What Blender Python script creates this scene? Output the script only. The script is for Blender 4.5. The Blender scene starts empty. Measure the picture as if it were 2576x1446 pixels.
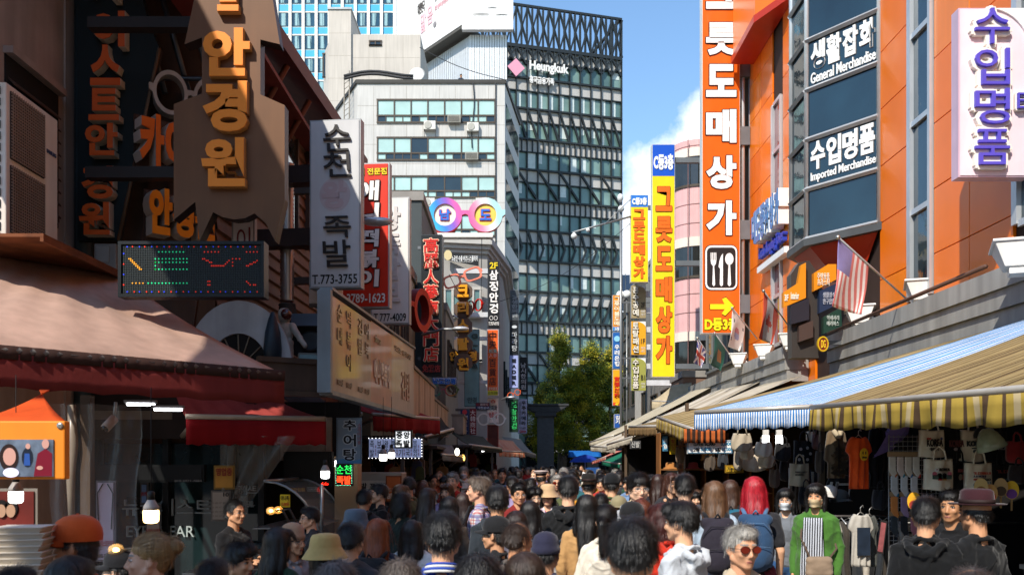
import bpy, bmesh, math, random
import numpy as np
from mathutils import Vector as V, Matrix, noise
from mathutils.bvhtree import BVHTree
# ------------------------------------------------------------------ camera, sky, sun, exposure
R = random.Random(11)
SC = bpy.context.scene
COL = SC.collection
F, CX, HY, CH = 2300.0, 1288.0, 1162.0, 1.93      # focal length, centre, horizon (photo measured 2576 wide), eye height in metres
cam = bpy.data.cameras.new('camera')
camo = bpy.data.objects.new('camera', cam)
COL.objects.link(camo)
SC.camera = camo
camo.location = (0, 0, CH)
camo.rotation_euler = (math.radians(90), 0, 0)
cam.sensor_width = 36
cam.lens = 36 * F / 2576
cam.shift_y = (HY - 723) / 2576
cam.clip_start = .05
cam.clip_end = 3000
cam.dof.use_dof = True
cam.dof.focus_distance = 17
cam.dof.aperture_fstop = 4.0
SUN = V((.55, 1, -1.08)).normalized()               # the way sunlight travels
elev = math.asin(-SUN.z)
w = bpy.data.worlds.new('World')
SC.world = w
w.use_nodes = True
nt = w.node_tree
for n in list(nt.nodes):
 nt.nodes.remove(n)
N, L = nt.nodes.new, nt.links.new
out = N('ShaderNodeOutputWorld')
bg = N('ShaderNodeBackground')
sky = N('ShaderNodeTexSky')
sky.sky_type = 'NISHITA'
sky.sun_disc = False
sky.sun_elevation = elev
sky.sun_rotation = math.atan2(-SUN.x, -SUN.y)
sky.air_density = 1.3
sky.dust_density = .5
sky.ozone_density = 1.2
bg.inputs['Strength'].default_value = .118
tc = N('ShaderNodeTexCoord')
sep = N('ShaderNodeSeparateXYZ')
L(tc.outputs['Generated'], sep.inputs[0])
def wm(op, a, b=None, clamp=False):
 m = N('ShaderNodeMath')
 m.operation = op
 m.use_clamp = clamp
 for i, x in enumerate((a, b)):
  if x is None:
   continue
  if isinstance(x, (int, float)):
   m.inputs[i].default_value = x
  else:
   L(x, m.inputs[i])
 return m.outputs[0]
# cumulus: a bank whose top edge climbs to the right of the street's end, broken up by noise
az = wm('DIVIDE', sep.outputs[0], wm('MAXIMUM', sep.outputs[1], .05))
el = wm('DIVIDE', sep.outputs[2], wm('MAXIMUM', sep.outputs[1], .05))
nz = N('ShaderNodeTexNoise')
nz.inputs['Scale'].default_value = 11
nz.inputs['Detail'].default_value = 9
nz.inputs['Roughness'].default_value = .58
L(tc.outputs['Generated'], nz.inputs['Vector'])
top = wm('ADD', wm('MULTIPLY', wm('SUBTRACT', az, .12), 1.1), .372)
hgt = wm('SUBTRACT', top, el)
cl = wm('ADD', wm('MULTIPLY', hgt, 5.5), wm('MULTIPLY', wm('SUBTRACT', nz.outputs[0], .52), 3.2))
cl = wm('MULTIPLY', cl, 1.5, True)
rgt = wm('MULTIPLY', wm('SUBTRACT', .75, az), 6, True)
lft = wm('MULTIPLY', wm('SUBTRACT', az, .06), 18, True)
cl = wm('MULTIPLY', wm('MULTIPLY', cl, rgt), lft)
nz2 = N('ShaderNodeTexNoise')
nz2.inputs['Scale'].default_value = 7
nz2.inputs['Detail'].default_value = 6
L(tc.outputs['Generated'], nz2.inputs['Vector'])
cr = N('ShaderNodeMix')
cr.data_type = 'RGBA'
cr.inputs['A'].default_value = (6.2, 6.7, 7.6, 1)
cr.inputs['B'].default_value = (9.6, 9.5, 9.4, 1)
L(wm('MULTIPLY', wm('SUBTRACT', nz2.outputs[0], .36), 4, True), cr.inputs['Factor'])
tint = N('ShaderNodeMix')
tint.data_type = 'RGBA'
tint.blend_type = 'MULTIPLY'
tint.inputs['Factor'].default_value = 1
tint.inputs['B'].default_value = (.86, 1.04, 1.2, 1)
L(sky.outputs[0], tint.inputs['A'])
mx = N('ShaderNodeMix')
mx.data_type = 'RGBA'
L(wm('MULTIPLY', cl, .93), mx.inputs['Factor'])
L(tint.outputs['Result'], mx.inputs['A'])
L(cr.outputs['Result'], mx.inputs['B'])
L(mx.outputs['Result'], bg.inputs['Color'])
L(bg.outputs[0], out.inputs[0])
sl = bpy.data.lights.new('sun', 'SUN')
sl.energy = 3.7
sl.angle = math.radians(.53)
sl.color = (1, .93, .82)
so = bpy.data.objects.new('sun', sl)
COL.objects.link(so)
so.location = (-30, -40, 60)
so.rotation_euler = SUN.to_track_quat('-Z', 'Y').to_euler()
SC.view_settings.view_transform = 'Standard'
SC.view_settings.look = 'None'
SC.view_settings.exposure = .64
SC.view_settings.gamma = 1
SC.cycles.max_bounces = 6
SC.cycles.diffuse_bounces = 3
SC.cycles.glossy_bounces = 3
SC.cycles.transparent_max_bounces = 12
SC.cycles.sample_clamp_indirect = 6
SC.cycles.caustics_reflective = False
SC.cycles.caustics_refractive = False
# ------------------------------------------------------------------ helpers
def P(px, py, d):
 return V(((px - CX) / F * d, d, CH + (HY - py) / F * d))
def lin(c):
 if isinstance(c, str):
  c = [int(c[i:i + 2], 16) for i in (0, 2, 4)]
 o = []
 for x in c[:3]:
  x = x / 255
  o.append(x / 12.92 if x <= .04045 else ((x + .055) / 1.055) ** 2.4)
 return o
MC = {}
def mat(c, rough=.6, metal=0., var=.12, scale=3., bump=0., bscale=40., dirt=0., coat=0., emit=0., alpha=1., trans=0., spec=.3, sheen=0., streak=1.):
 """One procedural material; c is the sRGB hex of the thing's own colour."""
 key = (c, rough, metal, var, scale, bump, bscale, dirt, coat, emit, alpha, trans, spec, sheen, streak)
 if key in MC:
  return MC[key]
 m = bpy.data.materials.new('surface_' + c)
 m.use_nodes = True
 t = m.node_tree
 b = t.nodes['Principled BSDF']
 col = (*lin(c), 1)
 b.inputs['Roughness'].default_value = rough
 b.inputs['Metallic'].default_value = metal
 b.inputs['Specular IOR Level'].default_value = spec
 if coat:
  b.inputs['Coat Weight'].default_value = coat
  b.inputs['Coat Roughness'].default_value = .06
 if sheen:
  b.inputs['Sheen Weight'].default_value = sheen
 if emit:
  b.inputs['Emission Color'].default_value = col
  b.inputs['Emission Strength'].default_value = emit
 if alpha < 1:
  b.inputs['Alpha'].default_value = alpha
 if trans:
  b.inputs['Transmission Weight'].default_value = trans
 tcn = t.nodes.new('ShaderNodeTexCoord')
 src = None
 def noise_node(sc, det=4, vec=None):
  n = t.nodes.new('ShaderNodeTexNoise')
  n.inputs['Scale'].default_value = sc
  n.inputs['Detail'].default_value = det
  t.links.new(vec or tcn.outputs['Object'], n.inputs['Vector'])
  return n.outputs[0]
 def mixmul(prev, fac_socket, lo, hi):
  mr = t.nodes.new('ShaderNodeMapRange')
  mr.inputs[1].default_value = .3
  mr.inputs[2].default_value = .7
  mr.inputs[3].default_value = lo
  mr.inputs[4].default_value = hi
  t.links.new(fac_socket, mr.inputs[0])
  vm = t.nodes.new('ShaderNodeVectorMath')
  vm.operation = 'SCALE'
  if prev is None:
   vm.inputs[0].default_value = col[:3]
  else:
   t.links.new(prev, vm.inputs[0])
  t.links.new(mr.outputs[0], vm.inputs['Scale'])
  return vm.outputs[0]
 if var:
  src = mixmul(None, noise_node(scale), 1 - var, 1 + var * .7)
 if dirt:
  mp = t.nodes.new('ShaderNodeMapping')
  mp.inputs['Scale'].default_value = (5 * streak, 5 * streak, .35 * streak)
  t.links.new(tcn.outputs['Object'], mp.inputs[0])
  src = mixmul(src, noise_node(1.3, 6, mp.outputs[0]), 1 - dirt, 1.03)
 if src is not None:
  t.links.new(src, b.inputs['Base Color'])
  if emit:
   t.links.new(src, b.inputs['Emission Color'])
 else:
  b.inputs['Base Color'].default_value = col
 if bump:
  bn = t.nodes.new('ShaderNodeBump')
  bn.inputs['Strength'].default_value = bump
  bn.inputs['Distance'].default_value = .02
  t.links.new(noise_node(bscale, 5), bn.inputs['Height'])
  t.links.new(bn.outputs[0], b.inputs['Normal'])
 MC[key] = m
 return m
def fabric(c, var=.12):
 return mat(c, .85, var=var, scale=9, bump=.25, bscale=26, spec=.2, sheen=.15)
GL = {}
def text_mesh(s, bold):
 """Flat letters with sides, in units of the font size: bounding box and raw arrays, cached."""
 k = (s, bold)
 if k in GL:
  return GL[k]
 cu = bpy.data.curves.new('lettering', 'FONT')
 cu.body = s
 cu.resolution_u = 3
 cu.offset = bold
 cu.extrude = .5
 ob = bpy.data.objects.new('lettering', cu)
 COL.objects.link(ob)
 dg = bpy.context.evaluated_depsgraph_get()
 me = bpy.data.meshes.new_from_object(ob.evaluated_get(dg))
 n = len(me.vertices)
 a = np.empty(n * 3)
 me.vertices.foreach_get('co', a)
 a = a.reshape(n, 3)
 fs = [tuple(p.vertices) for p in me.polygons]
 bpy.data.objects.remove(ob)
 bpy.data.curves.remove(cu)
 bpy.data.meshes.remove(me)
 GL[k] = (a, fs, a[:, :2].min(0), a[:, :2].max(0))
 return GL[k]
class MB:
 """Collects shapes; build() links them as ONE mesh object."""
 def __init__(s):
  s.v, s.f, s.m, s.s = [], [], [], []
 def add(s, vs, fs, m=0, T=None, smooth=False):
  o = len(s.v)
  if T is not None:
   vs = [T @ V(v) for v in vs]
  s.v.extend(tuple(v) for v in vs)
  for i, f in enumerate(fs):
   s.f.append(tuple(o + k for k in f))
   s.m.append(m[i] if isinstance(m, (list, tuple)) else m)
   s.s.append(smooth)
 def box(s, x0, y0, z0, x1, y1, z1, m=0, T=None):
  vs = [(x, y, z) for z in (z0, z1) for y in (y0, y1) for x in (x0, x1)]
  s.add(vs, [(0, 2, 3, 1), (4, 5, 7, 6), (0, 1, 5, 4), (2, 6, 7, 3), (0, 4, 6, 2), (1, 3, 7, 5)], m, T)
 def prism(s, poly, y0, y1, m=0, T=None, side=None, axis='y'):
  n = len(poly)
  def pt(a, b, y):
   return (a, y, b) if axis == 'y' else ((a, b, y) if axis == 'z' else (y, a, b))
  vs = [pt(a, b, y0) for a, b in poly] + [pt(a, b, y1) for a, b in poly]
  fs = [tuple(range(n)), tuple(range(2 * n - 1, n - 1, -1))]
  fs += [(i, n + i, n + (i + 1) % n, (i + 1) % n) for i in range(n)]
  s.add(vs, fs, [m, m] + [m if side is None else side] * n, T)
 def ring(s, po, pi, y0, y1, m=0, T=None, side=None):
  n = len(po)
  sd = m if side is None else side
  vs = [(a, y0, b) for a, b in po] + [(a, y0, b) for a, b in pi] + [(a, y1, b) for a, b in po] + [(a, y1, b) for a, b in pi]
  fs, ms = [], []
  for i in range(n):
   j = (i + 1) % n
   fs += [(i, j, n + j, n + i), (2 * n + i, 3 * n + i, 3 * n + j, 2 * n + j), (i, 2 * n + i, 2 * n + j, j), (n + i, n + j, 3 * n + j, 3 * n + i)]
   ms += [m, m, sd, sd]
  s.add(vs, fs, ms, T)
 def tube(s, pts, r, n=6, m=0, T=None, smooth=True):
  pts = [V(p) for p in pts]
  rs = r if isinstance(r, (list, tuple)) else [r] * len(pts)
  vs, fs = [], []
  up = None
  for i, p in enumerate(pts):
   d = (pts[min(i + 1, len(pts) - 1)] - pts[max(i - 1, 0)]).normalized()
   if up is None:
    up = V((0, 0, 1)) if abs(d.z) < .9 else V((1, 0, 0))
   a = d.cross(up)
   if a.length < 1e-4:
    a = d.orthogonal()
   a.normalize()
   up = a.cross(d).normalized()
   for k in range(n):
    t = 2 * math.pi * k / n
    vs.append(p + (a * math.cos(t) + up * math.sin(t)) * rs[i])
  for i in range(len(pts) - 1):
   for k in range(n):
    q = (k + 1) % n
    fs.append((i * n + k, i * n + q, (i + 1) * n + q, (i + 1) * n + k))
  fs.append(tuple(range(n - 1, -1, -1)))
  fs.append(tuple((len(pts) - 1) * n + k for k in range(n)))
  s.add(vs, fs, m, T, smooth)
 def lathe(s, prof, n=16, m=0, T=None, smooth=True):
  vs, fs = [], []
  for r, z in prof:
   for k in range(n):
    t = 2 * math.pi * k / n
    vs.append((r * math.cos(t), r * math.sin(t), z))
  for i in range(len(prof) - 1):
   for k in range(n):
    q = (k + 1) % n
    fs.append((i * n + k, i * n + q, (i + 1) * n + q, (i + 1) * n + k))
  fs.append(tuple(range(n - 1, -1, -1)))
  fs.append(tuple((len(prof) - 1) * n + k for k in range(n)))
  s.add(vs, fs, m, T, smooth)
 def ball(s, c, r, m=0, nu=12, nv=8, T=None):
  if not isinstance(r, (tuple, list)):
   r = (r, r, r)
  M = Matrix.Translation(c) @ Matrix.Diagonal((*r, 1))
  if T is not None:
   M = T @ M
  s.lathe([(max(.02, math.sin(math.pi * i / nv)), -math.cos(math.pi * i / nv)) for i in range(nv + 1)], nu, m, M)
 def grid(s, fn, nu, nv, m=0, smooth=True, thick=None):
  """fn(u, v) -> point; m may be a function of the column and row; thick (a vector) adds a back sheet and closes the edges."""
  vs = [fn(i / nu, j / nv) for j in range(nv + 1) for i in range(nu + 1)]
  fs, ms = [], []
  W = nu + 1
  for j in range(nv):
   for i in range(nu):
    fs.append((j * W + i, j * W + i + 1, (j + 1) * W + i + 1, (j + 1) * W + i))
    ms.append(m(i, j) if callable(m) else m)
  if thick is not None:
   o = len(vs)
   vs = vs + [V(p) + V(thick) for p in vs]
   k = len(fs)
   for q in range(k):
    fs.append(tuple(o + a for a in reversed(fs[q])))
    ms.append(ms[q])
   edge = [i for i in range(W)] + [j * W + nu for j in range(1, nv + 1)] + [nv * W + i for i in range(nu - 1, -1, -1)] + [j * W for j in range(nv - 1, 0, -1)]
   for a, b in zip(edge, edge[1:] + edge[:1]):
    fs.append((b, a, o + a, o + b))
    ms.append(ms[0])
  s.add(vs, fs, ms, None, smooth)
 def text(s, t, x0, z0, x1, z1, y0, y1, m=0, bold=.02, T=None, keep=False, slant=0):
  """Letters fitted into the rectangle x0..x1, z0..z1, from y0 (front) to y1 (back); they read from -y."""
  a, fs, lo, hi = text_mesh(t, bold)
  w_, h_ = hi - lo
  kx, kz = (x1 - x0) / max(w_, 1e-3), (z1 - z0) / max(h_, 1e-3)
  ox, oz = x0, z0
  if keep:
   k = min(kx, kz)
   ox += (x1 - x0 - k * w_) / 2
   oz += (z1 - z0 - k * h_) / 2
   kx = kz = k
  zz = oz + (a[:, 1] - lo[1]) * kz
  xs = ox + (a[:, 0] - lo[0]) * kx + slant * (zz - oz)
  ys = y0 + (.5 - a[:, 2]) * (y1 - y0)
  s.add(np.stack([xs, ys, zz], 1).tolist(), fs, m, T)
 def build(s, name, mats, parent=None, loc=None, rot=None, bevel=0):
  me = bpy.data.meshes.new(name)
  me.from_pydata(s.v, [], s.f)
  for m in (mats if isinstance(mats, (list, tuple)) else [mats]):
   me.materials.append(m)
  me.polygons.foreach_set('material_index', s.m)
  me.polygons.foreach_set('use_smooth', s.s)
  me.update()
  o = bpy.data.objects.new(name, me)
  COL.objects.link(o)
  if parent is not None:
   o.parent = parent
  if loc is not None:
   o.location = loc
  if rot is not None:
   o.rotation_euler = rot
  if bevel:
   b = o.modifiers.new('bevel', 'BEVEL')
   b.width = bevel
   b.segments = 2
   b.limit_method = 'ANGLE'
  return o
def tag(o, label, cat, group=None, kind=None):
 if label:
  o['label'] = label
 if cat:
  o['category'] = cat
 if group:
  o['group'] = group
 if kind:
  o['kind'] = kind
 return o
def thing(name, label, cat, loc=(0, 0, 0), rz=0, group=None):
 o = bpy.data.objects.new(name, None)
 o.empty_display_size = .2
 COL.objects.link(o)
 o.location = loc
 o.rotation_euler = (0, 0, rz)
 return tag(o, label, cat, group)
def copy_tree(o, parent=None):
 c = o.copy()
 COL.objects.link(c)
 if parent is not None:
  c.parent = parent
 for ch in list(o.children):
  copy_tree(ch, c)
 return c
def child(parent, name, mats, fn, **kw):
 b = MB()
 fn(b)
 return b.build(name, mats, parent, **kw)
# ------------------------------------------------------------------ people: bodies, clothes, hair, hats (meshes shared by every wearer)
NPR = np.random.RandomState(5)
def remesh(prims, voxel, smooth=4, fold=0., hem=None, keepabove=None):
 """Fuse tapered limbs ('c', p, r, q, s) and ellipsoids ('e', centre, radii) into one continuous surface."""
 b = MB()
 for p in prims:
  if p[0] == 'c':
   _, a, ra, c, rc = p
   a, c = V(a), V(c)
   b.tube([a, a.lerp(c, .5), c], [ra, (ra + rc) / 2, rc], 14)
   b.ball(a, ra, 0, 14, 10)
   b.ball(c, rc, 0, 14, 10)
  else:
   T = Matrix.Translation(p[1]) @ (p[3].to_4x4() if len(p) > 3 else Matrix.Identity(4)) @ Matrix.Translation(-V(p[1]))
   b.ball(p[1], p[2], 0, 18, 14, T)
 o = b.build('shape', [])
 md = o.modifiers.new('r', 'REMESH')
 md.mode = 'VOXEL'
 md.voxel_size = voxel
 sm = o.modifiers.new('s', 'SMOOTH')
 sm.factor = .5
 sm.iterations = smooth
 me = bpy.data.meshes.new_from_object(o.evaluated_get(bpy.context.evaluated_depsgraph_get()))
 n = len(me.vertices)
 co = np.empty(n * 3)
 me.vertices.foreach_get('co', co)
 co = co.reshape(n, 3)
 if fold:
  no = np.empty(n * 3)
  me.vertices.foreach_get('normal', no)
  no = no.reshape(n, 3)
  d = np.zeros(n)
  side = np.sign(co[:, 0])
  for k in range(6):
   # creases: narrow ridges that hang and slant, bent by a slow warp and present only in patches
   a = np.array([NPR.uniform(22, 40), NPR.uniform(-14, 14), NPR.uniform(-16, 16)]) if k % 2 else np.array([NPR.uniform(-10, 10) , NPR.uniform(-14, 14), NPR.uniform(26, 44)])
   q = co.copy()
   q[:, 0] = np.abs(q[:, 0]) if k < 2 else q[:, 0]
   warp = 1.6 * np.sin(q @ (NPR.randn(3) * 9) + NPR.rand() * 6) + 1.1 * np.sin(q @ (NPR.randn(3) * 16) + NPR.rand() * 6)
   patch = np.clip(.55 + .9 * np.sin(q @ (NPR.randn(3) * 7) + NPR.rand() * 6), 0, 1.3)
   r = 1 - np.abs(np.sin(q @ a * .5 + warp))
   d += (r ** 2.2 - .25) * patch
  co = co + no * (d * fold)[:, None]
 if hem is not None:
  low = co[:, 2] < hem
  co[low, 2] = hem + (co[low, 2] - hem) * .04
 me.vertices.foreach_set('co', co.ravel())
 me.polygons.foreach_set('use_smooth', [True] * len(me.polygons))
 me.update()
 me2 = me.copy()
 bpy.data.meshes.remove(me)
 old = o.data
 bpy.data.objects.remove(o)
 bpy.data.meshes.remove(old)
 return me2
def arrays(me):
 return [tuple(v.co) for v in me.vertices], [tuple(p.vertices) for p in me.polygons]
def joints(pose):
 J = {}
 for s, k in ((1, 'r'), (-1, 'l')):
  J['sh' + k] = V((s * .158, .02, 1.352))
  J['el' + k] = V((s * .205, .05, 1.10))
  J['wr' + k] = V((s * .20, -.03, .86))
  J['hip' + k] = V((s * .085, .01, .90))
  J['kn' + k] = V((s * .09, -.015, .50))
  J['an' + k] = V((s * .09, .03, .09))
 if pose == 'walk':
  J['elr'], J['wrr'] = V((.215, -.02, 1.11)), V((.19, -.17, .93))
  J['ell'], J['wrl'] = V((-.215, .13, 1.13)), V((-.21, .09, .89))
  J['knl'], J['anl'] = V((-.09, -.16, .53)), V((-.09, -.20, .10))
  J['knr'], J['anr'] = V((.09, .05, .50)), V((.09, .27, .15))
 if pose == 'hold':
  J['elr'], J['wrr'] = V((.20, -.01, 1.11)), V((.08, -.24, 1.15))
  J['ell'], J['wrl'] = V((-.20, -.01, 1.11)), V((-.08, -.24, 1.13))
 if pose == 'raise':
  J['elr'], J['wrr'] = V((.21, -.16, 1.20)), V((.08, -.27, 1.40))
 return J
def torso(g, f=1.):
 w = .93 if g == 'f' else 1.
 t = []
 for s in (1, -1):
  t += [('c', (s * .03, .025, 1.425), .036 + f * .5, (s * .150 * w, .02, 1.352), .046 + f * .7), ('c', (s * .105 * w, .012, 1.30), .075 + f, (s * .075, .01, 1.02), .066 + f)]
 return t + [('e', (0, .01, 1.24), (.148 * w + f, .098 + f, .17)), ('e', (0, .005, 1.06), ((.118 if g == 'f' else .134) + f, .094 + f, .17)),
    ('e', (0, .01, .94), (.152 + f, .106 + f, .12)), ('e', (0, .045, 1.28), (.12 * w + f, .075 + f, .12))]
def arm(J, k, w, f, full=True):
 sh, el, wr = J['sh' + k].copy(), J['el' + k], J['wr' + k]
 sh.x *= w
 return [('c', sh, .047 + f, el, .037 + f), ('c', el, .037 + f, wr, .026 + f)]
def hand(J, k):
 el, wr = J['el' + k], J['wr' + k]
 d = (wr - el).normalized()
 s = 1 if k == 'r' else -1
 fr = V((0, -1, 0))
 fr = (fr - d * fr.dot(d))
 if fr.length < .35:
  fr = V((-s * .8, 0, .5)) - d * V((-s * .8, 0, .5)).dot(d)
 fr.normalize()
 inn = d.cross(fr).normalized()
 if inn.x * s > 0:
  inn = -inn
 pr = [('c', wr, .026, wr + d * .03, .024)]
 for q in (-1, -.33, .33, 1):
  pr.append(('c', wr + d * .025 + fr * q * .02, .016, wr + d * .085 + fr * q * .03, .0125))
 for q, ln in ((-1, .055), (-.36, .068), (.32, .074), (1, .066)):
  b0 = wr + d * .088 + fr * q * .031
  b1 = b0 + d * ln * .5 + inn * ln * .16
  b2 = b1 + d * ln * .36 + inn * ln * .42
  pr += [('c', b0, .0095, b1, .009), ('c', b1, .009, b2, .0078)]
 t0 = wr + d * .035 + fr * .03
 t1 = t0 + d * .035 + fr * .025 + inn * .012
 pr += [('c', t0, .013, t1, .011), ('c', t1, .011, t1 + d * .03 + inn * .008, .0085)]
 return pr
def head_prims(g):
 w = .96 if g == 'f' else 1.
 pr = [('e', (0, .014, 1.607), (.076 * w, .094, .093)), ('e', (0, -.028, 1.562), (.063 * w, .060, .082)),
    ('e', (0, -.056, 1.489), (.027 * w, .026, .02)), ('c', (.052 * w, .0, 1.53), .024, (.012, -.058, 1.490), .018),
    ('c', (-.052 * w, .0, 1.53), .024, (-.012, -.058, 1.490), .018), ('c', (0, -.080, 1.592), .0085, (0, -.101, 1.547), .0115),
    ('c', (-.011, -.091, 1.540), .008, (.011, -.091, 1.540), .008), ('c', (-.034, -.077, 1.604), .010, (.034, -.077, 1.604), .010),
    ('e', (.034, -.062, 1.553), (.024, .022, .022)), ('e', (-.034, -.062, 1.553), (.024, .022, .022)),
    ('c', (-.016, -.081, 1.518), .0065, (.016, -.081, 1.518), .0065), ('c', (-.013, -.080, 1.508), .0072, (.013, -.080, 1.508), .0072),
    ('c', (0, .02, 1.53), .054 * w, (0, .028, 1.38), .056 * w)]
 for s in (1, -1):
  pr += [('e', (s * .079 * w, .012, 1.572), (.008, .017, .029), Matrix.Rotation(s * -.35, 3, 'Z')), ('e', (s * .075 * w, .004, 1.556), (.010, .010, .014))]
 return pr
def make_body(g, pose, voxel=.0065):
 J = joints(pose)
 w = .93 if g == 'f' else 1.
 pr = torso(g, 0) + head_prims(g)
 for k in 'rl':
  pr += arm(J, k, w, 0) + hand(J, k)
  s = 1 if k == 'r' else -1
  an = J['an' + k]
  pr += [('c', J['hip' + k], .085, J['kn' + k], .056), ('c', J['kn' + k], .054, an, .037),
      ('c', an + V((0, .03, -.05)), .034, an + V((0, -.13, -.06)), .027)]
 me = remesh(pr, voxel, 3)
 vs, fs = arrays(me)
 bpy.data.meshes.remove(me)
 b = MB()
 ms = []
 for f in fs:
  c = sum((V(vs[i]) for i in f), V()) / len(f)
  lip = abs(c.x) < .0195 and abs(c.z - 1.5125) < .0085 - abs(c.x) * .28 and c.y < -.079
  brow = .012 < abs(c.x) < .047 and abs(c.z - (1.608 - abs(abs(c.x) - .028) * .18)) < .0042 and c.y < -.06
  ms.append(3 if lip else 4 if brow else 0)
 b.add(vs, fs, ms, None, True)
 for s in (1, -1):
  b.ball((s * .031, -.0725, 1.582), (.0145, .0120, .0066), 1, 12, 8)
  b.ball((s * .031, -.0825, 1.582), (.0056, .0033, .0056), 2, 10, 6)
  b.tube([(s * .014, -.0815, 1.584), (s * .024, -.0855, 1.5885), (s * .038, -.0845, 1.5885), (s * .047, -.077, 1.584)], .0026, 5, 4)
 b.tube([(-.017, -.0845, 1.5135), (-.006, -.0885, 1.5125), (.006, -.0885, 1.5125), (.017, -.0845, 1.5135)], .0013, 5, 2)
 o = b.build('body', [])
 me = o.data
 bpy.data.objects.remove(o)
 return me
def collar(h, r, f):
 pr = []
 n = 12
 for i in range(n):
  a0, a1 = 2 * math.pi * i / n, 2 * math.pi * (i + 1) / n
  p = [V((math.cos(a) * (.066 + f), .026 + math.sin(a) * (.068 + f), 1.415 + h + .018 * math.sin(a))) for a in (a0, a1)]
  pr.append(('c', p[0], r, p[1], r))
 return pr
def make_top(kind, g, pose):
 J = joints(pose)
 w = .93 if g == 'f' else 1.
 f = {'jacket': .015, 'hoodie': .020, 'sweater': .014, 'coat': .02, 'tee': .009, 'padded': .034}[kind]
 pr = torso(g, f)
 for k in 'rl':
  a = arm(J, k, w, f * .75)
  if kind == 'tee':
   sh, el = a[0][1], a[0][3]
   a = [('c', sh, .066, V(sh).lerp(el, .72), .06)]
  pr += a
 hem = .84
 if kind == 'hoodie':
  pr += collar(.006, .017, .010)
  hood = [(-.115, .045, 1.425), (-.10, .10, 1.405), (-.055, .135, 1.365), (0, .145, 1.335), (.055, .135, 1.365), (.10, .10, 1.405), (.115, .045, 1.425)]
  for a_, b_ in zip(hood, hood[1:]):
   pr.append(('c', a_, .030, b_, .030))
  pr += [('e', (0, .115, 1.345), (.085, .036, .065))]
  for s in (1, -1):
   pr += [('c', (s * .115, .045, 1.425), .029, (s * .062, -.06, 1.385), .021), ('c', (s * .022, -.092, 1.37), .0045, (s * .03, -.135, 1.20), .0045)]
 elif kind == 'jacket':
  pr += collar(.012, .015, .006)
 elif kind == 'padded':
  pr += collar(.015, .024, .01)
  for z in (.95, 1.06, 1.17, 1.28):
   pr.append(('e', (0, .01, z), (.20, .15, .048)))
 elif kind == 'coat':
  hem = .42
  pr += collar(.0, .017, .01)
  for s in (1, -1):
   pr += [('c', (s * .06, .01, 1.0), .13, (s * .09, .03, .45), .155), ('c', (0, .01, 1.0), .13, (0, .04, .45), .15)]
 else:
  pr += collar(-.012, .012, .004)
 return remesh(pr, .009, 4, .0042 if kind in ('tee', 'sweater') else .0062, hem)
def make_legs(kind, pose):
 J = joints(pose)
 pr = [('e', (0, .012, .90), (.152, .108, .12)), ('c', (-.05, .012, .95), .095, (.05, .012, .95), .095)]
 wd = .014 if kind == 'slim' else .032
 for k in 'rl':
  pr += [('c', J['hip' + k], .088 + wd, J['kn' + k], .058 + wd), ('c', J['kn' + k], .058 + wd, J['an' + k] + V((0, 0, .01)), .042 + wd)]
 if kind == 'skirt':
  for s in (1, -1):
   pr += [('c', (s * .05, .01, .95), .12, (s * .10, .02, .45), .16)]
  return remesh(pr[:2] + pr[-2:], .012, 4, .006, .42)
 return remesh(pr, .011, 4, .006, .075)
def make_shoes(pose):
 J = joints(pose)
 pr = []
 for k in 'rl':
  an = J['an' + k]
  pr += [('c', an + V((0, .035, -.045)), .043, an + V((0, -.135, -.055)), .035), ('c', an + V((0, .02, -.02)), .046, an + V((0, .03, .03)), .044)]
 return remesh(pr, .011, 3, 0, .005)
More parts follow.
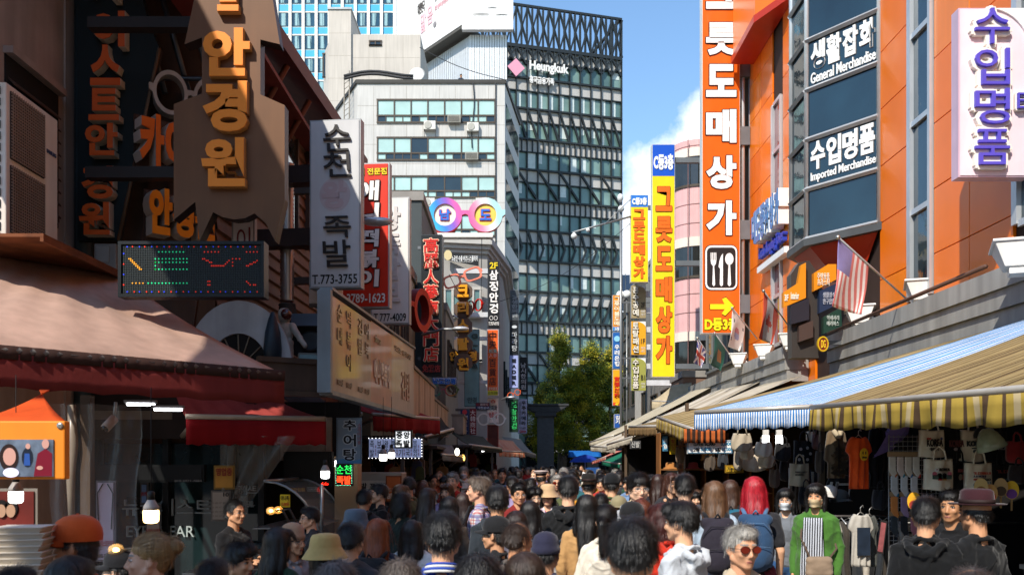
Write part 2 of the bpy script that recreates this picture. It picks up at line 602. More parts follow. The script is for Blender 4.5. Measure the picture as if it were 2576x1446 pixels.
HAIRS = {
 'short': ([('e', (0, .020, 1.620), (.083, .097, .087)), ('e', (0, .060, 1.588), (.070, .050, .062)), ('e', (0, -.035, 1.662), (.062, .052, .038)),
      ('c', (.073, .0, 1.605), .012, (.074, .02, 1.59), .012), ('c', (-.073, .0, 1.605), .012, (-.074, .02, 1.59), .012)], .045, 2800, .7),
 'mop': ([('e', (0, .018, 1.628), (.088, .102, .090)), ('e', (0, .058, 1.590), (.074, .054, .068)), ('e', (0, -.054, 1.644), (.064, .042, .042)),
    ('c', (.076, -.01, 1.61), .012, (.077, .02, 1.59), .012), ('c', (-.076, -.01, 1.61), .012, (-.077, .02, 1.59), .012)], .06, 3000, .7),
 'parted': ([('e', (0, .016, 1.626), (.087, .101, .090)), ('e', (0, .060, 1.588), (.072, .052, .066)), ('e', (.03, -.052, 1.658), (.052, .046, .046)),
    ('e', (-.035, -.052, 1.654), (.044, .042, .042))], .06, 2800, .7),
 'crop': ([('e', (0, .020, 1.616), (.080, .096, .088)), ('e', (0, .060, 1.56), (.068, .048, .07))], .022, 3200, 1.),
 'thin': ([('e', (0, .045, 1.595), (.082, .078, .078)), ('e', (0, .022, 1.612), (.0775, .092, .087))], .035, 1500, .7),
 'long': ([('e', (0, .016, 1.622), (.084, .100, .088)), ('e', (0, .068, 1.52), (.078, .044, .13)), ('c', (.03, .085, 1.45), .042, (.02, .125, 1.22), .026),
     ('c', (-.03, .085, 1.45), .042, (-.02, .125, 1.22), .026), ('c', (.076, .03, 1.60), .018, (.080, .055, 1.42), .024), ('c', (-.076, .03, 1.60), .018, (-.080, .055, 1.42), .024),
     ('e', (.035, -.058, 1.660), (.04, .042, .032)), ('e', (-.035, -.058, 1.660), (.04, .042, .032))], .28, 2600, .3),
 'bob': ([('e', (0, .018, 1.622), (.085, .101, .088)), ('e', (0, .055, 1.55), (.084, .056, .082)), ('c', (.078, .0, 1.60), .018, (.076, .01, 1.50), .019),
    ('c', (-.078, .0, 1.60), .018, (-.076, .01, 1.50), .019), ('e', (0, -.058, 1.652), (.062, .040, .036))], .16, 2600, .35),
 'ponytail': ([('e', (0, .018, 1.620), (.081, .098, .090)), ('e', (0, .060, 1.575), (.066, .048, .07)), ('c', (0, .105, 1.60), .026, (0, .15, 1.57), .022),
      ('c', (0, .15, 1.57), .027, (0, .145, 1.36), .014)], .16, 2200, .25),
 'bun': ([('e', (0, .018, 1.618), (.079, .097, .089)), ('e', (0, .058, 1.575), (.064, .046, .068)), ('e', (0, .125, 1.645), (.035, .034, .034))], .07, 2200, .7),
 'curly': ([('e', (0, .02, 1.622), (.094, .106, .094)), ('e', (0, .065, 1.54), (.098, .068, .10)), ('e', (.06, .03, 1.52), (.05, .06, .09)), ('e', (-.06, .03, 1.52), (.05, .06, .09)),
      ('e', (0, -.05, 1.66), (.06, .045, .04))], .1, 2600, 1.6),
}
def make_hair(kind, cut=False):
 prims, ln, n, rough = HAIRS[kind]
 me = remesh(prims, .007, 3, 0)
 vs, fs = arrays(me)
 bpy.data.meshes.remove(me)
 bv = BVHTree.FromPolygons(vs, fs)
 b = MB()
 shell = vs
 if cut:                                             # under a hat the hair is pressed flat
  shell = [(v[0] * (.86 if v[2] > 1.61 else 1), .015 + (v[1] - .015) * (.86 if v[2] > 1.61 else 1), min(v[2], 1.64)) for v in vs]
 b.add(shell, fs, 0, None, True)
 fringe = {'mop': 1.607, 'bob': 1.612, 'short': 1.635, 'long': 1.65, 'parted': 1.635, 'curly': 1.64}.get(kind, 1.65)
 rr = random.Random(hash(kind) % 1000 if False else sum(map(ord, kind)))
 crown = V((.012, .045, 1.72))
 zmin = min(v[2] for v in vs)
 nseg = 6
 for i in rr.sample(range(len(vs)), min(int(n * 1.7), len(vs))):
  p = V(vs[i])
  if p.z < zmin + .02:
   continue
  loc, no, _, _ = bv.find_nearest(p)
  if cut and p.z > 1.606:
   continue
  if no.z < -.35:
   continue
  L = ln * rr.uniform(.6, 1.15)
  lift = rr.uniform(.001, .010) * (1 + rough)
  away = p - crown
  away.z = 0
  if away.length > 1e-3:
   away.normalize()
  if kind in ('mop', 'bob', 'short', 'parted') and p.y < .0:
   away = (away + V((0, -1.1, 0)) + V((rr.uniform(-.5, .5), 0, 0))).normalized()
  if kind in ('ponytail', 'bun'):
   d = (V((0, .13, 1.62)) - p).normalized() if p.z > 1.55 and p.y < .1 else V((0, 0, -1))
  else:
   d = (away * .8 + V((0, 0, -1)) * (.35 + max(0, 1.68 - p.z) * 6)).normalized()
  d = (d + V((rr.gauss(0, 1), rr.gauss(0, 1), rr.gauss(0, 1))) * .16 * rough).normalized()
  wd = rr.uniform(.0008, .0019) * (1.3 if kind in ('long', 'bob') else 1)
  pts = []
  q = loc + no * .001
  for s in range(nseg + 1):
   t = s / nseg
   lq, nq, _, _ = bv.find_nearest(q)
   if nq is None:
    break
   hang = nq.z < -.3 or q.z < zmin + .015
   pos = q if hang else lq + nq * (.0012 + lift * math.sin(min(1, t * 1.15) * math.pi * .6) * (1.8 if t > .8 else 1))
   if kind == 'curly':
    pos = pos + V((math.sin(t * 9 + i), math.cos(t * 8 + i * 1.3), math.sin(t * 7 + i * 2))) * .006
   if (pos.y < -.035 and abs(pos.x) < .066 and pos.z < fringe + rr.uniform(-.008, .008)) or pos.z < zmin - (.012 if ln < .12 else .05):
    break
   if abs(pos.x) < .078 and pos.y < -.02 and pos.z < 1.56:
    break
   pts.append((pos, nq))
   d = (d + V((0, 0, -.35)) - nq * (d.dot(nq) if not hang else 0)).normalized() if kind not in ('ponytail', 'bun') else (d - nq * d.dot(nq)).normalized()
   q = pos + d * (L / nseg)
  if len(pts) < 3:
   continue
  rv, rf = [], []
  for s, (pp, nn) in enumerate(pts):
   dd = (pts[min(s + 1, len(pts) - 1)][0] - pts[max(0, s - 1)][0])
   side = dd.cross(nn)
   if side.length < 1e-6:
    side = V((1, 0, 0))
   side.normalize()
   ww = wd * (1 - (s / (len(pts) - 1)) ** 2 * .85)
   rv += [pp - side * ww, pp + side * ww]
  for s in range(len(pts) - 1):
   rf.append((2 * s, 2 * s + 1, 2 * s + 3, 2 * s + 2))
  b.add(rv, rf, 0, None, True)
 o = b.build('hair', [])
 me = o.data
 bpy.data.objects.remove(o)
 return me
def hat_mesh(kind):
 b = MB()
 if kind == 'cap':
  T = Matrix.Translation((0, .018, 1.622))
  n = 24
  prof = [(1.0, -.01), (1.02, .02), (.97, .05), (.82, .082), (.55, .103), (.2, .112), (.03, .113)]
  vs, fs = [], []
  for r, z in prof:
   for k in range(n):
    a = 2 * math.pi * k / n
    vs.append((math.cos(a) * r * .094, math.sin(a) * r * .112, z))
  for i in range(len(prof) - 1):
   for k in range(n):
    q = (k + 1) % n
    fs.append((i * n + k, i * n + q, (i + 1) * n + q, (i + 1) * n + k))
  fs.append(tuple((len(prof) - 1) * n + k for k in range(n)))
  b.add(vs, fs, 0, T, True)
  b.ball((0, .018, 1.736), (.008, .008, .005), 0, 8, 5)
  def brim(u, v):
   a = math.radians(200 + 140 * u)
   r = 1 + v * .72 * math.sin(math.pi * u) ** .5
   x = math.cos(a) * .092 * (1 + .18 * v * math.sin(math.pi * u))
   y = .018 + math.sin(a) * .108 * r
   return V((x, y, 1.622 - .012 * v - abs(x) ** 2 * 2.6 * v))
  b.grid(brim, 18, 6, 0, True, (0, 0, -.004))
 elif kind == 'bucket':
  prof = [(.150, -.055), (.146, -.050), (.104, .015), (.103, .024), (.094, .075), (.082, .096), (.04, .105), (.004, .106)]
  b.lathe(prof, 28, 0, Matrix.Translation((0, .015, 1.628)) @ Matrix.Diagonal((.95, 1.08, 1, 1)))
  b.lathe([(.098, .0), (.143, -.056), (.146, -.056)], 28, 0, Matrix.Translation((0, .015, 1.628)) @ Matrix.Diagonal((.95, 1.08, 1, 1)))
 elif kind == 'fedora':
  b.lathe([(.100, 0), (.165, .006), (.168, .012), (.102, .01), (.101, .03), (.094, .09), (.075, .105), (.03, .096), (.003, .095)], 28, 0, Matrix.Translation((0, .015, 1.640)) @ Matrix.Diagonal((.93, 1.1, 1, 1)))
  b.lathe([(.104, .010), (.1045, .036), (.1, .037)], 28, 1, Matrix.Translation((0, .015, 1.640)) @ Matrix.Diagonal((.93, 1.1, 1, 1)))
 elif kind == 'beanie':
  b.lathe([(.092, -.025), (.1, -.02), (.102, .012), (.095, .016), (.094, .05), (.078, .09), (.045, .112), (.004, .12)], 24, 0, Matrix.Translation((0, .018, 1.620)) @ Matrix.Diagonal((.93, 1.1, 1, 1)))
 elif kind == 'officer':
  b.lathe([(.09, 0), (.093, .03), (.125, .055), (.128, .066), (.10, .075), (.003, .08)], 26, 0, Matrix.Translation((0, .015, 1.635)) @ Matrix.Diagonal((.95, 1.1, 1, 1)))
  b.lathe([(.094, .002), (.0955, .03), (.092, .031)], 26, 1, Matrix.Translation((0, .015, 1.635)) @ Matrix.Diagonal((.95, 1.1, 1, 1)))
 o = b.build('hat', [])
 me = o.data
 bpy.data.objects.remove(o)
 return me
def spectacles_mesh(sun):
 b = MB()
 for s in (1, -1):
  c = V((s * .033, -.098, 1.580))
  rx, rz = (.027, .020) if sun else (.023, .018)
  ringp = [(c.x + math.cos(a) * rx, c.y + abs(math.cos(a) * s + 1) * .004 * (1 if math.cos(a) * s > 0 else .3), c.z + math.sin(a) * rz) for a in [2 * math.pi * k / 18 for k in range(19)]]
  b.tube(ringp, .0014, 5, 0)
  b.prism([(c.x + math.cos(a) * rx, c.z + math.sin(a) * rz) for a in [2 * math.pi * k / 18 for k in range(18)]], c.y + .003, c.y + .005, 1)
  b.tube([(s * .058, -.090, 1.585), (s * .076, -.05, 1.586), (s * .083, .012, 1.584), (s * .081, .028, 1.565)], .0016, 5, 0)
 b.tube([(-.011, -.101, 1.583), (0, -.106, 1.586), (.011, -.101, 1.583)], .0015, 5, 0)
 o = b.build('spectacles', [])
 me = o.data
 bpy.data.objects.remove(o)
 return me
def mask_mesh():
 b = MB()
 def fn(u, v):
  a = (u - .5) * 2
  x = a * .070
  y = -.124 + abs(a) ** 2.3 * .098 + .026 * v + .004 * math.cos(v * 9)
  return V((x * (1 - .25 * v), y + .006, 1.556 - v * .078))
 b.grid(fn, 14, 8, 0, True, (0, .004, 0))
 for s in (1, -1):
  b.tube([(s * .064, -.016, 1.55), (s * .084, .02, 1.585)], .0015, 4, 0)
  b.tube([(s * .052, -.018, 1.482), (s * .082, .02, 1.56)], .0015, 4, 0)
 o = b.build('face_mask', [])
 me = o.data
 bpy.data.objects.remove(o)
 return me
def backpack_mesh():
 pr = [('e', (0, .235, 1.17), (.145, .085, .22)), ('e', (0, .24, 1.07), (.14, .10, .13)), ('e', (0, .30, 1.07), (.10, .045, .10)),
    ('c', (-.09, .20, 1.36), .05, (.09, .20, 1.36), .05)]
 me = remesh(pr, .011, 4, .001)
 vs, fs = arrays(me)
 bpy.data.meshes.remove(me)
 b = MB()
 b.add(vs, fs, 0, None, True)
 for s in (1, -1):
  b.tube([(s * .07, .19, 1.38), (s * .095, .06, 1.445), (s * .105, -.06, 1.39), (s * .12, -.125, 1.25), (s * .15, -.06, 1.08), (s * .12, .15, .99)], .019, 6, 1)
  b.tube([(s * .02, .23, 1.41), (0, .25, 1.44)], .007, 5, 1)
 b.tube([(-.11, .328, 1.15), (0, .352, 1.16), (.11, .328, 1.15)], .004, 5, 1)
 b.tube([(-.13, .285, 1.25), (-.06, .31, 1.34), (.06, .31, 1.34), (.13, .285, 1.25)], .004, 5, 1)
 o = b.build('backpack', [])
 me = o.data
 bpy.data.objects.remove(o)
 return me
def shoulder_bag_mesh():
 pr = [('c', (.19, .06, .99), .045, (.19, -.10, .99), .045), ('c', (.19, .06, .88), .05, (.19, -.10, .88), .05), ('e', (.19, -.02, .93), (.055, .13, .10))]
 me = remesh(pr, .011, 4, .001)
 vs, fs = arrays(me)
 bpy.data.meshes.remove(me)
 b = MB()
 b.add(vs, fs, 0, None, True)
 b.tube([(.20, -.10, 1.0), (.06, -.155, 1.2), (-.10, -.09, 1.42), (-.125, .03, 1.445), (-.06, .15, 1.30), (.12, .16, 1.10), (.20, .06, 1.0)], .011, 6, 1)
 o = b.build('shoulder_bag', [])
 me = o.data
 bpy.data.objects.remove(o)
 return me
MESH = {}
def shared(key, fn, *a):
 if key not in MESH:
  MESH[key] = fn(*a)
 return MESH[key]
def worn(name, me, mats, parent, label=None, scale=None, loc=None):
 o = bpy.data.objects.new(name, me)
 while len(me.materials) < len(mats):
  me.materials.append(None)
 for i, m in enumerate(mats):
  o.material_slots[i].link = 'OBJECT'
  o.material_slots[i].material = m
 COL.objects.link(o)
 if parent is not None:
  o.parent = parent
 if label:
  o['label'] = label
 return o
SKIN = ['E2B08F', 'DDA985', 'E8BB9C', 'D39E7A', 'CB9570']
EYE_W, IRIS = mat('D8D2CC', .25, var=0), mat('1C1410', .15, var=0)
HMC = {}
def hair_mat(c):
 # strands: tone and relief run along the fall of the hair
 if c in HMC:
  return HMC[c]
 m = bpy.data.materials.new('hair_' + c)
 m.use_nodes = True
 t = m.node_tree
 b = t.nodes['Principled BSDF']
 b.inputs['Roughness'].default_value = .38
 b.inputs['Specular IOR Level'].default_value = .6
 tcn = t.nodes.new('ShaderNodeTexCoord')
 mp = t.nodes.new('ShaderNodeMapping')
 mp.inputs['Scale'].default_value = (150, 110, 9)
 n = t.nodes.new('ShaderNodeTexNoise')
 n.inputs['Scale'].default_value = 1
 n.inputs['Detail'].default_value = 5
 n.inputs['Roughness'].default_value = .7
 r = t.nodes.new('ShaderNodeValToRGB')
 col = lin(c)
 r.color_ramp.elements[0].position = .34
 r.color_ramp.elements[0].color = (*[x * .45 for x in col], 1)
 r.color_ramp.elements[1].position = .70
 r.color_ramp.elements[1].color = (*[min(1, x * 1.5 + .006) for x in col], 1)
 bp = t.nodes.new('ShaderNodeBump')
 bp.inputs['Strength'].default_value = .8
 bp.inputs['Distance'].default_value = .006
 for a, k in ((tcn.outputs['Object'], mp.inputs[0]), (mp.outputs[0], n.inputs['Vector']), (n.outputs[0], r.inputs[0]), (r.outputs[0], b.inputs['Base Color']), (n.outputs[0], bp.inputs['Height']), (bp.outputs[0], b.inputs['Normal'])):
  t.links.new(a, k)
 HMC[c] = m
 return m
def person(x, y, height, rz, label, g='m', pose='stand', top='jacket', topc='1E1F22', legs='slim', legc='1B1D22', hair='short', hairc='14110F', skin=None,
     hat=None, hatc=None, specs=None, mask=None, group='people in the street crowd', topm=None, inner=None):
 s = height / 1.715
 t = thing('person', label, 'person', (x, y, 0), rz, group)
 t.scale = (s, s, s)
 sk = skin or R.choice(SKIN)
 base = mat(sk, .5, var=.10, scale=14, bump=.05, bscale=220, spec=.4)
 lips = mat('B87468' if g == 'm' else 'B55A55', .4, var=0)
 browm = mat(hairc if hairc[0] < '9' else '8A8580', .6, var=0)
 worn('body', shared(('b', g, pose), make_body, g, pose), [base, EYE_W, IRIS, lips, browm], t)
 worn(top, shared(('t', top, g, pose), make_top, top, g, pose), [topm or fabric(topc)], t)
 worn('skirt' if legs == 'skirt' else 'trousers', shared(('l', legs, pose), make_legs, legs, pose), [fabric(legc)], t)
 worn('shoes', shared(('s', pose), make_shoes, pose), [mat(R.choice(['1A1A1C', 'D8D5D0', '3A2A20']), .5)], t)
 if hair:
  worn('hair', shared(('h', hair, bool(hat)), make_hair, hair, bool(hat)), [hair_mat(hairc)], t)
 if hat:
  worn({'cap': 'baseball_cap', 'bucket': 'bucket_hat', 'fedora': 'brimmed_hat', 'beanie': 'beanie', 'officer': 'peaked_cap'}[hat], shared(('hat', hat), hat_mesh, hat), [fabric(hatc), mat('2A1A18', .7)], t)
 if specs:
  worn('spectacles', shared(('g', specs), spectacles_mesh, specs == 'sun'), [mat('2A2220' if specs != 'gold' else '8A6A3A', .3, metal=.4, var=0), mat('6A1C10', .06, var=0, spec=.8) if specs == 'sun' else mat('DDE4E8', .03, var=0, alpha=.05, spec=.4)], t)
 if mask:
  worn('face_mask', shared(('k',), mask_mesh), [fabric(mask, .04)], t)
 return t
def carried(kind, t, label, c, c2='15161A'):
 me = shared((kind,), backpack_mesh if kind == 'backpack' else shoulder_bag_mesh)
 o = worn(kind, me, [fabric(c), fabric(c2)], None)
 o.location, o.rotation_euler, o.scale = t.location, t.rotation_euler, t.scale
 tag(o, label, 'bag')
 return o
# ------------------------------------------------------------------ ground and buildings
def mass(b, x0, y0, z0, x1, y1, z1, m=0):
 b.box(x0, y0, z0, x1, y1, z1, m)
g_ = MB()
g_.grid(lambda u, v: V((-160 + 320 * u, -60 + 460 * v, 0)), 4, 4, 0, False)
tag(g_.build('ground', mat('7A7672', .85, var=.25, scale=1.2, bump=.3, bscale=30)), None, None, None, 'structure')
DKMET = mat('2E3233', .45, metal=.3, var=.1, spec=.4)
TEALGL = mat('5A7672', .10, var=.35, scale=.35, spec=.7)
BLINDGL = mat('A8C6BF', .22, var=.14, scale=.7, spec=.5, coat=.4)
DARKGL = mat('1C2A30', .05, var=.3, scale=.6, spec=.8)
PERF = mat('B4B2AE', .7, var=.1, scale=12, bump=.8, bscale=30)
CURT = mat('C9D4D2', .5, var=.1, scale=4)
def black_tower():
 t = thing('office_tower', 'black steel office tower with diagonal fins closing the end of the street', 'building', (-4.54, 104.9, 0), math.radians(15.95))
 W, TOP = 18.5, 55.3
 child(t, 'wall', mat('24282A', .6), lambda b: (mass(b, 0, .55, 0, W, 16, 50.4), mass(b, 0, 8, 50.4, W - .5, 8.3, 53.2)))
 nb = 28
 bw = W / nb
 def crown(b):
  b.box(0, 0, TOP - .25, W, .3, TOP)
  b.box(0, 0, 50.3, W, .55, 50.6)
  b.box(W - .3, .3, TOP - .25, W, 16, TOP)
  for i in range(nb + 1):
   b.box(i * bw - .06, 0, 50.6, i * bw + .06, .5, TOP - .25)
  for i in range(0, nb, 2):
   for s, x in ((1, i * bw), (-1, (i + 2) * bw)):
    T = None
    b.add([(x, .05, 50.6), (x + .16, .05, 50.6), (x + s * 2 * bw + .16, .05, TOP - .25), (x + s * 2 * bw, .05, TOP - .25),
        (x, .4, 50.6), (x + .16, .4, 50.6), (x + s * 2 * bw + .16, .4, TOP - .25), (x + s * 2 * bw, .4, TOP - .25)],
       [(0, 1, 2, 3), (7, 6, 5, 4), (0, 4, 5, 1), (1, 5, 6, 2), (2, 6, 7, 3), (3, 7, 4, 0)])
  for k in range(14):
   b.box(W - .12, .5 + k * 1.1, 50.4, W, .62 + k * 1.1, TOP - .25)
 child(t, 'lattice_crown', DKMET, crown)
 kinds = ['X', 'C', 'D', 'H', 'D2', 'H', 'Z', 'N', 'Z', 'H', 'D2', 'H', 'N', 'D', 'H']
 z = 50.3
 for f, k in enumerate(kinds):
  h = 3.55
  z0 = z - h
  sp = z0 + 2.1
  gl = child(t, 'window', [TEALGL, CURT, mat('7A968F', .12, var=.3, scale=.4, spec=.6)], lambda b: [b.box(i * bw * 2 + .05, .42, z0 + .05, (i + 1) * bw * 2 - .05, .5, sp, 0 if R.random() < .5 else 2) for i in range(nb // 2)] +
       [b.box(i * bw * 2 + .12, .38, z0 + (.1 if k == 'C' else R.uniform(.1, 1.2)), i * bw * 2 + (.62 if k == 'C' else R.uniform(.4, 1.1)), .41, sp - .03, 1) for i in range(nb // 2) if k == 'C' or R.random() < .3])
  child(t, 'spandrel_panel', PERF, lambda b: b.box(0, .30, sp, W, .5, z - .1))
  def fins(b):
   b.box(-.05, -.02, z - .1, W + .05, .54, z + .1)
   b.box(0, .2, sp - .08, W, .5, sp + .06)
   step = 1 if k in ('H', 'X') else 2
   for i in range(0, nb + 1, step):
    b.box(i * bw - .05, 0, sp if i % 2 else z0 + .1, i * bw + .05, .42, z - .1)
   def diag(xa, za, xb, zb, w_=.2):
    b.add([(xa, .02, za), (xa + w_, .02, za), (xb + w_, .02, zb), (xb, .02, zb), (xa, .36, za), (xa + w_, .36, za), (xb + w_, .36, zb), (xb, .36, zb)],
       [(0, 1, 2, 3), (7, 6, 5, 4), (0, 4, 5, 1), (1, 5, 6, 2), (2, 6, 7, 3), (3, 7, 4, 0)])
   if k == 'D':
    for i in range(0, nb, 2):
     diag(i * bw, z - .1, (i + 2) * bw - .2, z0 + .1)
   if k == 'D2':
    for i in range(0, nb, 4):
     diag(i * bw, z - .1, (i + 4) * bw - .2, z0 + .1, .26)
   if k == 'X':
    for i in range(0, nb, 2):
     diag(i * bw, z - .1, (i + 2) * bw - .2, sp - .5)
     diag((i + 2) * bw - .2, z - .1, i * bw, sp - .5)
   if k == 'Z':
    for i in range(0, nb, 2):
     diag(i * bw + (0 if f < 8 else 2 * bw), z - .1, i * bw + bw * (.9 if f < 8 else 1.1), sp - .6, .24)
     diag(i * bw + bw * (.9 if f < 8 else 1.1), sp - .6, i * bw + (0 if f > 8 else .1), z0 + .1, .2)
  child(t, 'mullion_frame', DKMET, fins)
  z = z0
 lg = mat('E9A3B8', .4, var=0)
 def logo(b):
  b.prism([(4.1, 47.7), (5.15, 48.75), (6.2, 47.7), (5.15, 46.65)], -.25, -.05, 0)
  for zz in (46.85, 47.9):
   b.box(2.8, -.25, zz, 3.9, -.05, zz + .85, 0)
  b.text('Heungkuk', 6.8, 47.35, 11.6, 48.75, -.25, -.05, 1, .03)
  b.text('흥국금융가족', 6.8, 46.1, 9.8, 46.95, -.25, -.05, 1, .03)
 child(t, 'roof_logo', [lg, mat('E8E6E2', .5, var=0)], logo)
black_tower()
def hotel():
 x0, y0 = -42, 140
 t = thing('hotel_tower', 'white ribbed hotel tower with sky blue panels under curtained windows', 'building', (x0, y0, 0))
 WH = mat('E2DED6', .6, var=.06)
 child(t, 'wall', WH, lambda b: (b.box(0, .35, 0, 26, 14, 84), [b.box(i * 2 - .22, 0, 0, i * 2 + .22, .35, 84) for i in range(14)], [b.box(0, .2, 46.3 + r * 3.5, 26, .35, 46.5 + r * 3.5) for r in range(11)]))
 child(t, 'spandrel_panel', mat('3FA6CC', .35, var=.05), lambda b: [b.box(i * 2 + .24, .24, 46.55 + r * 3.5, i * 2 + 1.76, .34, 47.55 + r * 3.5) for i in range(13) for r in range(11)])
 gl = mat('1E4458', .08, var=.4, scale=.5, spec=.7)
 cu = mat('8FB2B8', .6, var=.1, scale=6)
 n = 0
 for r in range(9):
  for i in range(2, 13):
   o = child(t, 'window', gl, lambda b: b.box(i * 2 + .24, .25, 47.75 + r * 3.5, i * 2 + 1.76, .34, 49.75 + r * 3.5))
   a = R.uniform(.1, .9)
   child(o, 'curtain', cu, lambda b: b.grid(lambda u, v: V((i * 2 + .3 + a * .5 + u * R.choice((.55, .7)), .235 - .03 * math.cos(u * 25), 47.8 + r * 3.5 + v * 1.9)), 9, 1))
hotel()
STONE = mat('C4C1BC', .75, var=.07, scale=.5, dirt=.16, bump=.1, bscale=20)
BRFR = mat('4A4036', .5, var=.1)
def joints_grid(b, x0, x1, z0, z1, y, nx, nz, m):
 """Thin open joints of a stone cladding, as shallow dark strips."""
 for i in range(1, nx):
  x = x0 + (x1 - x0) * i / nx
  b.box(x - .012, y - .003, z0, x + .012, y + .02, z1, m)
 for j in range(1, nz):
  z = z0 + (z1 - z0) * j / nz
  b.box(x0, y - .003, z - .012, x1, y + .02, z + .012, m)
def strip_window(parent, x0, z0, x1, z1, y, n, blind=BLINDGL, low=.3, fr=BRFR):
 zl = z0 + (z1 - z0) * low
 w_ = (x1 - x0) / n
 g = child(parent, 'window', [blind, DARKGL, mat('C9C2A8', .5, var=.1)], lambda b: [(b.box(x0 + i * w_, y - .02, zl, x0 + (i + 1) * w_, y + .05, z1, 0 if R.random() < .9 else 1),
     b.box(x0 + i * w_, y - .02, z0, x0 + (i + .5) * w_, y + .05, zl, R.choice((0, 1, 1))), b.box(x0 + (i + .5) * w_, y - .02, z0, x0 + (i + 1) * w_, y + .05, zl, R.choice((0, 0, 1)))) for i in range(n)])
 def frame(b):
  for i in range(n + 1):
   b.box(x0 + i * w_ - .05, y - .09, z0, x0 + i * w_ + .05, y - .02, z1)
  for z in (z0, zl, z1):
   b.box(x0 - .07, y - .1, z - .06, x1 + .07, y - .015, z + .06)
  for i in range(n):
   b.box(x0 + (i + .5) * w_ - .03, y - .08, z0, x0 + (i + .5) * w_ + .03, y - .021, zl)
 child(g, 'frame', fr, frame)
 return g
def grey_office():
 d = 70.
 k = d / F
 X = lambda px: (px - CX) * k
 Z = lambda py: CH + (HY - py) * k
 t = thing('office_building', 'pale stone office block with strip windows and a cable hanging from its roof', 'building', (0, d, 0))
 xl, xr, zt = X(899), X(1270), Z(211)
 def wall(b):
  b.prism([(xl, 0), (xr, 0), (xr + 1.15, 8.6), (xl + 1, 12), (xl - 2.6, 5.5)], 0, zt, 0, axis='z')
  joints_grid(b, xl, xr, 4, zt - .2, 0, 9, 18, 1)
 child(t, 'wall', [STONE, mat('8E877D', .8)], wall)
 child(t, 'parapet_cap', mat('3A3834', .6), lambda b: b.prism([(xl - .1, -.12), (xr + .1, -.12), (xr + 1.3, 8.7), (xl + 1, 12.1), (xl - 2.75, 5.5)], zt, zt + .28, 0, axis='z'))
 for (a, c) in ((252, 309), (347, 403), (444, 497), (541, 594), (638, 692), (735, 790)):
  strip_window(t, X(950), Z(c), X(1245), Z(a), 0, 7)
 # the shaded side street face: dark strips
 for (a, c) in ((252, 309), (347, 403), (444, 497), (541, 594), (638, 692)):
  child(t, 'side_window', DARKGL, lambda b: b.add([(xr + .08, .5, Z(c)), (xr + 1.1, 8.1, Z(c)), (xr + 1.1, 8.1, Z(a)), (xr + .08, .5, Z(a)), (xr - .3, .5, Z(c)), (xr + .7, 8.1, Z(c)), (xr + .7, 8.1, Z(a)), (xr - .3, .5, Z(a))],
     [(0, 1, 2, 3), (7, 6, 5, 4), (0, 4, 5, 1), (2, 6, 7, 3), (1, 5, 6, 2), (0, 3, 7, 4)]))
 def cable(b):
  b.tube([V((X(1190) + .1 * math.sin(i * .7), -.12, zt - i * .62)) for i in range(9)], .045, 5, 0)
  b.tube([V((X(1247), -.1, zt - i * 3.2)) for i in range(8)], .05, 5, 0)
  pts = [P(862 + i * 22, 192 - 9 * math.sin(i * .55) - i * 1.1, d - .15) - V((0, d, 0)) for i in range(9)]
  for o in (0, .22):
   b.tube([p + V((0, .5, o)) for p in pts], .1, 6, 0)
 child(t, 'cable', mat('38383A', .6), cable)
 def ladder(b):
  for q in (0, .55):
   b.tube([V((xl - 1.25 + q, 1.3 - q * 1.5, zt - 6)), V((xl - 1.25 + q, 1.3 - q * 1.5, zt + 1.2))], .05, 5)
  for i in range(16):
   b.tube([V((xl - 1.25, 1.3, zt - 5.8 + i * .42)), V((xl - .7, .48, zt - 5.8 + i * .42))], .03, 4)
 child(t, 'ladder', mat('8C8478', .6), ladder)
 dish = MB()
 dish.lathe([(.03, -.1), (.35, -.05), (.6, .12), (.62, .13), (.35, 0), (.03, -.04)], 16, 0, Matrix.Rotation(math.radians(75), 4, 'X'))
 dish.tube([(0, 0, -1), (0, .1, 0)], .05)
 tag(dish.build('satellite_dish', mat('D8D6D0', .5), None, P(1050, 190, 71)), 'white satellite dish on the roof of the pale stone office block', 'dish')
grey_office()
def aircon(loc, label, w=.85, rz=0, group='condensers on the office front', s=1.):
 t = thing('air_conditioner', label, 'air conditioner', loc, rz, group)
 t.scale = (s, s, s)
 child(t, 'casing', mat('D6D2C8', .5, dirt=.1), lambda b: b.box(-w / 2, -.35, 0, w / 2, 0, .62), bevel=.015)
 def gr(b):
  T = Matrix.Translation((-.12, -.36, .31)) @ Matrix.Rotation(math.pi / 2, 4, 'X')
  b.lathe([(.24, -.01), (.27, .0), (.27, .02), (.24, .02)], 18, 0, T)
  b.lathe([(.02, .004), (.24, .004), (.24, .006)], 18, 1, T)
  for i in range(6):
   a = math.pi * i / 6
   b.tube([V((-.12 + .25 * math.cos(a), -.375, .31 + .25 * math.sin(a))), V((-.12 - .25 * math.cos(a), -.375, .31 - .25 * math.sin(a)))], .007, 4, 0)
 child(t, 'fan_grille', [mat('A8A59C', .5), mat('4A4A48', .6)], gr)
 child(t, 'bracket', mat('5A5550', .5), lambda b: (b.box(-w / 2, -.4, -.05, -w / 2 + .05, 0, -.003), b.box(w / 2 - .05, -.4, -.05, w / 2, 0, -.003), b.tube([(-w / 2 + .02, -.38, -.04), (-w / 2 + .02, 0, -.45)], .02, 4), b.tube([(w / 2 - .02, -.38, -.04), (w / 2 - .02, 0, -.45)], .02, 4)))
 return t
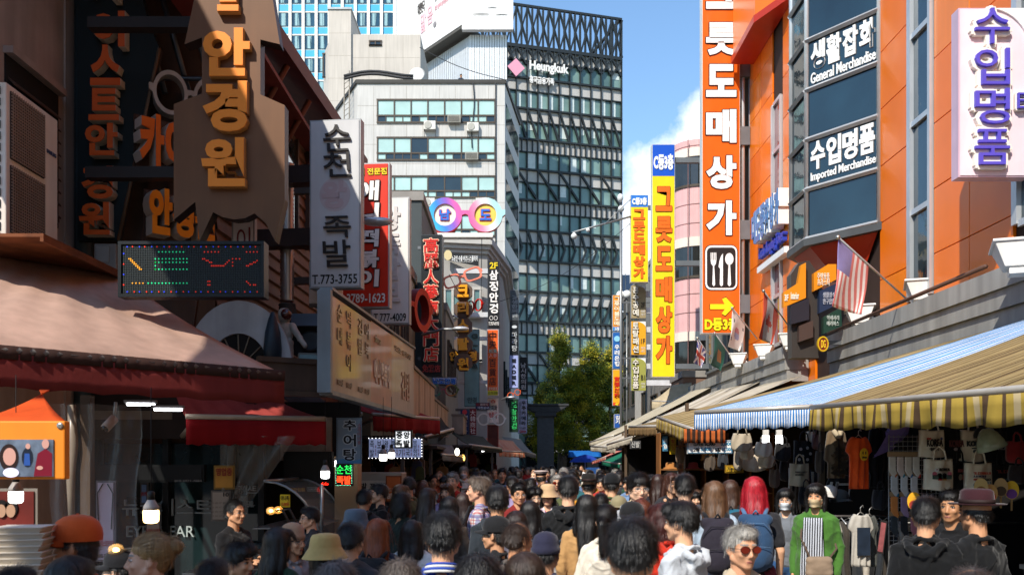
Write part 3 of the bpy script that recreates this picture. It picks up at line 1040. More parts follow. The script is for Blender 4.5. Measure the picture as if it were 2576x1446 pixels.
for px, py, l in ((1082, 327, 'white condenser on a bracket under the top strip window, left one'), (1190, 331, 'white condenser on a bracket under the top strip window, right one'),
      (1080, 520, 'condenser on the office wall behind the left rim of the giant glasses'), (1212, 520, 'condenser on the office wall behind the bridge of the giant glasses')):
 aircon(P(px, py, 70) + V((0, -.06, -.1)), l, s=1.05)
for px, py, l in ((1143, 304, 'small grey window cooler in the top strip window'), (1187, 397, 'small grey window cooler in the second strip window')):
 b = MB()
 b.box(-.5, -.35, -.28, .5, 0, .28, 0)
 for i in range(6):
  b.box(-.42, -.362, -.22 + i * .075, .42, -.351, -.19 + i * .075, 1)
 tag(b.build('window_cooler', [mat('8E8A80', .6), mat('3A3A38', .6)], None, P(px, py, 70) + V((0, -.11, 0))), l, 'air conditioner')
def core_tower():
 d = 82.
 k = d / F
 X = lambda px: (px - CX) * k
 Z = lambda py: CH + (HY - py) * k
 t = thing('stair_tower', 'beige stone stair tower with a small high window behind the office roof', 'building', (0, d, 0))
 def wall(b):
  b.box(X(826), 0, 0, X(883), 8, Z(25))
  b.box(X(883), .25, 0, X(1057), 8, Z(84))
  b.prism([(X(799), 2.6), (X(826), .1), (X(826), 8), (X(799), 8)], 0, Z(106), 0, axis='z')
  joints_grid(b, X(826), X(883), 10, Z(27), 0, 1, 16, 1)
  joints_grid(b, X(884), X(1056), 10, Z(86), .25, 4, 15, 1)
 child(t, 'wall', [mat('C2BAB0', .8, var=.06, scale=.5, dirt=.12), mat('9A9184', .8)], wall)
 child(t, 'coping', mat('8F9496', .4, metal=.4), lambda b: b.box(X(824), -.1, Z(25), X(885), 8, Z(20)))
 strip_window(t, X(929), Z(112), X(958), Z(101), .25, 2, DARKGL, .02)
 strip_window(t, X(803), Z(176), X(812), Z(115), 1.7, 1, TEALGL, .02)
core_tower()
def billboard():
 d = 92.
 k = d / F
 X = lambda px: (px - CX) * k
 Z = lambda py: CH + (HY - py) * k
 t = thing('rooftop_billboard', 'white corner billboard on a corrugated metal screen above the roofs', 'billboard', (0, 0, 0))
 c = V((X(1162), d, 0))
 l = V((-.765, 1, 0)).normalized()
 zb, zt = Z(62), Z(62) + 8.5
 e = c + l * 13
 def panel(b):
  b.add([c + V((0, 0, zb)), e + V((0, 0, zb)), e + V((0, 0, zt)), c + V((0, 0, zt)), c + V((.6, .8, zb)), e + V((.6, .8, zb)), e + V((.6, .8, zt)), c + V((.6, .8, zt))],
     [(3, 2, 1, 0), (4, 5, 6, 7), (0, 1, 5, 4), (2, 3, 7, 6), (1, 2, 6, 5)])
  b.box(c.x, d, zb - .5, X(1291), d + .6, zt)
  for x, z, w_, h in ((1.1, .9, 1.6, .22), (2.6, 1.6, .9, .12), (3.4, .9, 1.2, .1), (1.8, 2.6, 1.1, .16)):
   b.grid(lambda u, v: V((c.x + x + u * w_, d - .02 - .12 * math.sin(math.pi * u) * v, zb + z + v * h)), 5, 2, 1)
 child(t, 'panel', [mat('E6E4E2', .6, var=.03, dirt=.07, streak=.4), mat('C9C6C4', .7)], panel)
 ang = math.atan2(-l.y, -l.x)
 T = Matrix.Translation(e + V((0, 0, zb))) @ Matrix.Rotation(ang, 4, 'Z')
 def txt(b):
  b.text('대한민국', 4.6, 4.1, 6.0, 5.3, -.06, -.012, 0, .01, T)
  b.text('맑', 5.2, 1.9, 6.3, 4.0, -.06, -.012, 1, .02, T)
  b.text('음', 6.5, 2.3, 7.6, 4.2, -.06, -.012, 1, .02, T)
  b.text('당신을 보고 있나요 오늘', 8.0, 4.9, 10.6, 5.4, -.06, -.012, 2, 0, T)
  b.text('모두가 웃는 오늘 내일을 나누며', 8.0, 4.2, 11, 4.7, -.06, -.012, 2, 0, T)
  b.text('당신 삶에게 감사합니다', 8.0, 3.3, 10.6, 3.8, -.06, -.012, 1, 0, T)
  b.lathe([(.24, 0), (.3, 0), (.3, .03), (.24, .03)], 14, 2, T @ Matrix.Translation((8.0, -.03, 1.9)) @ Matrix.Rotation(math.pi / 2, 4, 'X'))
 child(t, 'lettering', [mat('55504E', .7), mat('E2B4BC', .7), mat('8A8688', .7)], txt)
 def under(b):
  b.add([c + V((0, .1, zb - .02)), e + V((0, 0, zb - .02)), e + V((1.8, 2, zb - .02)), c + V((1.8, 2, zb - .02)), c + V((0, .1, zb - .3)), e + V((0, 0, zb - .3)), e + V((1.8, 2, zb - .3)), c + V((1.8, 2, zb - .3))],
     [(0, 1, 2, 3), (7, 6, 5, 4), (0, 4, 5, 1), (1, 5, 6, 2), (2, 6, 7, 3), (3, 7, 4, 0)])
 child(t, 'steel_frame', mat('55524C', .6), under)
 def screen(b):
  c2 = V((X(1180), d + 1.2, 0))
  z2 = zb - .6
  for i in range(15):
   x = c2.x + i * (X(1276) - c2.x) / 15
   b.box(x, d + 1.2, Z(230), x + .21, d + 1.35, z2 + .1, 0)
  b.box(c2.x, d + 1.4, Z(230), X(1276), d + 1.5, z2, 1)
  for i in range(34):
   p = c2 + l * (i * .36)
   q = p + l * .26
   b.add([(p.x, p.y, Z(230)), (q.x, q.y, Z(230)), (q.x, q.y, z2), (p.x, p.y, z2), (p.x + .1, p.y + .1, Z(230)), (q.x + .1, q.y + .1, Z(230)), (q.x + .1, q.y + .1, z2), (p.x + .1, p.y + .1, z2)],
      [(3, 2, 1, 0), (4, 5, 6, 7), (0, 1, 5, 4), (1, 2, 6, 5), (2, 3, 7, 6), (3, 0, 4, 7)], 0)
  p, q = c2 + V((.15, .15, 0)), c2 + l * 12.3 + V((.15, .15, 0))
  b.add([(p.x, p.y, Z(240)), (q.x, q.y, Z(240)), (q.x, q.y, z2), (p.x, p.y, z2), (p.x + .1, p.y + .1, Z(240)), (q.x + .1, q.y + .1, Z(240)), (q.x + .1, q.y + .1, z2), (p.x + .1, p.y + .1, z2)],
     [(3, 2, 1, 0), (4, 5, 6, 7), (1, 2, 6, 5), (0, 4, 7, 3)], 2)
 child(t, 'corrugated_screen', [mat('D5D8DA', .45, metal=.2, var=.05, dirt=.08), mat('3C4446', .7), mat('BFC3C5', .5)], screen)
billboard()
# ---- left side of the street
def corner_stone():
 d = 40.
 k = d / F
 X = lambda px: (px - CX) * k
 Z = lambda py: CH + (HY - py) * k
 t = thing('corner_building', 'low grey stone corner building with a moulded cornice, below the giant glasses', 'building', (0, d, 0))
 fp = [(X(1060), -.6), (X(1226), 0), (X(1262), 5.0), (X(1262) + .4, 24), (X(1060), 24)]
 zt = Z(640)
 child(t, 'wall', mat('A5A39E', .8, var=.08, scale=.8, dirt=.12), lambda b: b.prism(fp, 0, zt, 0, axis='z'))
 def cor(b):
  for o, z0, z1 in ((.12, zt, zt + .16), (.26, zt + .16, zt + .34), (.42, zt + .34, zt + .5), (.30, zt + .5, zt + .74)):
   b.prism([(fp[0][0], fp[0][1] - o), (fp[1][0] + o * .5, fp[1][1] - o), (fp[2][0] + o, fp[2][1]), (fp[3][0] + o, fp[3][1]), fp[4]], z0, z1, 0, axis='z')
 child(t, 'cornice', mat('B9B7B1', .75, var=.06), cor)
 for a, c in ((730, 800), (850, 910)):
  for p0, p1 in ((1120, 1160), (1172, 1210)):
   strip_window(t, X(p0), Z(c), X(p1), Z(a), -.36, 2, TEALGL, .02, mat('B0ADA6', .6))
 for i in range(4):
  child(t, 'side_window', DARKGL, lambda b: b.box(X(1262) - .05 + i * .08, 6 + i * 4.2, 5.2, X(1262) + .12 + i * .08, 8.6 + i * 4.2, 7.0))
corner_stone()
WOODBR = mat('6B4A36', .7, var=.2, scale=3, dirt=.2, streak=2)
def wood_house():
 t = thing('wooden_shophouse', 'brown boarded shophouse with a deep eave behind the hanging banners', 'building')
 xs = lambda y: -3.55 + .035 * (y - 10.6)
 def wall(b):
  b.prism([(xs(10.9), 10.9), (xs(17.4), 17.4), (-9, 17.4), (-9, 10.9)], 0, 7.5, 0, axis='z')
  for i in range(26):
   z = 2.6 + i * .19
   b.add([(xs(10.9) + .003, 10.9, z), (xs(17.4) + .003, 17.4, z), (xs(17.4) + .035, 17.4, z + .02), (xs(10.9) + .035, 10.9, z + .02), (xs(10.9) + .003, 10.9, z + .18), (xs(17.4) + .003, 17.4, z + .18)],
      [(0, 1, 2, 3), (3, 2, 5, 4)], 0)
 child(t, 'wall', WOODBR, wall)
 for y in (12.2, 13.6, 15.0):
  child(t, 'window', [DARKGL, mat('4A3A30', .6)], lambda b: (b.box(xs(y) - .1, y, 5.5, xs(y) + .06, y + .75, 6.9, 0), b.box(xs(y), y - .07, 5.4, xs(y) + .09, y - .003, 7.0, 1), b.box(xs(y), y + .753, 5.4, xs(y) + .09, y + .82, 7.0, 1)))
 def roof(b):
  # overhanging eave with a fascia board and an oxblood soffit, climbing slightly along the street
  a0, a1 = 8.9, 17.6
  za, zb_ = 7.45, 7.75
  ex = lambda y: -3.02 + .035 * (y - 10.6)
  b.add([(ex(a0), a0, za), (ex(a1), a1, zb_), (-9.2, a1, zb_ + 2.6), (-9.2, a0, za + 2.6), (ex(a0), a0, za - .22), (ex(a1), a1, zb_ - .22), (-9.2, a1, zb_ + 2.4), (-9.2, a0, za + 2.4)],
     [(0, 1, 2, 3), (0, 4, 5, 1), (4, 7, 6, 5), (0, 3, 7, 4), (1, 5, 6, 2)], [0, 1, 2, 1, 1])
  b.box(-3.75, a0 + .1, 7.0, -3.1, a1, 7.06, 2)
  for y in (11.2, 12.4, 13.6, 14.8, 16):
   b.tube([(-3.55 + .03 * (y - 10.6), y, 6.5), (-3.1 + .03 * (y - 10.6), y, 7.3)], .045, 5, 1)
 child(t, 'roof', [mat('4A3A34', .7, var=.2), mat('6A3E2E', .6, dirt=.15), mat('6E2A22', .7, var=.2)], roof)
wood_house()
CONC = mat('B09A8C', .85, var=.18, scale=1.5, dirt=.35, streak=.5, bump=.25, bscale=9)
def concrete_house():
 t = thing('concrete_building', 'stained brown concrete building with a louvred vent at the left edge', 'building')
 child(t, 'wall', CONC, lambda b: (b.box(-12, 8.86, 0, -5.0, 10.2, 10.25), b.box(-5.16, 10.2, 0, -4.98, 10.55, 10.25)))
 def vent(b):
  b.box(-5.0, 9.03, 4.55, -4.96, 10.02, 4.60, 1)
  for i in range(9):
   z = 4.65 + i * .135
   b.add([(-4.995, 9.05, z), (-4.995, 10.0, z), (-4.93, 10.0, z - .07), (-4.93, 9.05, z - .07), (-4.995, 9.05, z + .02), (-4.995, 10.0, z + .02), (-4.93, 10.0, z - .05), (-4.93, 9.05, z - .05)],
      [(0, 1, 2, 3), (7, 6, 5, 4), (3, 2, 6, 7), (0, 3, 7, 4), (1, 5, 6, 2)], 1)
  b.box(-4.998, 9.0, 4.5, -4.985, 10.05, 5.95, 0)
  b.box(-5.0, 8.98, 5.95, -4.9, 10.07, 6.02, 2)
 child(t, 'louvre_vent', [mat('1E1A18', .9), mat('4E3C32', .6, var=.2), CONC], vent)
 child(t, 'upper_storey', CONC, lambda b: (b.box(-5.3, -14, 7.7, -5.003, 6.5, 10.2), b.box(-5.3, 6.503, 5.6, -5.003, 8.857, 10.2), [b.box(-5.25, y, 0, -5.05, y + .2, 7.697) for y in (-13, -8, -3)]))  # thin wall on posts out of view, added to shade the hanging signs
 child(t, 'downpipe', mat('2E3A3C', .5, var=.2), lambda b: b.tube([(-4.88, 10.42, .2), (-4.88, 10.42, 9.0)], .1, 10))
concrete_house()
# the set-back front between the concrete building and the shophouse, faced with slanting boards
def alley_front():
 t = thing('alley_shopfront', 'dark boarded shopfront set back behind the hanging signs', 'building')
 def wall(b):
  b.box(-9, 11.0, 0, -3.6, 11.4, 8.2, 0)
  for i in range(4):
   x = -4.45 + i * .24
   b.add([(x - .36, 10.78, 3.2), (x - .10, 10.86, 3.2), (x + .34, 10.86, 6.3), (x + .08, 10.78, 6.3), (x - .36, 10.98, 3.2), (x - .10, 10.98, 3.2), (x + .34, 10.98, 6.3), (x + .08, 10.98, 6.3)],
      [(0, 1, 2, 3), (0, 3, 7, 4), (1, 5, 6, 2), (2, 6, 7, 3), (0, 4, 5, 1)], 1)
 child(t, 'wall', [mat('16191A', .8), mat('4E3A2E', .6, var=.2, scale=4, dirt=.2)], wall)
 def frame(b):
  for i in range(4):
   b.tube([(-4.5 + i * .28, 10.6, 7.9), (-4.02 + i * .28, 10.6, 6.2)], .035, 5)
  b.tube([(-5, 10.55, 6.35), (-3, 10.55, 6.35)], .03, 5)
 child(t, 'steel_frame', mat('5A6066', .4, metal=.6), frame)
alley_front()
def simple_house(name, label, x0, y0, x1, y1, h, wallm, wins=(), face='x+', trim=None, fr=None):
 """A plain street building; wins = (along0, z0, along1, z1) on the face that looks at the street."""
 t = thing(name, label, 'building')
 child(t, 'wall', wallm, lambda b: b.box(x0, y0, 0, x1, y1, h))
 child(t, 'parapet', trim or mat('8A8680', .7), lambda b: b.box(x0 - .06, y0 - .06, h, x1 + .06, y1 + .06, h + .25))
 for a0, z0, a1, z1 in wins:
  if face == 'x+':
   w_ = child(t, 'window', DARKGL, lambda b: b.box(x1 - .05, a0, z0, x1 + .02, a1, z1))
   child(w_, 'frame', fr or BRFR, lambda b: (b.box(x1 + .003, a0 - .06, z0 - .08, x1 + .09, a1 + .06, z0), b.box(x1 + .003, a0 - .06, z1, x1 + .09, a1 + .06, z1 + .07), b.box(x1 + .003, a0 - .06, z0, x1 + .07, a0, z1), b.box(x1 + .003, a1, z0, x1 + .07, a1 + .06, z1), b.box(x1 + .023, (a0 + a1) / 2 - .03, z0, x1 + .06, (a0 + a1) / 2 + .03, z1)))
  elif face == 'x-':
   w_ = child(t, 'window', DARKGL, lambda b: b.box(x0 - .02, a0, z0, x0 + .05, a1, z1))
   child(w_, 'frame', fr or BRFR, lambda b: (b.box(x0 - .09, a0 - .06, z0 - .08, x0 - .003, a1 + .06, z0), b.box(x0 - .09, a0 - .06, z1, x0 - .003, a1 + .06, z1 + .07), b.box(x0 - .07, a0 - .06, z0, x0 - .003, a0, z1), b.box(x0 - .07, a1, z0, x0 - .003, a1 + .06, z1), b.box(x0 - .06, (a0 + a1) / 2 - .03, z0, x0 - .023, (a0 + a1) / 2 + .03, z1)))
 return t
GOLDP = mat('8C7A5E', .4, metal=.4, var=.12, dirt=.15)
simple_house('metal_clad_shophouse', 'shophouse clad in bronze metal strips beside the faded white sign', -9, 17.6, -2.72, 25.6, 6.9, GOLDP, [(18.4, 4.6, 19.5, 6.2), (20.4, 4.6, 21.5, 6.2), (22.4, 4.6, 23.5, 6.2)])
simple_house('slate_shophouse', 'dark slate shophouse carrying the tall red ginseng sign', -9, 25.8, -2.55, 31.5, 9.3, mat('3E4546', .6, var=.1), [(26.4, 5, 28, 6.6), (29, 5, 30.6, 6.6)])
simple_house('rendered_shophouse', 'low rendered shophouse between the slate house and the stone corner building', -9, 31.7, -2.3, 38.9, 7.2, mat('8B8578', .8, dirt=.2), [(32.5, 4.6, 34, 6.2), (35, 4.6, 36.5, 6.2)])
simple_house('shaded_office', 'shaded grey office running back from the corner stone building', -12, 64.4, -.9, 69.6, 9, mat('8A8782', .8, dirt=.15), [(65, 4, 66.5, 6)])
# ---- right side of the street
ORANGE = mat('F2760A', .3, var=.05, scale=1.5, spec=.3, coat=.12)
REDOR = mat('B8341A', .3, var=.05)
ALU = mat('C9CBCC', .35, metal=.5, var=.06)
ALUD = mat('8A8C8C', .4, metal=.5, var=.1)
def orange_building():
 X0 = 7.4
 t = thing('orange_shopping_building', 'glossy orange panelled shopping building with a faceted bay window', 'building')
 child(t, 'wall', mat('3A2A22', .8), lambda b: b.box(X0 + .06, 8, 0, 16, 28.6, 24))
 zs = [3.3 + 1.14 * i for i in range(19)]
 cols = [(8.0, 9.3), (9.3, 10.6), (10.6, 11.9), (13.5, 14.8), (14.8, 16.05), (17.05, 18.4), (22.3, 23.6), (23.6, 25.0), (26.0, 27.2), (27.2, 28.6)]
 def clad(b):
  for a, c in cols:
   for i, z in enumerate(zs):
    b.box(X0 + R.uniform(0, .004), a + .008, z + .008, X0 + .055, c - .008, z + 1.132, R.choice((0, 0, 1, 2)))
 child(t, 'cladding', [ORANGE, mat('E86E08', .34, var=.06, scale=1.1, dirt=.08, coat=.1), mat('F48014', .26, var=.05, scale=1.9, dirt=.05, coat=.16)], clad, bevel=.006)
 def overhang(b):
  b.prism([(X0 - .003, 23.8), (6.75, 25.4), (6.75, 27.9), (X0 - .003, 27.9)], 14.3, 24, 0, axis='z')
  b.prism([(X0 - .003, 23.7), (6.7, 25.35), (6.7, 28), (X0 - .003, 28)], 14.1, 14.3, 1, axis='z')
 child(t, 'overhang', [ORANGE, REDOR], overhang)
 refl = mat('20343C', .03, var=.5, scale=.9, spec=.9, bump=.35, bscale=1.6)
 def colwin(a, c, z0, z1, n, gm=None):
  w_ = child(t, 'window', gm or refl, lambda b: b.box(X0 + .02, a, z0, X0 + .058, c, z1))
  def fr(b):
   b.box(X0 - .06, a, z0, X0 + .018, a + .09, z1)
   b.box(X0 - .06, c - .14, z0, X0 + .018, c, z1)
   h = (z1 - z0) / n
   for i in range(n + 1):
    b.box(X0 - .04, a + .092, z0 + i * h - .05, X0 + .018, c - .142, z0 + i * h + .05)
  child(w_, 'frame', ALU, fr)
 colwin(16.08, 17.02, 4.9, 19.5, 9)
 colwin(11.95, 13.45, 5.4, 19.4, 7)
 colwin(25.05, 25.95, 5.2, 12.0, 5, mat('7E1512', .1, var=.3, spec=.7))
 # faceted bay: near splay with the lettered panes, narrow front, far splay
 pl = [(7.4, 18.42), (6.39, 19.82), (6.39, 20.9), (7.4, 22.25)]
 zb, zt = 6.75, 19.5
 def bayfr(b):
  for (x, y) in pl[:3]:
   b.tube([(x, y, zb), (x, y, zt)], .06, 6)
  for i in range(3):
   a, c = V((*pl[i], 0)), V((*pl[i + 1], 0))
   for k in range(12):
    z = zb + k * 1.07
    n_ = V((a.y - c.y, c.x - a.x, 0)).normalized() * .04
    b.tube([a + n_ + V((0, 0, z)), c + n_ + V((0, 0, z))], .055, 4, 0, None, False)
 by = child(t, 'bay_window', [mat('142A34', .03, var=.5, scale=.7, spec=1., bump=.3, bscale=1.3)], lambda b: b.prism(pl, zb, zt, 0, axis='z'))
 child(by, 'frame', ALU, bayfr)
 child(t, 'bay_skirt', [REDOR, mat('5A5A58', .5, metal=.4)], lambda b: (b.prism([(7.4, 18.3), (6.3, 19.75), (6.3, 20.95), (7.4, 22.35)], zb - .16, zb - .005, 1, axis='z'),
    b.add([(7.4, 18.5, zb - .165), (6.45, 19.8, zb - .165), (6.45, 20.9, zb - .165), (7.4, 22.2, zb - .165), (7.38, 19.4, zb - 1.0), (7.2, 19.9, zb - 1.0), (7.2, 20.7, zb - 1.0), (7.38, 21.2, zb - 1.0)],
    [(0, 1, 5, 4), (1, 2, 6, 5), (2, 3, 7, 6), (4, 5, 6, 7)], 0)))
 a, c = V((*pl[0], 0)), V((*pl[1], 0))
 ang = math.atan2(a.y - c.y, a.x - c.x)
 T = Matrix.Translation(V((c.x, c.y, 0))) @ Matrix.Rotation(ang, 4, 'Z')
 Lb = (a - c).length
 def letters(b):
  y0, y1 = -.03, -.004
  # pane rows counted from the bay's sill
  for row, ko, en in ((2, '수입명품', 'Imported Merchandise'), (4, '생활잡화', 'General Merchandise')):
   z = zb + row * 1.07 - 1.07 + .0
   for i, ch in enumerate(ko):
    b.text(ch, .12 + i * .39, z + .38, .12 + i * .39 + .35, z + .98, y0, y1, 0, .035, T)
   b.text(en, .12, z + .10, 1.66, z + .33, y0, y1, 0, .012, T)
 child(t, 'window_lettering', mat('EDEDEA', .5, var=0), letters)
 # raised blue and white letters
 def name_letters(b):
  for i, ch in enumerate('대도종합상가'):
   y = 26.9 - i * .46
   T2 = Matrix.Translation((X0 - .34, y, 8.25 + .0 * i)) @ Matrix.Rotation(-math.pi / 2, 4, 'Z')
   b.text(ch, 0, 0, .42, .95, -.02, .0, 0, .045, T2)
   b.text(ch, 0, 0, .42, .95, .001, .30, 1, .045, T2)
  T2 = Matrix.Translation((X0 - .22, 26.6, 7.72)) @ Matrix.Rotation(-math.pi / 2, 4, 'Z')
  b.text('Deado Shopping Tower', 0, 0, 2.4, .42, -.01, .12, 2, .03, T2)
  b.box(X0 - .22, 24.1, 7.45, X0, 26.8, 7.62, 1)
 child(t, 'name_lettering', [mat('4C7FB5', .4, var=0), mat('E8E8E6', .5, var=.04), mat('2A3FA8', .4, var=0)], name_letters)
 child(t, 'downpipe', ALU, lambda b: (b.tube([(7.28, 23.0, 4.6), (7.28, 23.0, 22)], .07, 8), b.tube([(7.2, 28.5, 4.6), (7.2, 28.5, 22)], .06, 8)))
orange_building()
def ledge():
 t = thing('metal_canopy', 'long grey metal canopy running under the orange facade', 'canopy')
 m = mat('A6A5A0', .45, metal=.1, var=.12, scale=1.2, dirt=.35, streak=.6)
 def seg(b, ya, yb, z0, xo):
  b.box(xo, ya, z0, 7.39, yb, z0 + .28, 0)
  b.box(xo - .05, ya - .02, z0 + .285, 7.39, yb + .02, z0 + .56, 0)
  b.box(xo - .10, ya - .04, z0 + .565, 7.39, yb + .04, z0 + .86, 0)
 child(t, 'fascia', m, lambda b: (seg(b, 8, 20.3, 3.84, 7.05), seg(b, 22.8, 35, 3.95, 6.85)))
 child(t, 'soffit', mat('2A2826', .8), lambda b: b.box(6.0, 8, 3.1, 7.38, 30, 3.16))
 child(t, 'rail_pipe', mat('5A4034', .6), lambda b: b.tube([(7.0, 13.5, 4.82), (6.98, 20.2, 4.78)], .035, 6))
ledge()
def pink_building():
 d = 38.
 k = d / F
 X = lambda px: (px - CX) * k
 Z = lambda py: CH + (HY - py) * k
 t = thing('pink_tiled_building', 'pink tiled office building with a rounded corner and cream bands', 'building', (0, d, 0))
 xl = X(1703)
 r = 1.1
 arc = [(xl + r - r * math.cos(a), r - r * math.sin(a)) for a in [math.pi / 2 * i / 8 for i in range(9)]]
 fp = arc + [(16, 0), (16, 7), (xl + 1.6, 7)]
 off = lambda o: [(xl + r - (r + o) * math.cos(a), r - (r + o) * math.sin(a)) for a in [math.pi / 2 * i / 8 for i in range(9)]] + [(16, -o), (16, 7), (xl + 1.6 - o, 7)]
 child(t, 'wall', mat('D9A8A6', .4, var=.05, dirt=.08), lambda b: b.prism(fp, 0, Z(349), 0, axis='z'))
 for a, c in ((371, 392), (595, 618), (833, 856)):
  child(t, 'band', mat('DDD3C4', .5, var=.05), lambda b: b.prism(off(.06), Z(c), Z(a), 0, axis='z'))
 for a, c in ((393, 462), (619, 692), (857, 926)):
  w_ = child(t, 'window', mat('252522', .08, var=.4, spec=.8), lambda b: b.prism(off(.02), Z(c), Z(a) - .01, 0, axis='z'))
  child(w_, 'frame', BRFR, lambda b: [b.box(x, -.07, Z(c), x + .08, -.021, Z(a) - .01) for x in (xl + r, xl + 2.2, xl + 3.4)] + [b.prism(off(.05), Z(c) - .1, Z(c) - .001, 0, axis='z')])
 child(t, 'joint', mat('7A5A58', .8), lambda b: [b.prism(off(.004), Z(y) - .02, Z(y) + .02, 0, axis='z') for y in (365, 512, 560, 738, 785, 950)] + [b.box(x, -.004, 0, x + .03, .01, Z(349)) for x in (X(1730), X(1770))])
pink_building()
simple_house('tan_office', 'tan office strip with dark windows between the orange building and its tall sign', 7.15, 29, 14, 33.6, 26, mat('8A7A6A', .5, var=.08),
    [(y, z, y + 1.9, z + 1.9) for y in (29.2, 31.45) for z in (5.2, 8.6, 12, 15.4, 18.8)], 'x-', None, ALUD)
simple_house('brown_shophouse', 'low brown shophouse below the pink tiled building', 6.6, 35.2, 14, 37.9, 5.2, mat('7A5E4E', .6, var=.1), [(35.6, 3.4, 37.4, 4.8)], 'x-')
simple_house('narrow_office', 'narrow grey office behind the tall yellow sign', 7.9, 45.2, 16, 54, 13.2, mat('8C8882', .7, dirt=.15), [(y, z, y + 2.2, z + 1.6) for y in (46, 49.5) for z in (4, 7, 10)], 'x-')
simple_house('white_office', 'white walled shop building between the hanging signs', 8.2, 54.5, 16, 61, 8.2, mat('C9C4BA', .8, dirt=.12), [(55.5, 4.5, 57.5, 6.2)], 'x-')
simple_house('dark_office', 'dark glass office at the far right end of the street', 9.25, 66, 18, 76, 15.2, mat('4A4844', .5), [(y, z, y + 3.6, z + 1.8) for y in (67, 72) for z in (3.5, 6.3, 9.1, 11.9)], 'x-')
simple_house('far_block', 'distant block with blue panels on its roof', 11.0, 118, 30, 128, 21, mat('9A968E', .8), [], 'x-')
b = MB()
for i in range(4):
 b.box(11.2 + i * 1.15, 117.6, 21.4, 12.25 + i * 1.15, 117.7, 26, 0)
 b.box(11.1 + i * 1.15, 117.72, 21.2, 11.2 + i * 1.15, 117.8, 26.2, 1)
tag(b.build('solar_panel', [mat('2A4A78', .2, spec=.8), ALUD]), 'blue solar panels on the roof of the distant block', 'solar panel')
b = MB()
for i in range(18):
 b.box(7.6, 46.2, 13.5 + i * .14, 9.4, 46.3, 13.58 + i * .14, 0)
for x in (7.6, 8.5, 9.3):
 b.box(x, 46.31, 13.46, x + .08, 46.4, 16, 1)
tag(b.build('roof_screen', [mat('7A4A32', .7, var=.2), mat('4A3A32', .7)]), 'rusty slatted screen on the roof beside the tall yellow sign', 'screen')
# the square gate pillar in front of the trees
t = thing('gate_pillar', 'square dark brick gate pillar in front of the trees', 'pillar', P(1372, 1162, 62) + V((0, 0, -1.93)))
child(t, 'shaft', mat('4A4E52', .8, var=.15, scale=6, bump=.6, bscale=18), lambda b: b.box(-.55, -.55, .3, .55, .55, 5.0))
child(t, 'base', mat('55585A', .8), lambda b: b.box(-.75, -.75, 0, .75, .75, .3))
child(t, 'capital', mat('3A3C3E', .8), lambda b: (b.box(-.7, -.7, 5.0, .7, .7, 5.3), b.prism([(-1.5, 5.7), (-.8, 5.3), (.8, 5.3), (1.5, 5.7)], -.7, .7), b.box(-1.55, -.75, 5.702, 1.55, .75, 5.85)), bevel=.03)
# shop front of the tower's ground floor with its lit name
t = thing('shop_window', 'dark shop windows with white lettering at the foot of the tower', 'shop window', (0, 100, 0))
child(t, 'glass', mat('101416', .08, spec=.7), lambda b: b.box(1.5, 0, 0, 12, .3, 4.2))
child(t, 'frame', mat('2A2C2E', .5), lambda b: [b.box(1.4 + i * 1.75, -.1, 0, 1.55 + i * 1.75, -.005, 4.3) for i in range(7)] + [b.box(1.4, -.15, 4.31, 12.1, .3, 4.7)])
child(t, 'lettering', mat('F4F4F0', .4, var=0, emit=.6), lambda b: (b.text('SONY', 4.0, 3.55, 5.1, 3.9, -.18, -.11, 0, .03), b.text('SONY', 3.7, 2.9, 5.7, 3.35, -.18, -.11, 0, .04)))
# the street goes on behind the photographer
simple_house('brick_row_building', 'tan brick row building on the right behind the viewpoint', 7.6, -46, 16, 7.6, 17, mat('8A6E58', .8, dirt=.15), [(y, z, y + 2.4, z + 1.8) for y in (-40, -32, -24, -16, -8, 0) for z in (5, 8.5, 12)], 'x-')
simple_house('end_building', 'grey building closing the street behind the viewpoint', -60, -58, 20, -48, 19, mat('77726A', .8, dirt=.15))
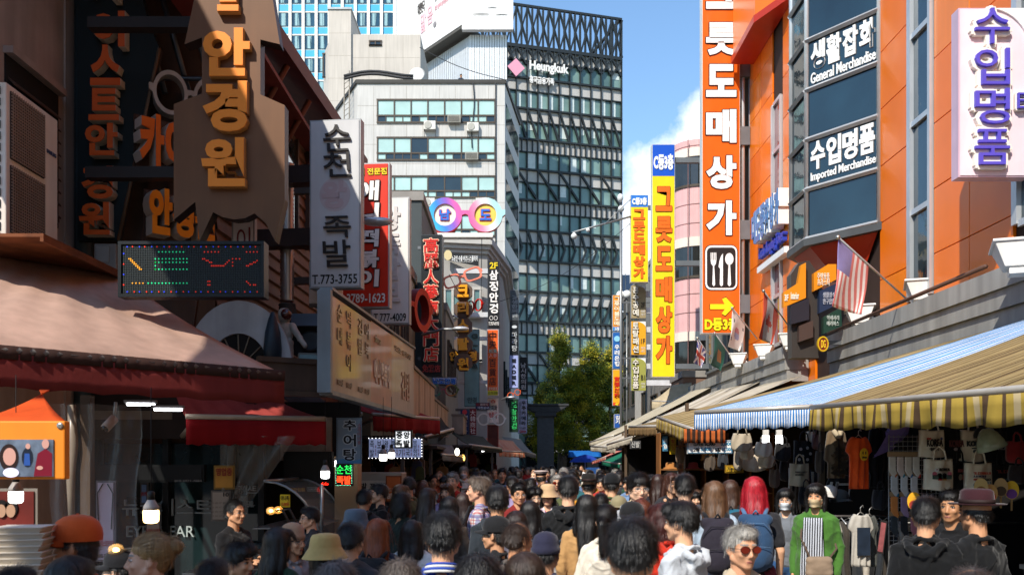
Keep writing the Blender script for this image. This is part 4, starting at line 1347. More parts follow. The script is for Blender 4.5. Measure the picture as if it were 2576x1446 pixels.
# ------------------------------------------------------------------ signs
class Sign:
 """A sign board placed where it hangs: its panel is the thing, its lettering and brackets are parts."""
 def __init__(s, name, label, r, d, th=.14, face='EEEEEA', edge='8A8C8E', rz=0, cat='sign', poly=None, rough=.45, group=None, dirt=.06, var=.05, coat=0., faces=None, T=None, rim=.02):
  s.d, s.k = d, d / F
  s.x0, s.y0, s.x1, s.y1 = r
  c = P((r[0] + r[2]) / 2, (r[1] + r[3]) / 2, d)
  s.c = c
  s.w, s.h = (r[2] - r[0]) * s.k / math.cos(rz), (r[3] - r[1]) * s.k
  s.mats, s.b = [], MB()
  b = MB()
  s.fm = mat(face, rough, var=var, dirt=dirt, coat=coat)
  em = mat(edge, .45, metal=.2, var=.08, dirt=.1)
  if poly:
   b.prism([s.px(x, y) for x, y in poly], 0, th, 0, None, 1)
  else:
   w, h = s.w / 2, s.h / 2
   b.box(-w, .012, -h, w, th, h, 1)
   b.box(-w + rim, 0, -h + rim, w - rim, .0115, h - rim, 0)
   for ya, yb, col in faces or ():
    za, zb = s.fy(yb), s.fy(ya)
    s.mats.append(mat(col, rough, var=.04))
    b.box(-w + rim, -.004, max(za, -h + rim), w - rim, -.0005, min(zb, h - rim), 1 + len(s.mats))
  s.o = tag(b.build(name, [s.fm, em] + list(s.mats), None, c, (0, 0, rz)), label, cat, group)
  s.mats = []
  s.th = th
 def px(s, x, y):
  """photo pixel on the board -> board coordinates"""
  return ((x - (s.x0 + s.x1) / 2) * s.k * s.w / max(1e-6, (s.x1 - s.x0) * s.k), ((s.y0 + s.y1) / 2 - y) * s.k)
 def fy(s, y):
  return ((s.y0 + s.y1) / 2 - y) * s.k
 def m(s, c, **kw):
  m = c if not isinstance(c, str) else mat(c, kw.pop('rough', .4), var=kw.pop('var', .03), **kw)
  if m not in s.mats:
   s.mats.append(m)
  return s.mats.index(m)
 def t(s, txt, x0, y0, x1, y1, col, bold=.02, raise_=.03, out=None, side=None, ob=.045, slant=0, keep=False, **kw):
  ax, az = s.px(x0, y1)
  bx, bz = s.px(x1, y0)
  if out:
   # a rim round every stroke: the letter again, nudged eight ways just behind itself
   g = min(bz - az, (bx - ax) / max(1, len(txt) * .8)) * ob * 1.1
   for q in range(8):
    dx, dz = g * math.cos(q * math.pi / 4), g * math.sin(q * math.pi / 4)
    s.b.text(txt, ax + dx, az + dz, bx + dx, bz + dz, -raise_ * .6 + q * .0003, -.0048 + q * .0002, s.m(out), bold, None, keep, slant)
  i = s.m(col, **kw)
  if side:
   s.b.text(txt, ax, az, bx, bz, -raise_, -raise_ + .012, i, bold, None, keep, slant)
   s.b.text(txt, ax - .004, az - .004, bx + .004, bz + .004, -raise_ + .0125, -.004, s.m(side), bold, None, keep, slant)
  else:
   s.b.text(txt, ax, az, bx, bz, -raise_, -.0045, i, bold, None, keep, slant)
  return s
 def v(s, txt, x0, y0, x1, y1, col, gap=.12, **kw):
  n = len(txt)
  h = (y1 - y0) / n
  for i, ch in enumerate(txt):
   if ch != ' ':
    s.t(ch, x0, y0 + i * h + h * gap / 2, x1, y0 + (i + 1) * h - h * gap / 2, col, **kw)
  return s
 def part(s, name, mats, fn, parent=None):
  return child(parent or s.o, name, mats, fn)
 def bracket(s, x_to, ys, col='6A6C6E', r=.04):
  """arms from the board back to the wall at world x = x_to"""
  def fn(b):
   for y in ys:
    z = s.fy(y)
    dx = x_to - s.c.x
    b.box(min(0, dx), s.th * .3, z - r, max(0, dx), s.th * .3 + 2 * r, z + r)
  s.part('bracket', mat(col, .5, metal=.3), fn)
  return s
 def done(s):
  if s.b.v:
   s.b.build('lettering', s.mats, s.o)
  return s
def ringpts(cx, cz, rx, rz, n=28, a0=0):
 return [(cx + rx * math.cos(a0 + 2 * math.pi * i / n), cz + rz * math.sin(a0 + 2 * math.pi * i / n)) for i in range(n)]
# 1 dark board with raised orange letters
s = Sign('sign_board', 'black vertical board with raised orange letters against the stained concrete wall', (195, -30, 401, 605), 10.25, .10, '101A1A', '2A2420', poly=[(195, -30), (352, -30), (372, 50), (401, 123), (298, 605), (195, 605)], rough=.6)
for ch, r in (('카', (236, -75, 322, 14)), ('이', (245, 42, 325, 130)), ('스', (240, 126, 314, 226)), ('트', (236, 234, 311, 313)), ('안', (227, 320, 308, 400)), ('경', (218, 427, 296, 508)), ('원', (212, 516, 288, 597))):
 s.t(ch, *r, 'DA5C22', .035, .13, side='CBBCA4')
s.part('trim', mat('6E5A46', .6, metal=.2), lambda b: b.tube([V((*s.px(402, 123), 0)).xzy + V((0, -.01, 0)), V((*s.px(299, 605), 0)).xzy + V((0, -.01, 0))], .02, 5))
s.done()
# 2 brown banner
pl = [(497, -40), (680, -40), (704, 112), (655, 100), (655, 238), (716, 265), (716, 500), (692, 606), (668, 560), (640, 537), (615, 549), (588, 552), (560, 546), (536, 534), (502, 606), (491, 508), (437, 553), (437, 262), (508, 236), (508, 95), (464, 112)]
s = Sign('banner_sign', 'brown sheet metal banner shaped sign with big raised orange letters', (437, -40, 716, 606), 9.2, .16, '6E492B', '33261E', poly=pl, rough=.5, var=.1, dirt=.15)
for ch, r in (('트', (553, -40, 606, 38)), ('안', (517, 80, 634, 200)), ('경', (517, 212, 628, 338)), ('원', (513, 353, 622, 475))):
 s.t(ch, *r, 'EE8A1E', .045, .085, side='B98A52')
for a, c, y0, y1 in ((196, 490, 17, 45), (190, 500, 402, 431)):
 s.part('beam', mat('241E1B', .6, var=.15), lambda b: b.box(s.px(a, 0)[0], .2, s.fy(y1), s.px(c, 0)[0], .34, s.fy(y0)))
s.done()
# 4 giant spectacles frame and slanting letters half hidden by the banner
def spectacles_sign(name, label, c, r, gap, th, mats, rz=0, wr=.28, rx=1., tilt=0, square=False, brow=True, discs=False):
 b = MB()
 n = 32
 def shape(cx, f):
  if square:
   pts = []
   for i in range(n):
    a = 2 * math.pi * i / n
    k = (abs(math.cos(a)) ** 4 + abs(math.sin(a)) ** 4) ** -.25
    pts.append((cx + f * r * rx * k * math.cos(a), f * r * .72 * k * math.sin(a)))
   return pts
  return ringpts(cx, 0, f * r * rx, f * r, n)
 R_ = Matrix.Rotation(tilt, 4, 'Y')
 for sgn in (1, -1):
  cx = sgn * (r * rx + gap / 2)
  b.ring(shape(cx, 1), shape(cx, 1 - wr), 0, th, 0, R_, 1)
  if discs:
   b.prism(shape(cx, 1 - wr * .98), th * .3, th * .5, 2 if sgn < 0 else 3, R_)
  tp = cx + sgn * r * rx
  b.prism([(tp - sgn * r * .12, r * .28), (tp + sgn * r * .16, r * .30), (tp + sgn * r * .16, r * .02), (tp - sgn * r * .02, -r * .12)][::sgn], .003, th - .003, 0, R_, 1)
 b.prism([(-gap / 2 - r * .16, r * .26), (gap / 2 + r * .16, r * .26), (gap / 2 + r * .02, -r * .02), (0, r * .05), (-gap / 2 - r * .02, -r * .02)], .004, th - .004, 0, R_, 1)
 return tag(b.build(name, mats, None, c, (0, 0, rz)), label, 'sign')
spectacles_sign('spectacles_sign', 'white weathered spectacles frame sign half hidden behind the brown banner', P(480, 242, 10.4), .25, .06, .14, [mat('B8AFA4', .6, dirt=.25), mat('8E8A84', .6)], .5, .2, .75)
s = Sign('angled_letters', 'slanting row of raised orange letters on the boards under the brown banner', (385, 490, 500, 615), 10.15, .03, '4E3A2E', '3A2A22', .75, rough=.7)
for i, ch in enumerate('안경원'):
 s.t(ch, 382 + i * 42, 492 + i * 6, 424 + i * 40, 606 - i * 2, 'EE8A1E', .05, .18, side='A89E90')
s.done()
s = Sign('angled_letters', 'large raised orange letters seen edge on above the lower bracket beam', (355, 300, 440, 445), 10.2, .03, '4E3A2E', '3A2A22', .75, rough=.7)
for i, ch in enumerate('카이'):
 s.t(ch, 352 + i * 46, 305, 396 + i * 46, 440, 'D9641E', .05, .2, side='B9B0A4')
s.done()
# 5 LED board
def led_board():
 d = 8.6
 k = d / F
 c = P(481, 677, d)
 t = thing('led_board', 'black led message board with red green and blue dots over the alley shopfront', 'sign', c)
 w, h = 367 * k / 2, 140 * k / 2
 child(t, 'casing', [mat('0E1112', .4), mat('151B1C', .6)], lambda b: (b.box(-w, .02, -h, w, .16, h, 0), b.box(-w, -.01, h - .03, w, .0195, h, 0), b.box(-w, -.01, -h, w, .0195, -h + .03, 0), b.box(-w, -.01, -h + .031, -w + .03, .0195, h - .031, 0), b.box(w - .03, -.01, -h + .031, w, .0195, h - .031, 0), b.box(-w + .031, .012, -h + .031, w - .031, .0195, h - .031, 1)))
 nx, nz = 78, 27
 X = lambda i: -w + .05 + (2 * w - .1) * i / (nx - 1)
 Zf = lambda j: h - .05 - (2 * h - .1) * j / (nz - 1)
 def off(b):
  for j in range(nz):
   for i in range(nx):
    b.box(X(i) - .0048, .006, Zf(j) - .0048, X(i) + .0048, .0118, Zf(j) + .0048)
 child(t, 'dot_matrix', mat('2A3334', .5, var=0), off)
 lit = {0: [], 1: [], 2: [], 3: []}
 for i in range(2, nx, 7):
  lit[2].append((i, 0)); lit[0].append((min(i + 3, nx - 1), 0)); lit[2].append((i, nz - 1)); lit[0].append((min(i + 4, nx - 1), nz - 1))
 for j in range(4, nz, 6):
  lit[0 if j % 4 else 2].append((0, j))
 lit[1] += [(i, 3) for i in range(20, 36, 2)] + [(i, j) for j in (7, 9) for i in range(18, 38, 2)] + [(18, j) for j in range(9, 14, 2)] + [(i, 13) for i in range(18, 37, 2)] + [(i, 21) for i in range(14, 38, 2)]
 lit[3] += [(3 + i, 7 + i // 1) for i in range(7)] + [(4 + i, 7 + i) for i in range(7)] + [(i, 21) for i in range(5, 12, 2)]
 lit[0] += [(45 + i, 7 + i // 2) for i in range(6)] + [(50 + i, 11) for i in range(7)] + [(57 + i, 11 - i) for i in range(4)] + [(48, 20), (49, 20), (48, 22), (49, 22)] + [(i, 3) for i in range(46, 55, 2)] + [(62, 7), (62, 9), (62, 11), (64, 7), (66, 7)] + [(70 + i, 11 - i // 2) for i in range(7)] + [(i, 3) for i in range(70, 78, 2)] + [(70, 20), (71, 21), (72, 22), (74, 22), (75, 22)]
 cols = ['FF3A22', '2EF0A0', '3A50FF', 'FFB030']
 for q, nm in enumerate(('red', 'green', 'blue', 'amber')):
  child(t, 'lit_dots', mat(cols[q], .4, var=0, emit=.14), lambda b: [b.box(X(i) - .0052, .001, Zf(j) - .0058, X(i) + .0052, .0055, Zf(j) + .0052) for i, j in lit[q]])
led_board()
# 7-9 the three hanging boxes over the food stalls
s = Sign('hanging_sign', 'grey white hanging sign with dark brush letters and telephone number', (777, 300, 908, 724), 11.5, .17, 'C9CACC', '9FA3A6', -.12, dirt=.08)
s.part('faded_emblem', mat('C4B7B9', .5, var=.1), lambda b: b.prism(ringpts(0, s.fy(490), .20, .21), -.003, -.0005))
s.t('왕', 808, 455, 874, 525, 'BFA9AB', .05, .006)
for ch, y0, y1 in (('순', 316, 382), ('천', 385, 446), ('족', 545, 598), ('발', 605, 672)):
 s.t(ch, 816, y0, 886, y1, '2E2C2C', .0, .035, slant=-.06)
s.t('T.773-3755', 784, 690, 900, 714, '222222', .015, .006)
s.bracket(-3.4, (430, 590), '2E2220', .11)
s.done()
s = Sign('hanging_sign', 'red hanging sign with white letters and yellow heading behind the grey white one', (858, 410, 980, 774), 13.2, .17, 'D8321A', 'B0B2B4', -.1, dirt=.08)
s.t('떡볶이 전문점', 868, 424, 974, 441, 'F2D41E', .03, .012, out='3A1410')
for ch, y0, y1 in (('애', 456, 506), ('니', 512, 560), ('떡', 578, 622), ('볶', 629, 674), ('이', 679, 722)):
 s.t(ch, 897, y0, 953, y1, 'F2EEEA', .035, .03, out='2A1210', slant=.06)
s.t('3789-1623', 872, 738, 970, 762, 'F0E6E2', .02, .01, out='4A1410')
s.bracket(-3.3, (470, 700), '55504C', .05)
s.done()
s = Sign('hanging_sign', 'faded white hanging sign whose letters have bleached away', (932, 496, 1030, 815), 14.8, .17, 'E2E0DC', 'B0B2B4', -.08, dirt=.06)
for ch, y0, y1 in (('왕', 520, 580), ('족', 588, 640), ('발', 650, 705), ('보', 712, 760)):
 s.t(ch, 955, y0, 1008, y1, 'D3CECB', .03, .02)
s.t('T.777-4009', 940, 788, 1022, 808, '2A2A2A', .015, .006)
s.bracket(-3.2, (560, 760), '55504C', .05)
s.done()
# 11 long menu board along the street
def menu_board():
 a, c = V((-1.90, 9.45, 0)), V((-1.56, 14.5, 0))
 ang = math.atan2(c.y - a.y, c.x - a.x)
 L_ = (c - a).length
 t = thing('menu_board', 'long faded orange menu board running above the food stall awnings', 'sign', (a.x, a.y, 2.66), ang)
 child(t, 'panel', [mat('A88E70', .35, var=.16, scale=1.5, dirt=.2, coat=.3), mat('B87E5A', .35, var=.16, dirt=.15, coat=.3), mat('B09680', .35, var=.1, dirt=.15, coat=.3)],
    lambda b: (b.box(.06, 0, .02, 2.0, .09, 1.02, 0), b.box(2.001, 0, .02, 3.3, .09, 1.04, 1), b.box(3.301, 0, .02, L_, .09, 1.06, 2)))
 child(t, 'frame', mat('7C8286', .4, metal=.2, dirt=.2), lambda b: (b.box(-.02, -.03, -.01, .059, .11, 1.05), b.box(.06, -.03, 1.061, L_, .11, 1.09), b.box(.06, -.03, -.03, L_, .11, .018)))
 def txt(b):
  for i, (w1, x) in enumerate((('순대', .35), ('떡볶이', .75), ('김밥', 1.3), ('어묵', 1.65))):
   for j, ch in enumerate(w1):
    b.text(ch, x, .78 - j * .24, x + .2, .97 - j * .24, -.012, -.003, 0, .01)
   b.text('3000원', x, .1, x + .22, .17, -.012, -.003, 0, 0)
  b.text('애니 떡볶이', 2.15, .28, 3.1, .60, -.014, -.003, 1, .03)
  b.text('since', 2.2, .80, 2.55, .9, -.012, -.003, 2, 0)
  b.text('맛있는 음식 전문', 3.5, .85, 4.8, .93, -.012, -.003, 0, 0)
  b.text('김밥', 4.0, .2, 4.7, .62, -.012, -.003, 3, .02)
 child(t, 'lettering', [mat('9A8262', .35, coat=.3), mat('CDB49A', .35, coat=.3), mat('A09068', .35, coat=.3), mat('A87656', .35, coat=.3)], txt)
menu_board()
# 12 giant rainbow spectacles
def rainbow(name, stops, span):
 m = bpy.data.materials.new('rainbow_paint')
 m.use_nodes = True
 t = m.node_tree
 bs = t.nodes['Principled BSDF']
 bs.inputs['Roughness'].default_value = .35
 tcn = t.nodes.new('ShaderNodeTexCoord')
 sp = t.nodes.new('ShaderNodeSeparateXYZ')
 t.links.new(tcn.outputs['Object'], sp.inputs[0])
 a = t.nodes.new('ShaderNodeMath'); a.operation = 'MULTIPLY_ADD'
 a.inputs[1].default_value = 1 / (2 * span); a.inputs[2].default_value = .5
 z = t.nodes.new('ShaderNodeMath'); z.operation = 'MULTIPLY_ADD'
 z.inputs[1].default_value = .35
 t.links.new(sp.outputs[2], z.inputs[0]); t.links.new(sp.outputs[0], z.inputs[2])
 t.links.new(z.outputs[0], a.inputs[0])
 r = t.nodes.new('ShaderNodeValToRGB')
 t.links.new(a.outputs[0], r.inputs[0])
 e = r.color_ramp.elements
 e[0].position, e[0].color = stops[0][0], (*lin(stops[0][1]), 1)
 e[1].position, e[1].color = stops[-1][0], (*lin(stops[-1][1]), 1)
 for p, c in stops[1:-1]:
  q = e.new(p); q.color = (*lin(c), 1)
 t.links.new(r.outputs[0], bs.inputs['Base Color'])
 return m
RB = rainbow('rainbow', [(.06, '34B4DC'), (.2, '3A7FD0'), (.32, '8A5AC0'), (.42, 'D860A8'), (.55, 'E0609A'), (.66, 'E88AA8'), (.78, 'E6DCDC'), (.9, 'A8D8DC')], 1.45)
o = spectacles_sign('spectacles_sign', 'giant rainbow spectacles sign with two letters in its lenses above the street', P(1170, 540, 33), .62, .22, .22, [RB, mat('C0342A', .5), mat('E8E2D2', .5), mat('E8C95A', .5)], 0, .36, 1., 0, False, True, True)
b = MB()
for ch, sg in (('남', -1), ('도', 1)):
 cx = sg * .73
 for q in range(8):
  dx, dz = .022 * math.cos(q * .785), .022 * math.sin(q * .785)
  b.text(ch, cx - .2 + dx, -.19 + dz, cx + .2 + dx, .2 + dz, .03 + q * .0004, .059, 1, .03)
 b.text(ch, cx - .2, -.19, cx + .2, .2, .01, .058, 0, .03)
b.build('lettering', [mat('2A6FCC', .4, var=0), mat('D04A7A', .4, var=0)], o)
b = MB()
b.box(-1.75, -.1, -.83, 1.0, .3, -.68)
b.build('support_bar', mat('E2DFD8', .5, var=.06), o)
s = Sign('heart_sign', 'red heart shaped sign behind the giant rainbow spectacles', (1085, 545, 1152, 606), 34, .15, 'B83028', '7A1A16', poly=[(1085, 560), (1100, 546), (1118, 553), (1136, 548), (1152, 566), (1140, 592), (1105, 606)])
s.t('옛날', 1106, 572, 1130, 592, 'E8D8B8', .02, .02).done()
# 13 ginseng sign
s = Sign('vertical_sign', 'tall black sign with red chinese characters outlined in cream', (1058, 590, 1112, 945), 25, .4, '101414', '3A4042', -.05)
for i, ch in enumerate('高麗人蔘南大門店'):
 s.t(ch, 1066, 600 + i * 39, 1103, 636 + i * 39, 'D2281E', .01, .07, out='E8C9A8', ob=.05)
s.t('免稅店', 1062, 917, 1108, 936, 'A03A34', .02, .02)
s.bracket(-2.6, (620, 900)).done()
# 14 red oval spectacles facing the street
spectacles_sign('spectacles_sign', 'red rimmed spectacles sign seen edge on beside the ginseng sign', V((-1.80, 16.6, 4.75)), .40, .14, .16, [mat('C03A2A', .4, var=.15), mat('7A1E16', .5)], math.radians(68), .3, .85)
# 15 octagon chain
def octagons():
 d = 27.
 k = d / F
 t = thing('octagon_sign', 'chain of brown octagon plates with raised yellow letters', 'sign', P(1165, 830, d))
 ys = (733, 777, 820, 866, 910)
 def pl(b):
  for y in ys:
   b.prism(ringpts(0, (830 - y) * k, 24.5 * k, 24.5 * k, 8, math.pi / 8), 0, .2)
  for x in (-23, 22):
   b.prism(ringpts(x * k, (830 - 894) * k, 19 * k, 19 * k, 8, math.pi / 8), .21, .4)
 child(t, 'plate', mat('5E4E44', .6, var=.1), pl)
 def let(b):
  for ch, x, y in zip('크리스탈원안경', (0, 0, 0, 0, 0, -24, 23), (733, 777, 820, 866, 916, 894, 894)):
   q = 14 if x == 0 else 11
   y1 = -.12 if x == 0 else .09
   b.text(ch, (x - q) * k, (830 - y - q * 1.1) * k, (x + q) * k, (830 - y + q * 1.1) * k, y1, y1 + .1, 0, .045)
 child(t, 'lettering', mat('E8A01E', .4, var=.03), let)
octagons()
spectacles_sign('spectacles_sign', 'tilted salmon pink square spectacles sign above the yellow lettered octagons', P(1163, 698, 26.2), .255, .12, .08, [mat('E8836A', .35, var=.06), mat('B85A48', .4)], 0, .22, 1.0, -.33, True)
spectacles_sign('spectacles_sign', 'round scarlet spectacles sign hanging beside the black floor sign', P(1192, 769, 28.3), .19, .05, .06, [mat('D8261C', .4), mat('9A1A14', .4)], -.9, .14)
# 18.. the far left row
s = Sign('vertical_sign', 'black optician sign with yellow floor number and white letters', (1227, 655, 1257, 822), 30, .3, '1C1E20', '3A3C40')
s.t('2F', 1232, 660, 1252, 676, 'E0C81E', .03, .02)
s.v('삼정안경', 1231, 678, 1253, 790, 'F0F0EE', bold=.03, raise_=.03)
for x in (1236, 1247):
 s.b.ring(ringpts(*s.px(x, 800), .062, .07), ringpts(*s.px(x, 800), .05, .058), -.03, -.004, s.m('F0F0EE'))
s.t('T.757-0773', 1229, 810, 1255, 818, 'F0F0EE', .02, .02)
s.bracket(-1.9, (680, 790), 'C8CACC', .08).done()
s = Sign('vertical_sign', 'orange department store sign with black chinese characters', (1225, 828, 1254, 995), 30, .3, 'E0601E', 'C9CBCC', faces=((982, 994, 'D8D23A'),))
s.v('中央', 1231, 833, 1248, 876, '1A1412', bold=.0).t('松茸', 1230, 878, 1250, 888, '9ACFC0', 0).t('人蔘', 1230, 889, 1250, 899, 'F0B0A0', 0).v('百貨店', 1231, 902, 1248, 970, '1A1412', bold=.0)
s.t('産地直送', 1229, 973, 1251, 981, 'F2E2C8', 0, .02).t('02.755.5508', 1228, 985, 1252, 991, '2A2412', 0, .02)
s.bracket(-1.9, (850, 960), 'C8CACC', .06).done()
s = Sign('vertical_sign', 'white coffee sign below the orange department store sign', (1225, 1001, 1255, 1064), 30.6, .3, 'ECE9E4', 'B8BABC')
s.t('커피와', 1229, 1018, 1251, 1032, '2A2422', .01).t('요리사', 1229, 1036, 1251, 1052, 'C83A2A', .02).t('⌂', 1235, 1005, 1246, 1013, 'C83A2A', .02).bracket(-1.9, (1030,)).done()
s = Sign('poster_panel', 'red and brown food poster panel under the white coffee sign', (1226, 1068, 1254, 1132), 30.8, .1, '5A2A22', 'A83A2A', var=.5)
s.done()
s = Sign('vertical_sign', 'grey clinic sign shaded by the office block', (1283, 729, 1305, 806), 42, .3, '4A5054', '6A6E72')
s.v('광생한의원', 1287, 742, 1302, 800, '8E9498', bold=.03).done()
s = Sign('vertical_sign', 'black noodle sign with a bowl emblem under the grey clinic sign', (1282, 808, 1305, 892), 42, .3, '14181C', '3A3E42')
s.v('마라탕', 1288, 834, 1301, 884, 'C9CED2', bold=.0).b.prism(ringpts(*s.px(1294, 822), .12, .07), -.03, -.004, s.m('C9CED2'))
s.done()
s = Sign('vertical_sign', 'lilac sign with bold black latin capitals', (1281, 893, 1304, 976), 42, .3, '9AA6D8', '6A6E82')
s.v('EADER', 1288, 900, 1298, 970, '14161A', bold=.05, gap=.35).done()
s = Sign('vertical_sign', 'dark green optician sign near the street end', (1281, 1003, 1303, 1086), 42, .3, '14301E', '2A3A2E')
s.v('보람안경', 1285, 1008, 1300, 1080, '2FA85A', bold=.03).done()
s = Sign('vertical_sign', 'narrow black clinic sign beside the lilac sign', (1306, 898, 1327, 985), 46, .3, '17191B', '3A3C3E')
s.v('남시한의원', 1310, 912, 1323, 980, 'B9BDC0', bold=.02).done()
s = Sign('vertical_sign', 'pale camera shop sign with vertical black letters', (1303, 1003, 1326, 1090), 45, .3, 'B4BCD8', '8A90A8')
s.v('우주카메라', 1312, 1007, 1323, 1070, '1A1C22', bold=.02, gap=.2).v('남대문카메라고객센터', 1306, 1010, 1309.5, 1068, '2A2E3A', bold=0).t('777-6677', 1306, 1074, 1323, 1078, '2A2E3A', 0).t('Canon', 1307, 1081, 1323, 1087, 'C82A22', .03).done()
spectacles_sign('spectacles_sign', 'small tilted orange spectacles sign over the dark green optician sign', P(1293, 990, 41.5), .145, .06, .06, [mat('C8562A', .4), mat('8A3A1E', .4)], 0, .25, 1, -.4)
s = Sign('vertical_sign', 'teal signboard with weathered latin letters behind the octagons', (1168, 828, 1206, 1022), 29, .2, '6E9AA2', '4A6A70', var=.15)
s.v('GLASB', 1186, 836, 1202, 930, '3A5056', bold=.01, gap=.4, raise_=.06).t('안경', 1176, 998, 1200, 1014, '4A666C', .02).done()
s = Sign('plaza_sign', 'black plaza sign with a round seal on the stone corner building', (1119, 630, 1204, 668), 39.2, .12, '16181A', '2E3032', -.0, poly=[(1119, 630), (1204, 648), (1204, 668), (1119, 652)])
s.b.prism(ringpts(*s.px(1127, 642), .17, .22), -.03, .0, s.m('C9B98A'))
s.t('소공인 수출 비즈니스플라자', 1136, 643, 1202, 657, 'E0E0DC', .02, .02).t('Lotus Namdaemun Business plaza', 1146, 657, 1190, 661, 'C8C8C4', 0, .02).done()
s = Sign('optician_sign', 'small blue lettered optician sign over dark rainbow spectacles', (1086, 948, 1150, 970), 21.5, .1, '8A8E98', '5A5E66')
s.t('남도안경', 1089, 951, 1147, 967, '2A62B0', .05, .05, out='D8DCE2').done()
spectacles_sign('spectacles_sign', 'dark rainbow spectacles sign under the small optician lettering', P(1115, 981, 21.4), .145, .06, .08, [rainbow('r', [(.1, '4A3A6A'), (.35, '3A7A5A'), (.5, '8A2A4A'), (.7, 'A06A2A'), (.9, '4A5A2A')], .4), mat('3A2A2A', .5)], 0, .24, 1.1)
s = Sign('vertical_sign', 'navy trading company sign with a flag disc', (1158, 1030, 1180, 1092), 27, .25, '1E2E5A', '3A4A6A')
s.v('대한상사', 1162, 1044, 1176, 1090, 'C8CCD8', bold=.0).b.prism(ringpts(*s.px(1169, 1036), .07, .07), -.02, -.004, s.m('B8343A'))
s.done()
s = Sign('vertical_sign', 'crimson trading company sign with chinese characters', (1181, 1027, 1198, 1093), 27, .25, '7A1E26', '5A2A2E')
s.v('大韓商社', 1183, 1030, 1196, 1091, 'D8CCC8', bold=0).done()
s = Sign('shop_sign', 'small navy and red shop sign over the trading company signs', (1196, 1012, 1232, 1030), 27.5, .1, '1E2A52', '3A3A4A', faces=((1013, 1021, '6A1E26'),))
s.t('韓商社', 1208, 1013.5, 1228, 1020, 'C8BEB8', 0, .02).t('대한상사', 1202, 1022, 1230, 1028.5, 'C8CCD8', .01, .02).done()
spectacles_sign('spectacles_sign', 'plain white round spectacles sign near the coffee sign', P(1236, 1054, 28.8), .20, .08, .08, [mat('CFCFCB', .4), mat('8E8E8A', .5)], 0, .24)
# ---- right row
s = Sign('vertical_sign', 'tall orange tableware market sign with a cutlery emblem and yellow arrow', (1766, -60, 1862, 838), 28.3, .35, 'E8641A', 'D8D8D4', rough=.3, dirt=.03, coat=.2)
for ch, y0, y1 in (('그', -60, 24), ('릇', 58, 140), ('도', 163, 245), ('매', 276, 360), ('상', 392, 476), ('가', 505, 592)):
 s.t(ch, 1776, y0, 1852, y1, 'F0F0EE', .05, .03, out='4A2418', ob=.03)
def rr_(x0, y0, x1, y1, r):
 pts = []
 for cx, cy, a0 in ((x1 - r, y0 + r, 0), (x0 + r, y0 + r, 90), (x0 + r, y1 - r, 180), (x1 - r, y1 - r, 270)):
  for q in range(5):
   a = math.radians(a0 + q * 22.5)
   pts.append(s.px(cx + r * math.cos(a), cy - r * math.sin(a)))
 return pts
s.b.prism(rr_(1772, 616, 1856, 731, 16), -.012, -.004, s.m('2A2422'))
s.b.prism(rr_(1774, 618, 1854, 729, 15), -.02, -.0125, s.m('F0F0EE'))
s.b.prism(rr_(1778, 623, 1850, 724, 11), -.028, -.0205, s.m('2A2422'))
wh = s.m('F0F0EE')
def shp(pts):
 s.b.prism([s.px(x, y) for x, y in pts], -.036, -.0285, wh)
for i in range(4):
 shp([(1787 + i * 4.0, 636), (1789.2 + i * 4.0, 636), (1789.6 + i * 4, 655), (1787.4 + i * 4, 655)])
shp([(1787, 655), (1801.5, 655), (1800, 664), (1796, 670), (1798.5, 716), (1795, 721), (1791.5, 716), (1793, 670), (1788.5, 664)])
shp([(1818, 638), (1818, 717), (1814, 721), (1810, 716), (1811, 676), (1807, 672), (1809, 658), (1813, 645)])
shp([s_ for s_ in [(1834 + 10.5 * math.cos(a), 652 - 15 * math.sin(a)) for a in [2 * math.pi * i / 16 for i in range(16)]]])
s.b.prism([s.px(x, y) for x, y in [(1832, 666), (1836, 666), (1838.5, 716), (1834, 721), (1830, 716)]], -.036, -.0286, wh)
ar = [(1786, 765), (1822, 765), (1816, 752), (1826, 748), (1847, 771), (1824, 794), (1815, 789), (1823, 778), (1786, 778)]
s.b.prism([s.px(1816 + (x - 1816) * 1.05, 771 + (y - 771) * 1.09) for x, y in ar], -.012, -.004, s.m('4A2418'))
s.b.prism([s.px(x, y) for x, y in ar], -.022, -.0125, s.m('E8D81E'))
s.t('D동3층', 1772, 798, 1856, 832, 'E8D81E', .05, .03, out='4A2418', ob=.04)
s.part('bracket', mat('6E7276', .5, metal=.3), lambda b: [b.box(s.w / 2, .08, s.fy(c), s.w / 2 + .33, .3, s.fy(a)) for a, c in ((140, 190), (316, 362), (552, 600), (740, 786))])
s.part('stay_tube', ALUD, lambda b: b.tube([(s.w / 2 + .36, .2, s.fy(-60)), (s.w / 2 + .36, .2, s.fy(850))], .05, 6))
s.done()
s = Sign('vertical_sign', 'tall yellow tableware market sign with a royal blue top', (1640, 363, 1698, 948), 33, .35, 'F0CF1E', 'D0D0CC', rough=.35, dirt=.02, faces=((363, 443, '1E54C0'),))
s.t('C동3층', 1644, 388, 1694, 428, 'F0F0EE', .05, .03)
for ch, y0, y1 in (('그', 470, 532), ('릇', 545, 610), ('도', 620, 682), ('매', 697, 760), ('상', 770, 838), ('가', 845, 915)):
 s.t(ch, 1650, y0, 1690, y1, 'E86A1A', .05, .03, out='5A2410', ob=.03)
s.bracket(8.0, (400, 660, 920), '6E7276', .09).done()
s = Sign('vertical_sign', 'shorter yellow tableware market sign with a light blue top', (1586, 490, 1631, 710), 40, .3, 'F0CF1E', 'D0D0CC', rough=.35, dirt=.02, faces=((490, 521, '2E74C8'),))
s.t('C동3층', 1590, 497, 1627, 516, 'F0F0EE', .05, .03)
for i, ch in enumerate('그릇도매상가'):
 s.t(ch, 1593, 527 + i * 29.5, 1622, 553 + i * 29.5, 'E86A1A', .05, .03, out='B8541E', ob=.02)
